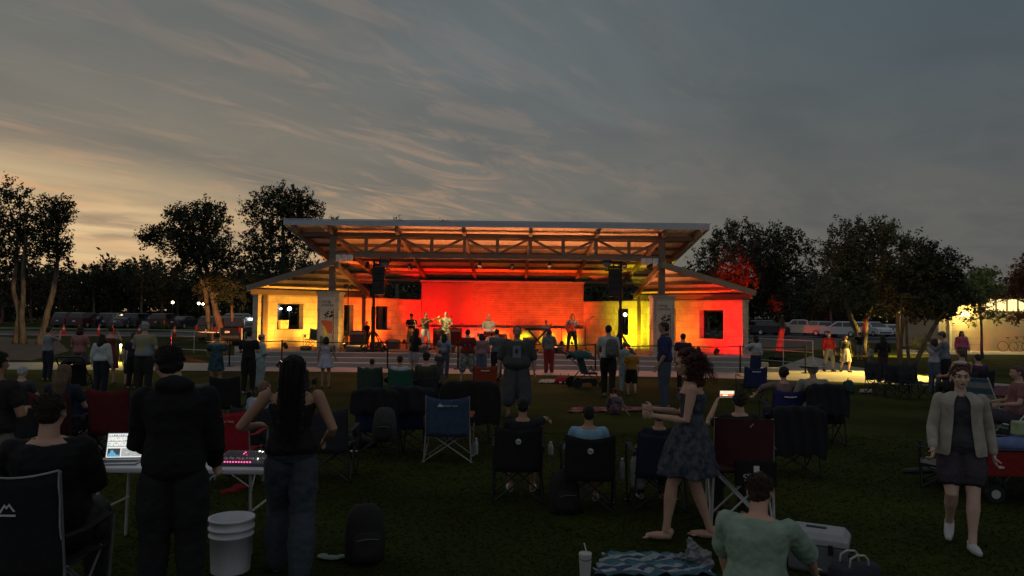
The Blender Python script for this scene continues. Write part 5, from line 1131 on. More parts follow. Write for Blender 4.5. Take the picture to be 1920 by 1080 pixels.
b = MB(); b.loft([[(w * math.copysign(abs(math.cos(u)) ** .6, math.cos(u)), d * math.copysign(abs(math.sin(u)) ** .7, math.sin(u)), z + .008 * math.sin(4 * u)) for u in [6.283 * j / 22 for j in range(22)]] for w, d, z in ((.16, .08, 0), (.19, .10, .08), (.2, .09, .17), (.19, .07, .2))]); b.build('bag_body', fabric('tote', (.03, .03, .04)), e, smooth=True)
for y in (-.06, .06): b = MB(); b.tube([(-.08, y, .19), (-.07, y, .26), (-.03, y - .02, .29), (.03, y - .02, .285), (.07, y, .25), (.08, y, .19)], .009, 8); b.build('rope_handle', fabric('rope', (.45, .43, .40)), e, smooth=True)
# blanket, tumbler and bag at the bottom edge
flat_blanket([G(1112, 1085), G(1340, 1085), G(1318, 1046), G(1135, 1042)], 'striped teal, white and navy blanket spread at the bottom edge beside the tumbler', [(.05, .12, .15), (.30, .33, .33), (.04, .06, .12), (.26, .30, .31), (.07, .17, .19)], stripes=11)
p = G(1097, 1088); e = empty('tumbler', (p.x, p.y, 0), 0, 'white insulated tumbler with a straw standing left of the striped blanket', 'tumbler')
b = MB(); b.lathe([(.001, 0), (.036, 0), (.040, .01), (.050, .19), (.052, .2), (.048, .212), (.001, .214)], n=24); b.build('cup', mat('tumbler_white', (.55, .54, .52), .4), e, smooth=True)
b = MB(); b.tube([(.012, 0, .21), (-.01, 0, .285)], .0045, 8); b.build('straw', M_white, e)
b = MB(); b.tube([(.0505 * math.sin(t), -.0505 * math.cos(t), .168 - .004 * math.cos(t * 2)) for t in [-1.2 + .24 * k for k in range(11)]], .0035, 6); b.build('lid_rim', mat('cup_ink', (.08, .08, .08), .6), e)
p = G(1306, 1062); b = MB(); rb_ = random.Random(3)
for k in range(16): b.ell((rb_.uniform(-.12, .12), rb_.uniform(-.07, .07), rb_.uniform(.02, .09)), (rb_.uniform(.03, .07), rb_.uniform(.02, .05), rb_.uniform(.02, .045)), 8, 6)
b.ell((-.03, 0, .13), (.05, .03, .06), 8, 6); b.ell((-.05, 0, .19), (.035, .012, .03), 8, 6)
o = b.build('plastic_bag', mat('clear_plastic', (.30, .31, .33), .15, trans=.35, bump=1, scale=12, spec=.8), None, smooth=True, vox=.008); o.location = (p.x, p.y, .02); tag(o, 'crumpled clear plastic bag sitting on the striped blanket', 'bag')
_t = bpy.data.textures.new('crumple', 'CLOUDS'); _t.noise_scale = .035; dm = o.modifiers.new('w', 'DISPLACE'); dm.texture = _t; dm.strength = .05
# red gadget and cable under the desk
p = A(448, 905, 6.45); b = MB(); b.ell((0, 0, 0), (.06, .03, .025), 10, 6); b.ell((.05, 0, .03), (.06, .03, .03), 10, 6); b.caps([(-.03, 0, 0), (-.09, 0, -.02)], [.02, .025], 8); o = b.build('red_bag', fabric('redbag', (.35, .03, .03)), None, smooth=True, vox=.01); o.location = (p.x, 6.33, .55); tag(o, 'small red and white pouch hanging on the edge of the white table', 'pouch')
b = MB(); b.tube([(0, 0, .055), (.01, .05, .165)], .004, 6); b.build('strap', M_black, o)
# ------------------------------------------------------------------ belt barrier in front of the stage
posts = [(320, 640, 681), (432, 641, 684), (530, 643, 686), (728, 645, 688), (860, 646, 690), (990, 648, 692), (1117, 650, 693), (1250, 652, 695), (1388, 653, 697), (1510, 655, 698)]
PP = []
for px, ty, by in posts:
    p = A(px, 600, 27.75); PP.append(p)
    e = empty('barrier_post', (p.x, p.y, .012), 0, 'black post of the rope barrier along the foot of the stage steps', 'barrier post', 'black posts of the rope barrier')
    b = MB(); b.lathe([(.001, 0), (.17, 0), (.17, .012), (.05, .03), (.03, .04), (.001, .045)], n=20); b.build('base', M_black, e, smooth=True)
    b = MB(); b.lathe([(.03, .03), (.03, .90), (.036, .91), (.036, .98), (.02, 1.0), (.001, 1.0)], n=12); b.build('post', M_black, e, smooth=True)
for i in range(len(PP) - 1):
    b = MB(); a_, c_ = PP[i], PP[i + 1]; b.tube([(a_.lerp(c_, t).x - a_.x, 0, .975 - .04 * math.sin(math.pi * t)) for t in [k / 8 for k in range(9)]], .018, 6, flat=.5); o = b.build('barrier_belt', M_black, None); o.location = (a_.x, a_.y, 0); tag(o, 'black belt stretched between two posts of the rope barrier', 'belt', 'belts of the rope barrier')
# ------------------------------------------------------------------ railings
def railing(name, pts, z0, h, label, mid=2, m=None):
    c = Vector(pts[0]); e = empty(name, c, 0, label, 'railing'); m = m or M_rail
    for i in range(len(pts) - 1):
        a_, d_ = Vector(pts[i]) - c, Vector(pts[i + 1]) - c
        for k in range(mid + 1):
            b = MB(); z = h * (1 - k / (mid + .35)); b.tube([a_ + Vector((0, 0, z)), d_ + Vector((0, 0, z))], .024 if k == 0 else .018, 8); b.build('rail', m, e)
        n = max(1, round((d_ - a_).length / 1.5))
        for k in range(n + (i == len(pts) - 2)): q = a_.lerp(d_, k / n); b = MB(); b.tube([q + Vector((0, 0, -z0)), q + Vector((0, 0, h))], .022, 8); b.build('rail_post', m, e)
railing('railing', [(A(322, 600, 37).x, 37, .02), (A(410, 600, 35.5).x, 35.5, .02)], 0, 1.02, 'pale metal railing on the ramp left of the stage')
railing('railing', [(A(460, 600, 36).x, 36, .02), (A(485, 600, 35.4).x, 35.4, .02)], 0, 1.02, 'short end of railing touching the left wing wall', 1)
railing('railing', [(A(1418, 600, 33.5).x, 33.5, .02), (A(1524, 600, 30.6).x, 30.6, .02)], 0, 1.10, 'grey metal railing with two lower bars right of the stage')
# ------------------------------------------------------------------ traffic cones
cone0 = None
for px, py in ((120, 617), (149, 621), (186, 616), (212, 614), (262, 613), (328, 620), (39, 619)):
    p = G(px, py + 4)
    p.y = min(p.y, 62); p = A(px, 600, 60 if py < 619 else 57); loc = (p.x, p.y, .008)
    if cone0 is None:
        cone0 = empty('traffic_cone', loc, 0, 'orange traffic cone with a white collar on the edge of the road', 'traffic cone', 'traffic cones along the road')
        b = MB(); b.box((0, 0, .02), (.40, .40, .04)); b.build('base', mat('cone_orange', (.75, .07, .02), .6), cone0, bevel=.01)
        b = MB(); b.lathe([(.15, .04), (.03, .86), (.001, .87)], n=16); b.build('cone_body', MATS['cone_orange'], cone0, smooth=True)
        b = MB(); b.lathe([(.100, .42), (.074, .6)], n=16, cap=False); b.build('reflective_collar', M_white, cone0, smooth=True)
    else: c = copy_tree(cone0); c.location = loc
for ch in kids(cone0): pass
# ------------------------------------------------------------------ speaker masts at both sides of the stage
def mast(px, sp_px, D, top_y, label, flip):
    p = A(px, 600, D); e = empty('lighting_stand', (p.x, D, FZ), 0, label, 'stand'); zt = A(px, top_y, D).z - FZ
    b = MB(); b.box((0, 0, .9), (.15, .15, 1.8)); b.build('lower_mast', M_black, e, bevel=.01)
    b = MB(); b.box((0, 0, (1.8 + zt) / 2), (.10, .10, zt - 1.8)); b.build('upper_mast', M_black, e, bevel=.01)
    b = MB(); b.box((0, 0, .06), (.5, .5, .08)); b.build('base', M_black, e, bevel=.02)
    for k in range(4):
        a = math.pi / 4 + k * math.pi / 2; b = MB(); b.bar((.1 * math.cos(a), .1 * math.sin(a), .08), (.75 * math.cos(a), .75 * math.sin(a), .06), .07, .07); b.build('leg', M_black, e)
        b = MB(); b.bar((.65 * math.cos(a), .65 * math.sin(a), .09), (.06 * math.cos(a), .06 * math.sin(a), .85), .035, .035); b.build('strut', M_black, e)
    b = MB(); b.bar((-.1 * flip, 0, zt - .03), (.62 * flip, 0, zt - .03), .06, .06); b.bar((-.1 * flip, 0, zt - .38), (.62 * flip, 0, zt - .38), .05, .05)
    for k in range(3): b.bar(((.1 + k * .2) * flip, 0, zt - .05), ((.1 + k * .2) * flip, 0, zt - .36), .03, .03, up=(0, 1, 0))
    b.build('cross_truss', M_black, e)
    q = A(sp_px, 600, D); zs = A(px, 553 if flip > 0 else 557, D).z
    s = empty('loudspeaker', (q.x, D - .05, zs), 0, 'black line array loudspeaker hung from the %s lighting stand' % ('left' if flip > 0 else 'right'), 'speaker')
    for k in range(4):
        b = MB(); b.loft([[(x, y, .01 + k * .28 + z) for x, y in ((-.24, -.2), (.24, -.2), (.19, .2), (-.19, .2))] for z in (0, .268)]); c_ = b.build('cabinet', M_black, s, bevel=.012)
    b = MB(); b.box((0, 0, 1.2), (.4, .3, .08)); b.bar((0, 0, 1.2), (0, 0, 1.36), .04, .04); b.build('hanging_frame', M_black, s)
    h = A(sp_px + 14 * flip, 492, D); hl = empty('moving_head_lamp', (h.x, D - .15, h.z), 0, 'round black lamp head clamped on top of the %s lighting stand' % ('left' if flip > 0 else 'right'), 'stage light')
    b = MB(); b.tube([(0, .18, 0), (0, .1, 0), (0, -.14, -.04), (0, -.18, -.05)], [.10, .15, .17, .17], 18); b.build('lamp_head', M_black, hl, smooth=True)
    b = MB(); b.bar((-.2, 0, -.02), (-.2, 0, .2), .04, .03, up=(0, 1, 0)); b.bar((.2, 0, -.02), (.2, 0, .2), .04, .03, up=(0, 1, 0)); b.bar((-.22, 0, .2), (.22, 0, .2), .04, .03); b.build('yoke', M_black, hl)
    b = MB(); b.tube([(0, -.175, -.05), (0, -.185, -.05)], .14, 16); b.build('lens', mat('dim_lens', (.12, .12, .13), .15), hl)
mast(700, 710, 30.0, 487, 'tall black crank stand carrying the left loudspeaker beside the amplifiers', 1)
mast(1163, 1150, 30.2, 490, 'tall black crank stand carrying the right loudspeaker', -1)
for px, y0, lab in ((635, 0, 'left'), (646, 0, 'middle'), (657, 0, 'right')):
    p = A(px, 484, 29.7); e = empty('flood_lamp', (p.x, 29.66, p.z - .13), 0, 'small white box lamp on the truss by the left column, %s one of three' % lab, 'lamp')
    b = MB(); b.box((0, 0, .13), (.19, .15, .27)); b.build('lamp_box', M_white, e, bevel=.02); b = MB(); b.bar((0, .07, .2), (0, .12, .28), .03, .03); b.build('bracket', M_black, e)
for px, lab in ((1207, 'left'), (1218, 'middle'), (1229, 'right')):
    p = A(px, 491, 29.7); e = empty('flood_lamp', (p.x, 29.66, p.z - .13), 0, 'small white box lamp on the truss by the right column, %s one of three' % lab, 'lamp')
    b = MB(); b.box((0, 0, .13), (.19, .15, .27)); b.build('lamp_box', M_white, e, bevel=.02); b = MB(); b.bar((0, .07, .2), (0, .12, .28), .03, .03); b.build('bracket', M_black, e)
# mic / light stands
def thin_stand(px, D, h, label, boom=None, head=False, z=FZ, name='microphone_stand', cat='microphone stand'):
    p = A(px, 600, D); e = empty(name, (p.x, D, z), 0, label, cat)
    for k in range(3):
        a = 1.2 + k * 2.094; b = MB(); b.tube([(0, 0, .12), (.28 * math.cos(a), .28 * math.sin(a), .01)], .009, 6); b.build('leg', M_black, e)
    b = MB(); b.tube([(0, 0, .08), (0, 0, h)], .011, 6); b.build('pole', M_black, e)
    if boom is not None: b = MB(); b.tube([(-boom * .35, 0, h - .06), (0, 0, h), (boom, 0, h + .14)], .008, 6); b.build('boom', M_black, e)
    b = MB(); q = (boom or 0, 0, h + (.14 if boom else 0)); b.caps([q, (q[0], q[1] - .10, q[2] + .04)], [.014, .024], 8); b.build('microphone', mat('mic_grey', (.2, .2, .21), .4, .4), e, smooth=True)
    return e
thin_stand(846, 31.2, 1.45, 'microphone stand to the right of the singer'); thin_stand(815, 31.0, 1.15, 'low microphone stand left of the singer', .3)
thin_stand(1053, 32.5, 1.0, 'boom microphone stand left of the bass player', -.45); thin_stand(1098, 32.5, 1.25, 'microphone stand right of the bass player', .2)
def lampstand(px, D, label):
    p = A(px, 600, D); e = empty('tripod_lamp_stand', (p.x, D, FZ), 0, label, 'stand'); h = A(px, 535, D).z - FZ
    for k in range(3): a = .5 + k * 2.094; b = MB(); b.tube([(0, 0, .75), (.45 * math.cos(a), .45 * math.sin(a), .01)], .014, 6); b.build('leg', M_black, e)
    b = MB(); b.tube([(0, 0, .2), (0, 0, h)], .018, 8); b.build('pole', M_black, e)
    b = MB(); b.tube([(-.12, 0, h - .25), (.12, 0, h - .25)], .015, 6); b.tube([(-.1, .06, h), (-.1, -.12, h - .06)], [.08, .09], 10); b.tube([(.14, .06, h - .03), (.14, -.12, h - .09)], [.07, .08], 10); b.build('lamp_heads', M_black, e)
lampstand(652, 30.6, 'thin tripod with two small lamp heads between the left pier and the amplifiers')
def amp(px, D, w, h, d, label, col=(.03, .03, .03), z=FZ, grille=(.08, .08, .08), tilt=0):
    p = A(px, 600, D); e = empty('amplifier', (p.x, D, z), 0, label, 'amplifier'); b = MB(); b.loft([[(x * w / 2, y * d / 2 - (0 if zz == 0 else -tilt), zz) for x, y in ((-1, -1), (1, -1), (1, 1), (-1, 1))] for zz in (0, h)]); b.build('cabinet', mat('amp_%d' % int(col[0] * 100), col, .7), e, bevel=.02)
    b = MB(); b.box((0, -d / 2 - .006, h * .42), (w * .88, .014, h * .68)); b.build('grille', mat('grille_%d' % int(grille[0] * 100), grille, .9, bump=.6, scale=40), e)
    b = MB(); b.box((0, -d / 2 - .006, h * .88), (w * .88, .014, h * .13)); b.build('control_panel', mat('amp_panel', (.35, .33, .30), .4), e)
    b = MB(); b.tube([(-.08, 0, h), (-.07, 0, h + .03), (.07, 0, h + .03), (.08, 0, h)], .009, 6); b.build('handle', M_black, e)
    return e
amp(672, 31.8, .62, .78, .4, 'square guitar amplifier left of the crank stand', (.05, .05, .04)); amp(740, 32.5, .5, .4, .3, 'low monitor box left of the brass players', (.2, .1, .05))
amp(853, 36.5, .7, .85, .4, 'reddish amplifier cabinet behind the singer', (.10, .02, .02), grille=(.12, .03, .03)); amp(826, 36.6, .7, .85, .4, 'amplifier cabinet just left of the singer', (.10, .02, .02), grille=(.12, .03, .03))
amp(993, 34.5, .6, .5, .4, 'amplifier on the stage floor beside the keyboard', (.2, .18, .14)); amp(1045, 30.6, .5, .3, .35, 'wedge monitor at the bass player feet', (.1, .1, .1), tilt=.12)
amp(842, 29.9, .5, .3, .35, 'wedge monitor in front of the singer', (.08, .08, .08), tilt=.12); amp(790, 29.8, .5, .28, .35, 'wedge monitor in front of the trombone player', (.08, .08, .08), tilt=.12); amp(665, 29.7, .6, .28, .4, 'wedge monitor near the left pier', (.06, .06, .06), tilt=.12)
# drum kit
dk = A(922, 600, 34.2); e = empty('drum_kit', (dk.x, 34.2, FZ), 0, 'drum kit with shining cymbals in the middle of the stage', 'drum kit')
dm = mat('drum_shell', (.45, .06, .03), .3, var=.1); hm = mat('drum_head', (.7, .68, .62), .5); br_ = mat('brass', (.75, .52, .18), .25, .9)
def drum(c, r, h, ax, nm):
    b = MB(); c = Vector(c); ax = Vector(ax).normalized(); b.tube([c - ax * h / 2, c + ax * h / 2], r, 24); o = b.build(nm, dm, e, smooth=False)
    for s in (-1, 1): b = MB(); b.tube([c + ax * s * (h / 2 + .001), c + ax * s * (h / 2 + .018)], [r * 1.02, r * .98], 24); b.build('drum_head', hm, o)
drum((0, -.1, .29), .28, .4, (0, 1, 0), 'bass_drum'); drum((-.2, -.05, .72), .16, .2, (0, -.3, 1), 'tom'); drum((.2, -.05, .72), .16, .2, (0, -.3, 1), 'tom'); drum((.52, .25, .45), .21, .38, (0, 0, 1), 'floor_tom'); drum((-.5, .25, .6), .18, .14, (0, 0, 1), 'snare')
for x, y, z, r in ((-.62, -.15, 1.18, .24), (.62, -.1, 1.22, .26), (-.75, .2, .85, .18), (.85, .25, 1.05, .22)):
    b = MB(); b.lathe([(.001, .02), (.04, .015), (r * .6, .004), (r, -.01), (r, -.014), (.04, .008), (.001, .01)], (x, y, z), 24); o = b.build('cymbal', br_, e, smooth=True)
    b = MB(); b.tube([(x, y, z), (x, y, .3)], .012, 6)
    for k in range(3): a = k * 2.09; b.tube([(x, y, .35), (x + .22 * math.cos(a), y + .22 * math.sin(a), .01)], .009, 6)
    b.build('cymbal_stand', M_rail, e)
# keyboard on its stand
kp = A(1008, 600, 33.2); e = empty('keyboard', (kp.x, 33.2, FZ), R(10), 'stage keyboard on a crossed stand', 'keyboard')
b = MB(); b.box((0, 0, .92), (1.1, .32, .10)); b.build('keyboard_body', M_black, e, bevel=.01); b = MB(); b.box((0, .07, .973), (1.0, .14, .01)); b.build('keys', M_white, e)
for y in (-.1, .1): b = MB(); b.bar((-.4, y, .02), (.4, y, .87), .04, .03, up=(0, 1, 0)); b.bar((.4, y + .035, .02), (-.4, y + .035, .87), .04, .03, up=(0, 1, 0)); b.build('crossed_legs', M_black, e)
# cooler box on the window sill and the things on the stage floor
q = Vector(P3l(uL(534), .10, 1.28)); e = empty('ice_box', q, math.atan2(qL[1] - pL[1], qL[0] - pL[0]), 'pale square box with dark spots standing on the sill of the outer left window', 'box')
b = MB(); b.box((0, 0, .205), (.42, .2, .34)); b.build('box_body', mat('box_cream', (.6, .52, .36), .6), e, bevel=.02); b = MB(); b.box((0, 0, .395), (.44, .215, .04)); b.build('lid', MATS['box_cream'], e, bevel=.01)
for x, z in ((-.1, .28), (.05, .3), (.13, .26)): b = MB(); b.box((x, -.102, z), (.05, .006, .035)); b.build('label_patch', M_black, e)
camp_chair((A(588, 600, 31.3).x, 31.3, FZ), R(170), (.05, .10, .05), 'green folding chair on the stage in front of the yellow left wing wall', group='chairs on the stage', w=.58)
rr_ = random.Random(9)
for px, D, lab, h in ((575, 30.4, 'dark gear bag lying by the green chair on stage', .18), (620, 29.6, 'black gear bag at the foot of the left pier', .25), (705, 31.5, 'dark case beside the crank stand', .3), (1130, 32, 'small dark case right of the bass player', .22), (885, 31.2, 'black case on the stage between singer and drums', .3), (1000, 31.0, 'low dark pedal case near the keyboard', .14), (1068, 30.0, 'pedal board with white cables before the bass player', .08)):
    p = A(px, 600, D); e = empty('equipment_case', (p.x, D, FZ), R(rr_.uniform(-20, 20)), lab, 'case'); w = .3 + rr_.random() * .25
    b = MB(); b.box((0, 0, h / 2), (w, .3, h)); b.build('case_body', mat('case_dark', (.035, .035, .035), .6, var=.3), e, bevel=.02); b = MB(); b.tube([(-.07, -.155, h * .6), (-.06, -.18, h * .65), (.06, -.18, h * .65), (.07, -.155, h * .6)], .009, 6); b.build('handle', M_rail, e)
    b = MB(); b.box((-w * .3, -.153, h * .75), (.03, .008, .03)); b.box((w * .3, -.153, h * .75), (.03, .008, .03)); b.build('latches', M_rail, e)
for i, (px0, px1, D) in enumerate(((700, 790, 30.2), (1010, 1110, 30.5), (820, 960, 29.8))):
    a, c = A(px0, 600, D), A(px1, 600, D); b = MB(); b.tube([(a.lerp(c, t).x - a.x, .15 * math.sin(t * 9 + i), .012 + .004 * math.sin(t * 20)) for t in [k / 24 for k in range(25)]], .011, 6); o = b.build('cable', M_black, None, smooth=True); o.location = (a.x, D, FZ); tag(o, ('black cable snaking on the stage from the crank stand to the brass players', 'black cable on the stage between keyboard and bass player', 'black cable across the stage front by the drums')[i], 'cable')
# red X-lit lamps seen as bright points: lamps at the car park behind the windows
def park_lamp(px, y, D, label, en=8, col=(.85, .95, 1.0), es=14, r=.13, name='park_lamp'):
    p = A(px, y, D); e = empty(name, (p.x, D, 0), 0, label, 'street lamp')
    b = MB(); b.tube([(0, 0, 0), (0, 0, p.z - r)], [.07, .045], 10); b.build('lamp_post', M_black, e)
    b = MB(); b.lathe([(.06, p.z - r), (.10, p.z - r * .8), (.05, p.z + r), (.001, p.z + r * 1.1)], n=12); b.build('lamp_housing', M_black, e)
    b = MB(); b.ell((0, -.04, p.z), (r, r, r), 12, 8); b.build('globe', mat('lamp_globe_%d_%d' % (int(es), int(col[2] * 10)), (.8, .8, .8), .4, emit=col, es=es), e, smooth=True)
    l = light('glow', 'POINT', (0, -.3, p.z), None, en * 3, col, .1); l.parent = e
park_lamp(543, 579, 50, 'bright white lamp seen through the outer left window'); park_lamp(527, 579, 52, 'fainter white lamp beside it, seen at the left edge of the outer left window', 3, es=5, r=.09)
park_lamp(1172, 590, 50, 'warm lamp seen through the right inner window', 5, (1, .85, .55), 6, .13)
park_lamp(324, 567, 92, 'small warm lamp glowing far behind the left trees', 3, (1, .8, .45), 14, .16); park_lamp(373, 569, 95, 'one of the tiny warm lamps left of the forked tree, leftmost of three', 2, (1, .75, .4), 14, .16); park_lamp(381, 570, 95, 'one of the tiny warm lamps left of the forked tree, middle of three', 2, (1, .75, .4), 14, .13); park_lamp(388, 570, 95, 'one of the tiny warm lamps left of the forked tree, rightmost of three', 2, (1, .75, .4), 14, .13)
park_lamp(1724, 607, 62, 'pale green lamp glowing beyond the black tree left of the lit building', 4, (.9, 1, .6), 14, .14)
# ------------------------------------------------------------------ bollard path lamps
def bollard(px, py, label, en=26, shade=False, to=None):
    p = G(px, py); e = empty('bollard_lamp', (p.x, p.y, 0), 0, label, 'path lamp', 'low bollard lamps by the path')
    b = MB(); b.tube([(0, 0, 0), (0, 0, .62)], .045, 12); b.build('post', M_black, e, smooth=True); b = MB(); b.lathe([(.055, .70), (.065, .715), (.06, .75), (.001, .77)], n=14); b.build('cap', M_black, e, smooth=True)
    b = MB(); b.tube([(0, 0, .622), (0, 0, .695)], .035, 12); b.build('lens', mat('bollard_lens' + ('_dim' if shade else ''), (.8, .7, .5), .4, emit=(1, .72, .25), es=(.5 if shade else 5)), e)
    l = light('glow', 'SPOT', (0, 0, .80), None, en * 5, (1, .66, .10), .05, 168, .4); l.parent = e; l.location = (0, -.09, .69); l.rotation_euler = (R(-8), 0, 0)
bollard(226, 678, 'lit bollard lamp on the lawn left of the stage', 90)
def pole_lamp(px, D, h, to, en, spot, label):
    p = A(px, 600, D); e = empty('pole_lamp', (p.x, D, 0), 0, label, 'street lamp'); b = MB(); b.tube([(0, 0, 0), (0, 0, h)], [.05, .035], 8); b.build('lamp_post', M_black, e)
    b = MB(); b.bar((0, .05, h), (0, -1.25, h), .04, .04); b.box((0, -1.3, h - .03), (.14, .3, .05)); b.build('lamp_head', M_black, e); l = light('glow', 'SPOT', (0, -.2, h - .08), None, en, (1, .66, .12), .05, spot, .25); l.parent = e; l.location = (0, -1.32, h - .08)
    l.rotation_euler = (Vector(to) - Vector((p.x, D - 1.32, h - .08))).to_track_quat('-Z', 'Y').to_euler()
pole_lamp(1690, 29.3, 2.9, G(1650, 704), 4200, 74, 'thin black lamp pole hidden among the black tree stems, lighting the path')
pole_lamp(1688, 42.0, 2.9, G(1630, 664), 2600, 110, 'second black lamp pole behind the black tree stems')
def beam_can(px, D, to, en, col, label, spot=14):
    p = A(px, 600, D); par_can((p.x, D, 0), to, en, col, label, spot, .05, blend=.4)
beam_can(1444, 35.5, A(1465, 640, 45.9), 12000, (1, .02, .01), 'red spotlight right of the stage aimed at the nearest tree trunk', 9)
beam_can(1452, 35.5, A(1385, 527, 44), 14000, (1, .015, .01), 'red spotlight right of the stage aimed at the leaves beside the pavilion', 15)
beam_can(1460, 35.2, A(1630, 612, 41.5), 4000, (1, .04, .015), 'red spotlight right of the stage aimed across the lawn to the forked tree', 6)
beam_can(1468, 35.0, A(1868, 645, 50), 9000, (1, .10, .035), 'red spotlight right of the stage whose patch falls on the pale building', 6)
beam_can(424, 29.2, A(410, 590, 45), 14000, (1, .42, .12), 'amber spotlight left of the stage aimed at the forked oak', 16)
beam_can(419, 28.9, A(433, 600, 45), 20000, (1, .04, .02), 'red spotlight left of the stage aimed at the thin stems', 6)
beam_can(412, 28.6, A(150, 622, 58), 9000, (1, .03, .06), 'red spotlight left of the stage whose stain reaches the road', 10)
beam_can(405, 28.3, A(60, 595, 44), 9000, (1, .62, .25), 'warm spotlight left of the stage aimed at the bare stems', 12)

beam_can(1456, 36.0, A(1455, 577, 44.6), 5000, (1, .02, .01), 'red spotlight right of the stage aimed at a low twig cluster', 6)
for i, (px, tgt, en, col, sp, lab) in enumerate(((646, (798, 32.2), 900, (1, .78, .34), 15, 'narrow yellow theatre lamp on the truss aimed at the trombone player'), (770, (836, 32.2), 1000, (1, .80, .36), 13, 'narrow yellow theatre lamp on the truss aimed at the singer'), (1218, (1073, 32.3), 500, (1, .60, .30), 14, 'narrow warm theatre lamp on the truss aimed at the bass player'), (960, (916, 34.7), 700, (1, .8, .5), 16, 'narrow theatre lamp at the middle of the truss aimed at the drummer'))):
    q = A(px, 487, 29.55); t_ = A(tgt[0], 600, tgt[1]); par_can((q.x, 29.5, q.z - .42), (t_.x, tgt[1], FZ + 1.15), en, col, lab, sp, .05, r=.08, blend=.3, lens=False)
for px, en, lab in ((690, 260, 'added pink fill lamp over the left steps, standing in for stage spill'), (900, 230, 'added pink fill lamp over the middle steps, standing in for stage spill'), (1030, 230, 'added pink fill lamp right of the truss middle, standing in for stage spill'), (1170, 260, 'added pink fill lamp over the right steps, standing in for stage spill')):
    q = A(px, 483, 29.55); par_can((q.x, 29.45, q.z - .45), (q.x, 26.2, 0), en, (1, .36, .22), lab, 100, .1, r=.08, blend=.9, lens=False)  # added fill lamps imitating the red and orange stage spill on steps and path
# ------------------------------------------------------------------ everyone in the picture
def stand(px, hy, fy=None, D=None, face=BACK, z=0., **k):
    l, H = at_feet(px, hy, fy, z) if fy else at_dist(px, D, hy, z)
    if D and fy: pass
    H = min(max(H, .8), 2.0)
    v = k.pop('vox', None) or (.009 if l[1] < 7.5 else .013 if l[1] < 15 else .02)
    return person(l, face, H, vox=v, **k)
def sit(px, D, hy, face=BACK, seat=.38, pose='sit', J=None, **k):
    p = A(px, 600, D); z = A(px, hy, D).z; H = (z - seat) / .547 if pose == 'sit' else z / .547
    H = min(max(H, 1.0), 1.95); J = dict(J or {})
    if pose == 'sit': J.setdefault('seat', seat)
    z0 = 0 if pose == 'sit' or z / .547 < 1.95 else 0
    v = k.pop('vox', None) or (.010 if D < 7.5 else .014 if D < 15 else .02)
    return person((p.x, D, z0), face, H, pose=pose, J=J, vox=v, **k)
def chair(px, D, fab, label, rz=0, **k): p = A(px, 600, D); return camp_chair((p.x, D + .02, 0), R(rz), fab, label, **k)
BLK, NAVY, DK = (.012, .012, .013), (.02, .028, .06), (.03, .03, .035)
UPL = dict(elL=(-.155, .10, .74), wrL=(-.09, .17, .87)); UPR = dict(elR=(.155, .10, .74), wrR=(.09, .17, .87))
BENT = dict(elL=(-.150, .02, .64), wrL=(-.07, .13, .66), elR=(.150, .02, .64), wrR=(.07, .13, .66))
PHONE = dict(elL=(-.13, .10, .70), wrL=(-.04, .19, .80), elR=(.13, .10, .70), wrR=(.05, .19, .80))
STEP = dict(kneeL=(-.06, .09, .29), ankL=(-.06, .06, .05), kneeR=(.06, -.03, .28), ankR=(.06, -.13, .06))
WIDE = dict(kneeL=(-.09, .02, .285), ankL=(-.12, 0, .045), kneeR=(.09, .02, .285), ankR=(.12, 0, .045))
# --- band
stand(772, 588, D=32.4, z=FZ, face=R(195), J={**WIDE, **BENT, 'lean': ('X', 6)}, label='saxophone player in a dark cap at the left of the band', hat=('cap', BLK), shirt=BLK, pants=(.25, .22, .15), skin='tan', hair=(.02, .02, .02), curl=.9)
stand(798, 585, D=32.2, z=FZ, face=R(215), J={**WIDE, 'elL': (-.16, .08, .70), 'wrL': (-.10, .17, .79), 'elR': (.15, .10, .66), 'wrR': (.03, .20, .78)}, label='bald trombone player in an olive shirt and white trousers', shirt=(.14, .12, .07), pants=(.7, .65, .55), skin='tan', hair=(.03, .02, .02), hairstyle='buzz', curl=.9)
stand(836, 584, D=32.2, z=FZ, face=R(180), J={**WIDE, 'elL': (-.17, .03, .66), 'wrL': (-.08, .13, .62), 'elR': (.17, .02, .68), 'wrR': (.16, .16, .74)}, label='singing guitar player in a pale patterned shirt and light trousers', shirt=(.50, .46, .30), pants=(.45, .40, .28), skin='light', hair=(.35, .3, .2), sk=dict(col2=(.10, .14, .06), scale=16), curl=.9)
sit(916, 34.7, 608, face=FRONT, seat=.5, label='drummer with pale hair half hidden behind the drum kit', shirt=(.5, .46, .36), pants=BLK, skin='light', hair=(.6, .5, .35))[0].location.z = FZ
stand(1024, 600, D=33.8, z=FZ, face=FRONT, J={**BENT}, label='keyboard player in a pale shirt at the crossed stand', shirt=(.45, .40, .33), pants=(.3, .25, .2), skin='light', hair=(.1, .05, .02))
stand(1073, 588, D=32.3, z=FZ, face=R(168), J={**WIDE, 'elL': (-.18, .02, .68), 'wrL': (-.14, .14, .72), 'elR': (.17, .0, .65), 'wrR': (.06, .14, .60)}, label='bass player in a red plaid shirt and black trousers at the right of the band', shirt=(.35, .05, .04), pants=(.02, .02, .02), skin='tan', hair=(.02, .02, .02), sleeve=1.8, sk=dict(col2=(.4, .36, .33), scale=9), curl=.9)
stand(688, 602, D=33.5, z=FZ, face=R(150), label='stage hand in black standing by the left amplifiers', shirt=BLK, pants=BLK, skin='tan', hair=(.02, .02, .02))
def at_hand(px, py, D): return A(px, py, D)
p = A(778, 618, 32.0); e = empty('saxophone', p, 0, 'brass saxophone held by the player in the dark cap', 'saxophone')
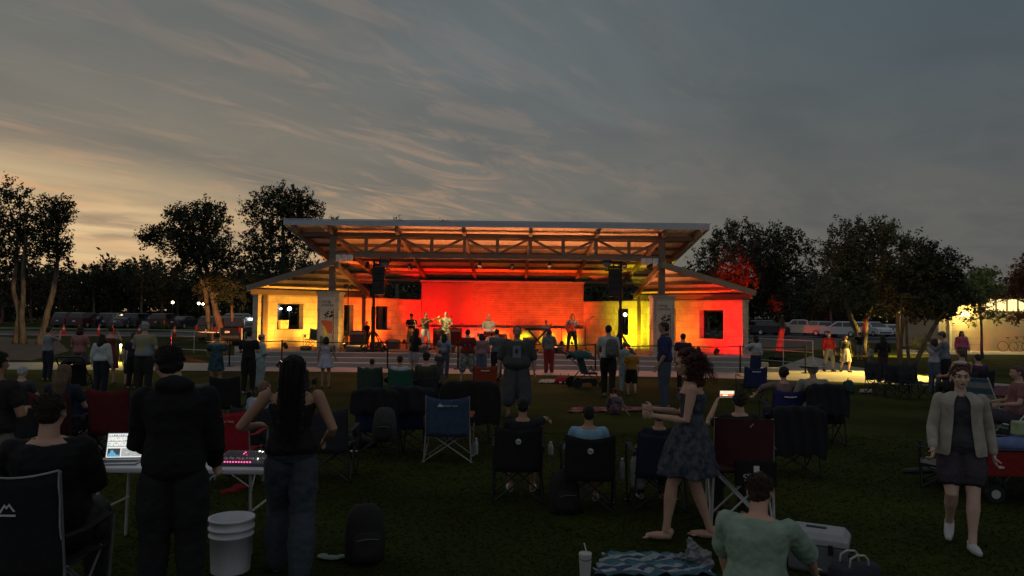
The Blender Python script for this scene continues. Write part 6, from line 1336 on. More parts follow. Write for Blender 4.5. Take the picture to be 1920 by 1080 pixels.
b = MB(); b.tube([(-.08, .05, .40), (-.03, 0, .40), (.02, -.05, .30), (.06, -.05, -.05), (.02, -.06, -.22), (-.08, -.08, -.26), (-.14, -.10, -.16), (-.16, -.14, .04)], [.010, .012, .016, .028, .038, .045, .055, .095], 12); b.build('horn', br_, e, smooth=True)
p = A(811, 605, 31.9); e = empty('trombone', p, 0, 'brass trombone pointing up to the right, held by the bald player', 'trombone')
b = MB(); b.tube([(-.2, .1, .10), (.75, -.15, -.18), (.78, -.15, -.12), (-.05, .12, .16)], .012, 8); b.build('slide', br_, e, smooth=True); b = MB(); b.tube([(-.25, .1, .05), (-.05, .05, .10), (.2, 0, .18), (.33, -.04, .23)], [.015, .02, .035, .11], 14); b.build('bell', br_, e, smooth=True)
def guitar(px, py, D, label, col, neck=.75, tilt=25, name='electric_guitar'):
    p = A(px, py, D); e = empty(name, p, 0, label, 'guitar'); c, s_ = math.cos(R(tilt)), math.sin(R(tilt)); q = lambda x, y, z: (x * c - z * s_, y, x * s_ + z * c)
    b = MB(); pr = [(.0, .05), (.06, .14), (.14, .13), (.2, .08), (.27, .12), (.36, .10), (.33, 0), (.36, -.09), (.28, -.13), (.2, -.09), (.12, -.15), (.02, -.12)]
    b.loft([[q(-x, y, z) for x, z in pr] for y in (-.02, .02)]); b.build('guitar_body', mat('guitar_%d' % int(col[0] * 100), col, .25), e, bevel=.008)
    b = MB(); b.bar(q(-.02, -.025, 0), q(neck, -.025, 0), .05, .02); b.box(q(neck + .06, -.025, 0), (.14, .02, .07), M=Matrix.Rotation(-R(tilt), 3, 'Y')); b.build('neck', mat('guitar_neck', (.25, .14, .06), .4), e)
    b = MB(); b.tube([q(-.33, .02, 0), (-.12, .06, .42), (.06, .12, .46), q(.05, .02, .05)], .012, 6, flat=.3); b.build('strap', M_black, e)
guitar(834, 622, 32.0, 'electric guitar worn by the singer', (.12, .05, .02)); guitar(1075, 613, 32.05, 'red and white bass guitar worn by the player in plaid', (.5, .03, .02), neck=.85, tilt=28, name='bass_guitar')
# --- left side of the crowd, standing near the path
stand(92, 612, D=21.5, face=R(-20), J={**UPL, **UPR}, label='man in a pale grey tee raising a phone at the far left', shirt=(.22, .23, .24), pants=(.02, .025, .04), hair=(.03, .02, .015))
stand(151, 611, D=20.5, label='woman in a pink top with a dark red bob behind the stroller', sexf=True, shirt=(.30, .13, .12), pants=(.1, .06, .06), hair=(.04, .01, .01), hairstyle='bob', J=BENT)
stand(188, 625, 738, label='girl in a white sweatshirt with long black hair at the left', sexf=True, shirt=(.48, .50, .48), sleeve=1.9, pants=(.015, .02, .035), hair=(.015, .012, .01), hairstyle='long', loose=.015, sk={})
stand(208, 612, D=20.8, face=R(15), label='woman in a dark red brown dress right of the girl in white', sexf=True, dress=((.12, .03, .025), .24, .13), hair=(.05, .02, .01), hairstyle='bun', J=UPR)
stand(240, 640, 722, label='small child in a white shirt left of the man in the tropical shirt', shirt=(.45, .46, .50), pants=(.03, .03, .04), hair=(.015, .01, .01), leglen=.5)
stand(268, 603, 745, label='man in a grey cap and blue and yellow tropical shirt', shirt=(.16, .24, .32), pants=(.02, .02, .02), hair=(.3, .3, .3), hat=('cap', (.30, .31, .28)), sk=dict(col2=(.30, .26, .10), scale=4), fat=.15, J=BENT)
stand(252, 622, D=19.5, label='dark clothed person just left of the tropical shirt man', shirt=(.02, .02, .03), pants=BLK, hair=(.03, .02, .02))
stand(404, 622, 738, label='woman in a teal puff sleeved dress facing the stage', sexf=True, dress=((.04, .12, .13), .14, .12), puff=True, hair=(.03, .02, .015), hairstyle='bun', J=BENT, skin='tan', sk=dict(col2=(.02, .03, .05), scale=7))
stand(468, 617, D=18.6, label='person in black with a small pale head band behind the white capped one', shirt=BLK, pants=BLK, hair=(.01, .01, .01), J=BENT)
stand(487, 626, 728, face=R(-55), label='person in a pale mint shirt and white cap turned to the right', shirt=(.33, .42, .40), sleeve=1.6, pants=(.30, .38, .37), hair=(.03, .02, .02), hat=('cap', (.42, .42, .45)), loose=.02, shirtlen=.0, J=BENT)
stand(610, 630, 727, label='girl with black hair in a white sleeveless ruffled dress', sexf=True, dress=((.42, .40, .48), .13, .15), hair=(.012, .01, .01), hairstyle='bob', J={'elR': (.15, .02, .64), 'wrR': (.17, .10, .55)}, skin='tan')
# --- middle
stand(775, 614, 712, face=R(-40), label='woman with long black hair, dark top and pale shorts leaning to the right', sexf=True, shirt=(.02, .017, .018), pants=(.33, .31, .34), leglen=.3, hair=(.008, .007, .008), hairstyle='verylong', J={'lean': ('Y', 9), **BENT})
stand(832, 624, 708, label='girl with long black hair, black and white top and jeans', sexf=True, shirt=(.03, .03, .05), pants=(.06, .08, .12), hair=(.01, .01, .01), hairstyle='long', sk=dict(col2=(.30, .32, .38), scale=5), loose=.01)
stand(824, 656, 722, label='small child with a dark head below the black and white top girl', shirt=(.05, .05, .06), pants=(.08, .08, .1), hair=(.015, .012, .012))
longhorn = back_print(['TEXAS'], (.50, .45, .38), z=.73, size=.055)
def lhorn(root, J, H):
    longhorn(root, J, H); c = J['pelvis'].lerp(J['neck'], .52); y = -.081 * H; b = MB()
    b.add([c + V3(x, y, zz) for x, zz in ((-.10, .05), (-.05, .012), (.05, .012), (.10, .05), (.06, -.01), (.025, -.015), (.015, -.07), (-.015, -.07), (-.025, -.015), (-.06, -.01))], [tuple(range(10))]); b.build('shirt_emblem', cmat('cloth', (.50, .45, .38)), root)
stand(876, 616, 717, label='man in a maroon tee with a printed back and patterned shorts', shirt=(.16, .018, .014), pants=(.05, .05, .05), leglen=.62, hair=(.02, .02, .015), pk=dict(col2=(.35, .33, .3), scale=14), fat=.15, loose=.01, print_=lhorn, J=WIDE)
stand(902, 624, 712, label='child with purple black hair in a pink shirt beside the maroon tee', sexf=True, shirt=(.34, .17, .19), sleeve=1.5, pants=(.10, .14, .20), leglen=.6, hair=(.03, .015, .03), hairstyle='bob')
stand(932, 616, D=23.5, label='dark haired person in grey just left of the big man', shirt=(.12, .13, .14), pants=(.02, .02, .03), hair=(.01, .01, .01))
def tee(root, J, H):
    c = J['pelvis'].lerp(J['neck'], .66); y = .1125 * H + .02; m1 = cmat('cloth', (.16, .18, .20))
    b = MB(); b.add([c + V3(x, y, zz) for x, zz in ((-.085, -.14), (.085, -.14), (.08, .10), (-.08, .10))], [(0, 1, 2, 3)]); b.build('shirt_print', m1, root)
    b = MB(); b.add([c + V3(x, y + .003, zz) for x, zz in ((-.03, -.04), (.0, -.07), (.035, -.03), (.02, .03), (-.02, .04))], [(0, 1, 2, 3, 4)]); b.build('print_drawing', cmat('cloth', (.03, .03, .03)), root)
stand(968, 609, 783, face=R(178), label='big man in a dark grey tee with a pale square print facing the camera', shirt=(.055, .056, .052), sleeve=.85, pants=(.07, .075, .08), leglen=.72, hair=(.02, .015, .01), skin='tan', fat=.42, loose=.02, print_=tee, facial=True, hairstyle='buzz', J={'kneeL': (-.09, .01, .285), 'ankL': (-.085, 0, .045), 'kneeR': (.09, .01, .285), 'ankR': (.085, 0, .045), 'elL': (-.185, -.01, .63), 'wrL': (-.19, .04, .50), 'elR': (.185, -.01, .63), 'wrR': (.19, .04, .50)})
stand(1029, 617, 700, label='person in a grey hooded sweatshirt and dark red trousers', sexf=True, shirt=(.15, .16, .16), sleeve=1.9, pants=(.20, .02, .018), hair=(.05, .03, .04), hairstyle='bob', hood=True, loose=.015, J=BENT)
r_, J_ = stand(1140, 608, 745, face=R(-12), label='man in a white tee and black trousers with a grey backpack', shirt=(.42, .42, .40), pants=(.016, .014, .018), hair=(.015, .012, .01), J={**STEP, 'elL': (-.15, .03, .64), 'wrL': (-.14, .13, .55)})
bq = r_.location; backpack((bq.x + .06, bq.y - .235, 1.02), R(-12), (.11, .105, .10), 'grey backpack worn by the man in the white tee', .98)
stand(1171, 640, 735, label='child in pale blue hidden behind the man with the backpack', shirt=(.20, .28, .30), pants=(.20, .28, .30), hair=(.1, .06, .04))
stand(1184, 652, 742, label='small boy in a mustard shirt and black shorts running to the stage', shirt=(.36, .17, .02), pants=(.012, .012, .013), leglen=.5, hair=(.16, .11, .08), hairstyle='buzz', J={**STEP, 'ankR': (.06, -.15, .10)}, loose=.012, shoes=(.05, .04, .04))
stand(1246, 602, 768, face=R(68), label='man in a navy polo shirt and jeans in profile, looking left', shirt=(.022, .028, .09), pants=(.06, .075, .10), skin='tan', hair=(.03, .018, .012), facial=True, collar=True, sleeve=.9, J=dict(elL=(-.14, -.03, .63), wrL=(-.14, .05, .50)), fat=.08)
stand(1281, 624, D=21, label='short haired person in dark purple beside the blue polo man', shirt=(.05, .02, .03), pants=BLK, hair=(.02, .015, .015))
stand(1417, 627, 724, face=R(35), label='woman in a white and navy jersey raising her hand by the barrier', sexf=True, shirt=(.45, .45, .47), sleeve=1.2, pants=(.018, .025, .07), hair=(.02, .015, .01), hairstyle='bob', shirtlen=.42, J=UPL, loose=.015)
# --- right background
stand(1554, 620, 697, face=R(185), J=STEP, label='man in a bright red shirt and grey trousers walking on the path', shirt=(.38, .02, .02), sleeve=1.7, pants=(.20, .20, .19), hair=(.05, .03, .02))
stand(1585, 627, 698, face=R(190), J=STEP, label='woman in a grey dress and black cardigan walking on the lit path', sexf=True, dress=((.30, .27, .24), .24, .14), shirt=(.02, .02, .022), sleeve=1.8, shirtlen=.3, hair=(.06, .03, .02), hairstyle='bob')
stand(1612, 622, 676, label='person in a black top and grey shorts near the forked tree', shirt=BLK, pants=(.22, .21, .21), leglen=.5, hair=(.02, .015, .01), J=PHONE)
stand(1632, 648, 690, label='small child in a pale green shirt before the tree stems', shirt=(.18, .24, .20), pants=(.1, .1, .1), hair=(.03, .02, .02))
stand(1656, 628, 717, label='woman in black with long black hair beside the far folding chairs', sexf=True, shirt=(.012, .01, .012), sleeve=1.9, pants=(.05, .02, .025), hair=(.008, .008, .008), hairstyle='long', J=BENT)
stand(1753, 634, 736, face=R(-60), label='woman in a white blouse and jeans hugging a taller man', sexf=True, shirt=(.36, .35, .38), sleeve=1.9, pants=(.09, .11, .15), hair=(.05, .02, .02), hairstyle='bob', J=PHONE, loose=.012)
stand(1774, 621, 737, face=R(50), label='man in a grey shirt and dark cap with his arms round the woman', shirt=(.17, .18, .20), sleeve=1.8, pants=(.012, .013, .018), hair=(.03, .025, .02), hat=('cap', (.12, .11, .09)), J={**PHONE, 'lean': ('X', -6)})
stand(1804, 620, 690, face=R(165), label='girl in a pink hooded sweatshirt standing before the lit roller door', sexf=True, shirt=(.50, .13, .24), sleeve=1.95, pants=(.10, .08, .09), hair=(.02, .01, .01), hairstyle='long', loose=.012)
# --- seated, right background
far = [(1683, 19.5, 668, (.03, .03, .035), 'dark folding chair under the black tree, its left neighbour of two'), (1716, 19.3, 668, (.025, .03, .035), 'dark folding chair under the black tree, the right one of two')]
for px, D, hy, c, lab in far: chair(px, D, c, lab, rz=160 if px < 1700 else -170)
chair(1650, 20.4, (.03, .03, .03), 'dark folding chair half behind the woman in black', rz=185)
sit(1797, 17.5, 652, face=R(10), label='bare shouldered person seated behind the woman in the pale shirt', shirt=(.10, .05, .04), sleeve=0, pants=DK, hair=(.10, .06, .03)); chair(1797, 17.5, (.03, .03, .035), 'dark folding chair behind the walking woman, occupied')
sit(1829, 18.0, 662, label='person in dark purple seated right of the walking woman', shirt=(.07, .03, .07), pants=DK, hair=(.03, .02, .02)); chair(1829, 18.0, (.02, .02, .03), 'dark folding chair under the person in purple')
def beach_chair(px, D, rz, label):
    p = A(px, 600, D); e = empty('beach_chair', (p.x, D, 0), R(rz), label, 'beach chair'); m1, m2 = fabric('beach_blue', (.10, .22, .30)), fabric('beach_white', (.40, .44, .46))
    b = MB(); rows = [[Vector((x, y, z)) for x in (-.25, .25)] for y, z in [(.30, .22), (.2, .19), (.1, .17), (0, .16), (-.1, .16), (-.18, .2), (-.26, .32), (-.34, .44), (-.42, .56), (-.50, .68), (-.58, .80), (-.64, .88)]]
    o = [v for r in rows for v in r]; b.v = o; b.f = [(2 * i, 2 * i + 1, 2 * i + 3, 2 * i + 2) for i in range(11)]; b.m = [i % 2 for i in range(11)]; q = b.build('sling', [m1, m2], e); q.modifiers.new('s', 'SOLIDIFY').thickness = .012
    for x in (-.27, .27):
        b = MB(); b.tube([(x, .32, .22), (x, -.16, .15), (x, -.66, .90)], .012, 8); b.build('side_rail', M_white, e); b = MB(); b.tube([(x, .25, .02), (x, -.05, .42), (x, -.45, .42)], .012, 8); b.tube([(x, -.5, .02), (x, .1, .24)], .012, 8); b.build('leg', M_white, e)
    return e
beach_chair(1858, 15.5, -60, 'blue and white striped low beach chair at the right'); 
sit(1897, 13.5, 668, face=R(75), seat=.2, label='person with bare knees up seated low at the right edge', shirt=(.22, .10, .10), pants=(.05, .04, .05), leglen=.4, hair=(.12, .05, .06), skin='light'); beach_chair(1905, 13.5, 75, 'low chair under the person with bare knees at the right edge')
flat_blanket([G(1838, 741), G(1945, 748), G(1945, 728), G(1845, 724)], 'dark red blanket on the grass at the right edge', [(.14, .03, .05), (.10, .02, .04)])
# --- seated middle, near the path
chair(700, 16.6, (.03, .06, .04), 'green backed folding chair holding the dark haired man left of the white shirt'); sit(700, 16.6, 671, label='dark haired man seated in the leftmost green folding chair', shirt=(.05, .04, .04), pants=DK, hair=(.015, .01, .01), skin='tan')
chair(757, 16.2, (.02, .09, .06), 'green folding chair under the man in a white shirt'); sit(752, 16.2, 665, label='man in a white shirt seated in a green folding chair', shirt=(.42, .42, .45), pants=DK, hair=(.05, .02, .015), skin='tan')
sit(802, 16.5, 660, face=R(-6), seat=.30, label='broad man in an olive shirt and dark cap seated from behind', shirt=(.05, .048, .03), pants=DK, hair=(.02, .015, .01), hat=('cap', BLK), fat=.3, sleeve=.9); chair(802, 16.55, (.03, .03, .03), 'low dark folding chair under the olive shirt man', seat=.34, back=.7)
chair(912, 17.5, (.30, .045, .015), 'empty orange red folding chair beside the big man', logo=('word', ''))
chair(1410, 18.2, (.02, .028, .09), 'empty navy folding chair in front of the woman in the jersey', logo=('word', ''))
chair(1468, 12.6, (.025, .025, .12), 'purple blue folding chair under the curly haired woman', logo=('word', '')); sit(1466, 12.6, 686, label='curly haired woman in a light patterned top seated on the purple blue chair', sexf=True, shirt=(.22, .14, .13), sleeve=1.6, pants=DK, hair=(.025, .015, .012), hairstyle='curly', J={'elL': (-.19, .02, .56), 'wrL': (-.24, .10, .48)})
chair(1536, 12.3, (.012, .012, .014), 'large black folding chair under the person in a straw hat', w=.62, back=.98); sit(1520, 12.4, 676, label='person in a pale straw hat seated on the large black chair', sexf=True, shirt=(.3, .27, .22), sleeve=1.5, pants=DK, hair=(.3, .25, .2), hat=('sun', (.42, .38, .31)))
draped((A(1536, 600, 12.25).x, 12.3, 0), 0, (.012, .012, .014), 'black jacket hung over the large black chair', w=.66, top=1.0, drop=.5, seed=4)
chair(1478, 9.9, (.02, .02, .022), 'low black folding chair with a grey head pad in front of the curly haired woman', w=.60, back=.95); draped((A(1478, 600, 9.85).x, 9.85, 0), 0, (.01, .01, .012), 'long black coat hung over the low black chair', w=.68, top=.93, drop=.62, seed=6)
# grass things near the path
p = G(1057, 719); e = empty('red_bag', (p.x, p.y, 0), 0, 'red bag with two upright handles lying open on the lawn', 'bag'); b = MB(); b.loft([[(w * math.copysign(abs(math.cos(u)) ** .6, math.cos(u)), d * math.sin(u), z) for u in [6.283 * j / 18 for j in range(18)]] for w, d, z in ((.28, .14, 0), (.27, .14, .1), (.18, .08, .2))]); b.build('bag_body', fabric('redtote', (.40, .02, .02)), e, smooth=True)
for x in (-.1, .14): b = MB(); b.tube([(x - .03, 0, .18), (x, 0, .30), (x + .04, 0, .18)], .014, 6); b.build('handle', fabric('redtote', (.40, .02, .02)), e)
for x in (-.11, .06): b = MB(); b.ell((x, -.16, .04), (.045, .02, .03), 8, 5); b.build('white_patch', M_white, e, smooth=True)
flat_blanket([G(1008, 719), G(1042, 719), G(1044, 713), G(1016, 713)], 'crumpled white towel on the lawn left of the red bag', [(.32, .32, .28)])
flat_blanket([G(1400, 735) + Vector((1.7, 0, 0)), G(1560, 735), G(1555, 729), G(1520, 729)], 'pale cloth lying flat on the lawn right of the large black chair', [(.30, .29, .25)])
flat_blanket([G(1612, 738), G(1634, 738), G(1634, 732), G(1614, 732)], 'small white cloth alone on the open lawn at the right', [(.35, .35, .30)])
p = G(1592, 738); backpack((p.x, p.y, 0), R(30), (.02, .07, .06), 'dark teal bag on the lawn right of the large black chair', .8)
# stroller by the backpack man and the one on the left
def stroller(px, D, rz, col, label, s=1.):
    p = A(px, 600, D); e = empty('stroller', (p.x, D, 0), R(rz), label, 'stroller'); m = fabric('stroll_%d_%d' % (int(col[0] * 100), int(col[1] * 100)), col)
    for x in (-.25, .25):
        for y, r in ((.42, .11), (-.35, .15)): b = MB(); b.tube([(x - .02, y, r), (x + .02, y, r)], r, 16); w = b.build('wheel', M_black, e); b = MB(); b.tube([(x - .025, y, r), (x + .025, y, r)], r * .4, 12); b.build('hub', M_black, w)
        b = MB(); b.tube([(x, -.35, .15), (x, .10, .62), (x, -.1, .6), (x, -.62, 1.02)], .014, 8); b.tube([(x, .42, .12), (x, .05, .60)], .014, 8); b.build('frame_bar', M_black, e)
    b = MB(); b.tube([(-.25, -.62, 1.02), (-.2, -.66, 1.04), (.2, -.66, 1.04), (.25, -.62, 1.02)], .018, 8); b.build('push_handle', M_black, e)
    b = MB(); b.loft([[(x * .22, y, z) for x, y, z in ((-1, 0, 0), (1, 0, 0), (1, .04, .03), (-1, .04, .03))], [(x * .22, y, z) for x, y, z in ((-1, 0, 0), (1, 0, 0), (1, .04, .03), (-1, .04, .03))]]) if False else b.box((0, .12, .40), (.42, .36, .06)); b.box((0, -.10, .62), (.42, .06, .46), M=Matrix.Rotation(R(18), 3, 'X')); b.build('seat', m, e, bevel=.02)
    b = MB(); b.loft([[(.25 * math.cos(t), -.16 + .42 * math.sin(a) , .72 + (.34 * math.cos(a)) * (.35 + .65 * math.sin(t))) for t in [math.pi * k / 12 for k in range(13)]] for a in (-.9, -.5, -.1, .3, .7, 1.1)], cap=False, closed=False); o = b.build('canopy', m, e, smooth=True); o.modifiers.new('s', 'SOLIDIFY').thickness = .012
    b = MB(); b.box((0, .02, .2), (.36, .4, .12)); b.build('basket', M_black, e, bevel=.02)
stroller(1098, 21.5, -70, (.02, .08, .08), 'teal stroller seen from the side left of the backpack man'); stroller(148, 16.5, 15, (.014, .014, .016), 'black stroller with its hood up at the left of the crowd')
# child on the orange blanket
flat_blanket([G(1062, 775), G(1222, 771), G(1232, 764), G(1075, 766)], 'orange and pink patterned blanket under the seated child', [(.26, .06, .03), (.30, .16, .16), (.16, .04, .05)], stripes=7)
sit(1154, 15.6, 727, pose='floor', label='child in a red cap and patterned shirt seated on the orange blanket', shirt=(.24, .17, .17), sleeve=1.5, pants=(.1, .05, .06), hair=(.05, .02, .02), hat=('cap', (.20, .02, .02)), sk=dict(col2=(.05, .02, .05), scale=13), J={'elR': (.17, -.05, .19), 'wrR': (.25, -.08, .05)})
# --- draped chairs in the middle
chair(716, 10.9, (.015, .025, .08), 'blue folding chair under black coats, left of the pair with a backpack', w=.60, back=.92); chair(762, 11.2, (.015, .025, .08), 'blue folding chair under black coats, right of the pair', w=.60, back=.92)
draped((A(712, 600, 10.85).x, 10.9, 0), 0, (.009, .009, .010), 'black coat over the left chair of the covered pair', w=.66, top=.99, drop=.34, seed=2); draped((A(770, 600, 11.0).x, 11.1, 0), R(-4), (.010, .009, .010), 'black coat spread over the right chair of the covered pair', w=.86, top=1.0, drop=.36, seed=8)
p = A(722, 600, 10.3); backpack((p.x, 10.42, .28), 0, (.045, .045, .038), 'dark grey backpack hanging on the back of the covered chair', 1.0, (.02, .02, .02))
chair(882, 12.2, (.02, .02, .025), 'dark folding chair hidden under a black blanket left of the big man', w=.6, back=.95); draped((A(882, 600, 12.15).x, 12.1, 0), R(5), (.010, .008, .009), 'black blanket covering the chair behind the blue one', w=.92, top=1.0, drop=.66, seed=5, depth=.2)
chair(845, 10.6, (.045, .075, .13), 'empty bright blue folding chair with pale legs and a white peak emblem', frame=(.30, .30, .28), w=.60, back=.92, logo=('peak', 'OZARK TRAIL'))
bottle((A(897, 600, 11.2).x, 11.0, 0), 'clear bottle on the grass right of the bright blue chair', (.35, .38, .38), .24)
b = MB(); p = G(655, 838); b.ell((0, 0, .1), (.34, .2, .12), 12, 8); b.ell((.25, .05, .07), (.2, .15, .09), 10, 6); b.ell((-.2, -.05, .06), (.2, .15, .08), 10, 6); o = b.build('dark_bag', fabric('darkheap', (.012, .012, .012)), None, smooth=True, vox=.02, sm=2); o.location = (p.x, p.y, -.02); tag(o, 'limp black duffel bag on the grass left of the covered chairs', 'bag')
b = MB(); b.box((0, 0, 0), (.12, .06, .02)); o = b.build('paper', M_white, None, bevel=.004); p = G(650, 842); o.location = (p.x + .15, p.y - .25, .015); tag(o, 'small white folded paper in front of the limp black bag', 'paper')
# --- row of sitters with round emblems
chair(974, 8.35, BLK, 'black folding chair with a round white emblem, the left one of two', logo=('disc',), w=.50, back=.86); sit(982, 8.4, 742, seat=.34, label='person with short black hair and black shirt seated in the left emblem chair', shirt=(.012, .012, .013), pants=(.08, .07, .06), leglen=.6, hair=(.008, .008, .008), hairstyle='short', skin='tan', J={'elR': (.17, .05, .60), 'wrR': (.20, .20, .56)}, shoes=(.5, .48, .45))
chair(1106, 7.95, BLK, 'black folding chair with a round white emblem, the right one, below blue shoulders', logo=('disc',), w=.50, back=.84, rz=-3); sit(1104, 8.0, 756, seat=.34, label='black haired person in a sky blue shirt seated in the right emblem chair', shirt=(.20, .36, .46), sleeve=.9, pants=(.08, .07, .06), leglen=.6, hair=(.008, .008, .008), skin='tan', fat=.15, shoes=(.55, .52, .5))
chair(1232, 8.1, (.018, .024, .05), 'dark blue folding chair partly hidden by the curly haired dancer', w=.5, back=.86); sit(1234, 8.15, 760, seat=.34, label='dark figure seated in the dark blue chair behind the dancer', shirt=(.012, .012, .02), pants=DK, hair=(.06, .03, .015), skin='tan', shoes=(.5, .5, .48))
p = A(1178, 600, 8.2); b_ = MB(); e = empty('shoulder_bag', (p.x + .08, 8.0, .22), R(8), 'pale grey and blue bag hanging from the arm of the dark blue chair', 'bag'); b_.loft([[(w * math.copysign(abs(math.cos(u)) ** .6, math.cos(u)), d * math.sin(u), z) for u in [6.283 * j / 18 for j in range(18)]] for w, d, z in ((.07, .05, 0), (.085, .06, .05), (.08, .055, .28), (.06, .04, .34))]); b_.build('bag_body', fabric('palebag', (.26, .25, .24)), e, smooth=True); b_ = MB(); b_.tube([(-.05, 0, .32), (-.02, 0, .42), (.1, .05, .44), (.06, 0, .32)], .014, 6, flat=.4); b_.build('strap', fabric('bagstrap', (.03, .05, .11)), e)
bottle((A(1166, 600, 8.2).x, 8.1, .30), 'clear water bottle in the cup holder right of the blue shirted sitter', (.30, .32, .33), .22)
bottle((A(1036, 600, 8.5).x, 8.62, .45), 'small pale bottle standing on the arm of the left emblem chair', (.40, .40, .36), .15)
p = A(1060, 600, 7.9); backpack((p.x, 7.85, 0), R(15), (.010, .010, .011), 'black backpack standing between the two emblem chairs', .95)
# tall chair with the filming man
def tall_chair(px, D, rz, fab, label):
    p = A(px, 600, D); e = empty('tall_chair', (p.x, D, 0), R(rz), label, 'folding chair'); fm = mat('white_frame', (.50, .49, .47), .4, .2)
    for x in (-1, 1):
        b = MB(); b.tube([(x * .29, -.20, .01), (x * .27, -.24, .62), (x * .26, -.29, 1.10)], .013, 8); b.build('upright', fm, e); b = MB(); b.tube([(x * .29, .22, .01), (x * .27, .22, .80)], .013, 8); b.build('arm_post', fm, e)
        b = MB(); b.box((x * .28, 0, .81), (.06, .50, .025)); b.build('armrest', M_black, e, bevel=.008)
        b = MB(); b.tube([(x * .29, -.20, .02), (-x * .24, -.22, .56)], .011, 8); b.build('leg', fm, e); b = MB(); b.tube([(x * .29, .21, .02), (-x * .24, .21, .56)], .011, 8); b.build('leg', fm, e)
        b = MB(); b.tube([(x * .29, -.2, .03), (x * .27, .2, .55)], .011, 8); b.build('leg', fm, e)
    b = MB(); b.box((0, 0, .585), (.54, .46, .03)); b.build('seat', fabric('maroon', fab), e, bevel=.01)
    b = MB(); b.loft([[(x, -.26 - .04 * (1 - (x / .27) ** 2) - .03 * t, .66 + .44 * t) for x in (-.27, -.14, 0, .14, .27)] + [(x, -.275 - .04 * (1 - (x / .27) ** 2) - .03 * t, .66 + .44 * t) for x in (.27, .14, 0, -.14, -.27)] for t in (0, .5, 1)]); bb = b.build('backrest', fabric('maroon', fab), e)
    text('rP', 'back_print', fabric('white_ink', (.5, .5, .5)), bb, .06, (.05, -.335, 1.04), (R(90), 0, 0))
    b = MB(); b.box((.10, -.33, .60), (.38, .05, .24)); pk = b.build('pouch', M_blackm, e, bevel=.02); text('SILLA', 'pouch_print', fabric('white_ink', (.5, .5, .5)), pk, .085, (.08, -.358, .58), (R(90), R(-14), 0))
    b = MB(); b.box((.0, 0, .004), (.05, .012, .10)); q = b.build('paper_tag', M_white, pk); q.location = (.10, -.362, .62)
    return e
tall_chair(1386, 7.35, -8, (.06, .012, .014), 'tall maroon folding chair with white legs and a printed pouch')
sit(1384, 7.4, 731, face=R(-4), seat=.60, label='man in a dark tee filming with a raised phone from the tall maroon chair', shirt=(.02, .014, .016), pants=DK, hair=(.04, .03, .022), hairstyle='buzz', skin='light', J={'elL': (-.22, .02, .73), 'wrL': (-.13, .14, .88), 'elR': (.20, .06, .66), 'wrR': (.10, .2, .66)}, curl=1.0)
p = A(1363, 739, 7.62); e = empty('smartphone', p, R(2), 'smartphone held up sideways, its bright screen showing the stage', 'phone')
b = MB(); b.box((0, 0, 0), (.155, .009, .078)); b.build('case', M_black, e, bevel=.004)
b = MB(); b.box((0, -.006, 0), (.145, .002, .068)); b.build('screen', mat('phone_screen', (.02, .02, .02), .2, emit=(1, .86, .66), es=1.0), e)
b = MB(); b.box((0, -.008, -.008), (.14, .001, .020)); b.build('screen_picture', mat('phone_stage', (.02, .02, .02), .2, emit=(.85, .22, .06), es=1.0), e)
b = MB(); b.box((0, -.0078, -.026), (.145, .001, .014)); b.build('screen_picture', mat('phone_dark', (.02, .02, .02), .2, emit=(.04, .03, .02), es=1), e)
b = MB(); b.box((-.02, -.0085, -.010), (.05, .001, .010)); b.build('screen_picture', mat('phone_bright', (.02, .02, .02), .2, emit=(1, .9, .5), es=1.6), e)
# dancer with curly hair
stand(1296, 656, 1012, face=R(78), label='barefoot woman with big auburn curls dancing in a dark floral dress', sexf=True, skin='light', dress=((.014, .024, .038), .165, .175), hair=(.065, .018, .009), hairstyle='bigcurl', facial=True, shoestyle='none', sk=dict(col2=(.085, .085, .10), scale=19, var=.4), neckt=.82, vox=.0085,
      J={'kneeL': (-.06, .10, .30), 'ankL': (-.06, .13, .055), 'kneeR': (.05, -.02, .285), 'ankR': (.05, -.10, .045), 'elL': (-.13, .03, .64), 'wrL': (-.10, .19, .655), 'elR': (.13, .05, .65), 'wrR': (.08, .20, .67), 'head': (0, .03, .925)}, look=(.0, 1, -.12), curl=1.2)
# walking woman at the right
r_, J_ = stand(1803, 681, 1024, face=R(156), label='woman in an open pale shirt, dark top and shorts walking towards the camera', sexf=True, skin='pale', shirt=(.045, .045, .05), sleeve=0, pants=(.05, .045, .055), leglen=.30, hair=(.10, .035, .02), hairstyle='bun', facial=True, shoes=(.50, .50, .50), vox=.0085, pantw=1.15, loose=.004,
      J={'kneeL': (-.05, .06, .29), 'ankL': (-.04, .09, .045), 'kneeR': (.05, .05, .29), 'ankR': (.045, -.12, .10), 'shL': (-.100, 0, .80), 'shR': (.100, 0, .80), 'elL': (-.140, -.05, .64), 'wrL': (-.160, -.03, .50), 'elR': (.138, .02, .64), 'wrR': (.145, .11, .535)}, footR=.5, look=(-.12, 1, -.1), curl=.8)
H_ = r_['_h']; ci = .03; b = MB(); rings = []
def arc(c, w, d, z, a0=R(118), a1=R(422), n=26):
    return [V3(c.x + w * math.cos(u), c.y + d * math.sin(u), z + .006 * math.sin(3 * u)) for u in [a0 + (a1 - a0) * j / (n - 1) for j in range(n)]]
sp_ = J_['pelvis']
for k, (t, w, d) in enumerate(((-.02, .128, .098), (.05, .124, .094), (.12, .112, .086), (.18, .106, .082), (.24, .108, .086), (.265, .122, .092), (.295, .110, .082), (.318, .070, .060), (.33, .047, .045))):
    g = R(28) - R(14) * (k / 8); rings.append(arc(sp_, w * H_, d * H_, sp_.z + t * H_, R(90) + g, R(450) - g))
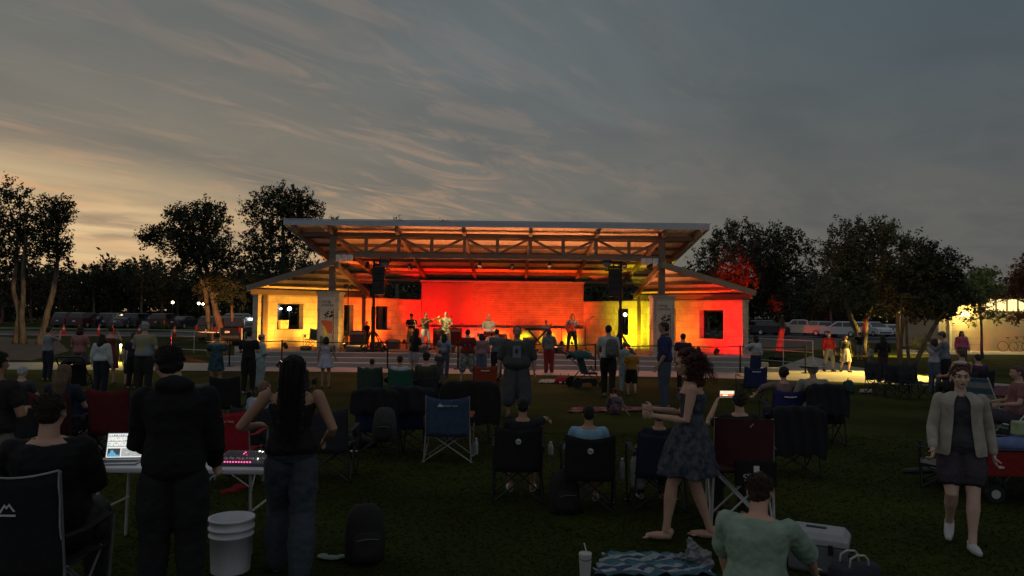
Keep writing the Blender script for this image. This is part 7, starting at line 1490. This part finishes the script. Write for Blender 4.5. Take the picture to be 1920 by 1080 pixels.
b.loft(rings, cap=False, closed=False); o = b.build('open_shirt', cmat('cloth', (.36, .33, .27)), r_, smooth=True); o.modifiers.new('s', 'SOLIDIFY').thickness = .008; o.modifiers.new('u', 'SUBSURF').levels = 1
for S_ in 'LR':
    sh, el, wr = J_['sh' + S_], J_['el' + S_], J_['wr' + S_]; b = MB(); b.caps([sh + V3(0, 0, .004), sh.lerp(el, .5), el, el.lerp(wr, .5), el.lerp(wr, .85)], [.035 * H_, .034 * H_, .031 * H_, .028 * H_, .024 * H_], 12); b.build('sleeve', cmat('cloth', (.36, .33, .27)), o, smooth=True, vox=.009, sm=1)
b = MB(); b.ell(J_['head'] + V3(0, -.03, .125), (.06, .05, .02), 12, 6); b.build('hair_clip', cmat('cloth', (.5, .45, .4)), r_, smooth=True)
# seated man in mint at the bottom
sit(1416, 4.2, 886, face=R(-30), seat=.34, label='man in a mint green tee seated at the bottom edge, seen from behind', shirt=(.25, .34, .26), sleeve=.95, pants=(.03, .035, .06), hair=(.045, .022, .014), skin='light', fat=.10, vox=.009, J={'lean': ('X', -18), 'elL': (-.135, .03, .47), 'wrL': (-.12, .10, .35), 'elR': (.150, .12, .50), 'wrR': (.16, .25, .44)}, loose=.01)
e = empty('low_stool', (A(1416, 600, 4.15).x, 4.15, 0), 0, 'low dark stool under the man in mint green', 'stool'); b = MB(); b.box((0, 0, .30), (.40, .36, .05)); b.build('seat', M_blackm, e, bevel=.015)
for x in (-.16, .16):
    for y in (-.14, .14): b = MB(); b.tube([(x, y, .28), (x * 1.1, y * 1.1, 0)], .014, 8); b.build('leg', M_black, e)
# --- left foreground: sound man, standing man, woman
chair(92, 5.0, (.010, .010, .011), 'black folding chair with white piping and a peak emblem under the bearded man', w=.58, back=1.04, pipe=(.30, .30, .30), logo=('bigpeak',), frame=(.20, .20, .20), seat=.42)
sit(108, 5.15, 728, face=R(16), seat=.44, label='bearded man in a black tee seated at the laptop', shirt=(.009, .009, .010), sleeve=.95, pants=(.02, .02, .022), hair=(.030, .016, .010), hairstyle='short', skin='light', fat=.22, vox=.0095, J={'elR': (.135, .0, .44), 'wrR': (.11, .14, .42), 'elL': (-.15, .02, .45), 'wrL': (-.11, .15, .42)}, look=(.15, 1, -.35), loose=.01)
r_, J_ = stand(334, 640, D=5.0, face=R(14), label='big man in a black hooded jacket standing with his back to us at the table', shirt=(.006, .006, .007), sleeve=1.95, pants=(.014, .014, .017), hair=(.012, .009, .008), skin='light', fat=.0, loose=.010, hood=True, look=(-.55, 1, -.3), J={'elL': (-.132, .05, .63), 'wrL': (-.09, .15, .58), 'elR': (.132, .03, .62), 'wrR': (.12, .13, .54), 'head': (-.035, .03, .918)}, shirtlen=.0, vox=.01)
stand(552, 662, D=5.9, face=R(10), label='woman with very long dark hair in a black camisole and wide jeans', sexf=True, skin='tan', shirt=(.010, .008, .009), sleeve=0, cami=True, shirtlen=.12, pants=(.042, .054, .066), pantw=1.5, hair=(.012, .008, .007), hairstyle='verylong', vox=.009, J={'elL': (-.225, -.02, .665), 'wrL': (-.165, .10, .66), 'elR': (.185, -.03, .655), 'wrR': (.145, .06, .60), 'shL': (-.115, 0, .805), 'shR': (.112, 0, .805), **{k: v for k, v in STEP.items() if k[0] == 'k' or k[0] == 'a'}}, fat=.12)
stand(-4, 655, D=6.9, face=R(-10), label='person cut by the left edge in a dark top and khaki shorts', shirt=(.02, .018, .016), pants=(.14, .13, .10), leglen=.5, hair=(.02, .015, .01), skin='tan', fat=.1, J=BENT)
p = G(8, 1030); flat_blanket([G(-30, 1070), G(60, 1075), G(70, 990), G(-30, 985)], 'dark patterned cloth with white scraps at the bottom left corner', [(.02, .02, .04), (.30, .30, .33), (.02, .025, .06)], stripes=7)
# chairs and sitters between
chair(42, 9.6, (.02, .022, .028), 'black folding chair with a wide padded top at the far left', w=.8, back=.86, logo=('peak', ''))
sit(50, 12.0, 684, label='white haired person seated at the far left', shirt=(.05, .05, .06), pants=DK, hair=(.5, .5, .5)); chair(50, 12.0, (.03, .03, .035), 'dark folding chair under the white haired person')
chair(122, 10.2, (.075, .010, .012), 'dark red folding chair behind the bearded man, left of two', w=.55, back=.95); sit(130, 10.3, 680, label='blond woman seated in the left dark red chair', sexf=True, shirt=(.02, .02, .04), pants=DK, hair=(.14, .09, .045), hairstyle='long')
chair(229, 10.4, (.11, .010, .012), 'plain dark red folding chair, the right one, empty', w=.56, back=1.0)
chair(186, 11.0, (.02, .03, .08), 'small blue folding chair between the two dark red ones', w=.5, back=.82, frame=(.4, .4, .4)); bottle((A(262, 600, 10.3).x, 10.25, .42), 'white bottle on the arm of the right dark red chair', (.5, .5, .48), .18)
flat_blanket([G(180, 800), G(330, 800), G(320, 765), G(190, 768)], 'black and white checked blanket under the dark red chairs', [(.36, .37, .38), (.04, .05, .06)], check=True)
chair(436, 13.2, (.014, .016, .018), 'black square backed folding chair right of the teal dress', w=.52, back=.94); chair(388, 13.6, (.16, .15, .12), 'beige folding chair below the teal dress', w=.5, back=.8)
chair(441, 8.9, (.36, .012, .02), 'bright red folding chair with a white peak emblem behind the mixing desk', w=.58, back=.92, frame=(.35, .35, .35), logo=('peak', 'OZARK TRAIL'))
sit(492, 9.6, 712, face=R(-25), label='balding man in a pale blue shirt seated right of the bright red chair', shirt=(.26, .34, .44), sleeve=.9, pants=(.08, .08, .1), hair=(.24, .13, .08), hairstyle='bald', skin='pale', fat=.15, J={'lean': ('X', -12)}); chair(492, 9.6, (.03, .03, .03), 'dark folding chair under the balding man in pale blue')
chair(622, 9.3, (.03, .03, .033), 'dark folding chair right of the long haired woman', w=.56, back=.9)
chair(565, 16.0, (.05, .045, .05), 'dark folding chair behind the long haired woman', w=.5, back=.85)
# wagon and gear at the right edge
p = A(1900, 600, 8.7); e = empty('wagon', (p.x, 8.7, 0), R(-6), 'red folding wagon cut by the right edge, filled with cloths', 'wagon'); rm = fabric('wagon_red', (.22, .012, .014))
for (x, y, dx, dy) in ((0, -.27, .9, .02), (0, .27, .9, .02), (-.45, 0, .02, .54), (.45, 0, .02, .54)): b = MB(); b.box((x, y, .44), (dx, dy, .28)); b.build('side_panel', rm, e, bevel=.008)
b = MB(); b.box((0, 0, .31), (.88, .52, .02)); b.build('floor_panel', rm, e)
b = MB(); b.tube([(-.46, -.28, .59), (.46, -.28, .59), (.46, .28, .59), (-.46, .28, .59), (-.46, -.28, .59)], .014, 8)
for x in (-.44, .44):
    for y in (-.27, .27): b.tube([(x, y, .1), (x, y, .59)], .012, 8)
b.build('frame', M_black, e)
for x in (-.36, .36):
    for y in (-.27, .27): b = MB(); b.tube([(x, y - .025, .1), (x, y + .025, .1)], .1, 18); w = b.build('wheel', M_black, e); b = MB(); b.tube([(x, y - .03, .1), (x, y + .03, .1)], .05, 12); b.build('hub', M_rail, w)
b = MB(); b.tube([(-.46, 0, .30), (-.72, 0, .55), (-.80, 0, .9)], .013, 8); b.tube([(-.80, -.07, .9), (-.80, .07, .9)], .013, 8); b.build('pull_handle', M_black, e)
b = MB(); b.ell((.05, 0, .62), (.34, .2, .10), 12, 8); b.ell((-.15, .05, .6), (.2, .15, .10), 12, 8); o = b.build('folded_cloth', fabric('wagon_cloth', (.10, .14, .28)), None, smooth=True, vox=.02, sm=2); o.location = (p.x, 8.7, -.01); tag(o, 'rumpled blue cloth piled in the red wagon', 'cloth')
b = MB(); b.box((0, 0, 0), (.2, .14, .16)); o = b.build('paper_bag', mat('pale_green_bag', (.30, .38, .20), .7), None, bevel=.02); o.location = (A(1920, 600, 8.7).x, 8.75, .80); tag(o, 'pale green bag on top of the wagon at the right edge', 'bag')
chair(1878, 9.6, (.06, .16, .24), 'sky blue folding chair behind the red wagon', w=.55, back=.84, rz=20); chair(1768, 9.3, (.16, .15, .13), 'small pale folding chair lying half behind the walking woman', w=.45, back=.62, seat=.28, rz=60)
p = G(1735, 888); b = MB(); b.caps([(-.28, 0, .035), (.1, .05, .04), (.35, .0, .035)], [.03, .045, .02], 8); b.caps([(.1, -.05, .03), (.34, -.1, .025)], [.02, .02], 8); o = b.build('folded_umbrella', fabric('umb', (.06, .06, .055)), None, smooth=True); o.location = (p.x, p.y, 0); tag(o, 'folded grey umbrella lying on the grass left of the walking woman', 'umbrella')
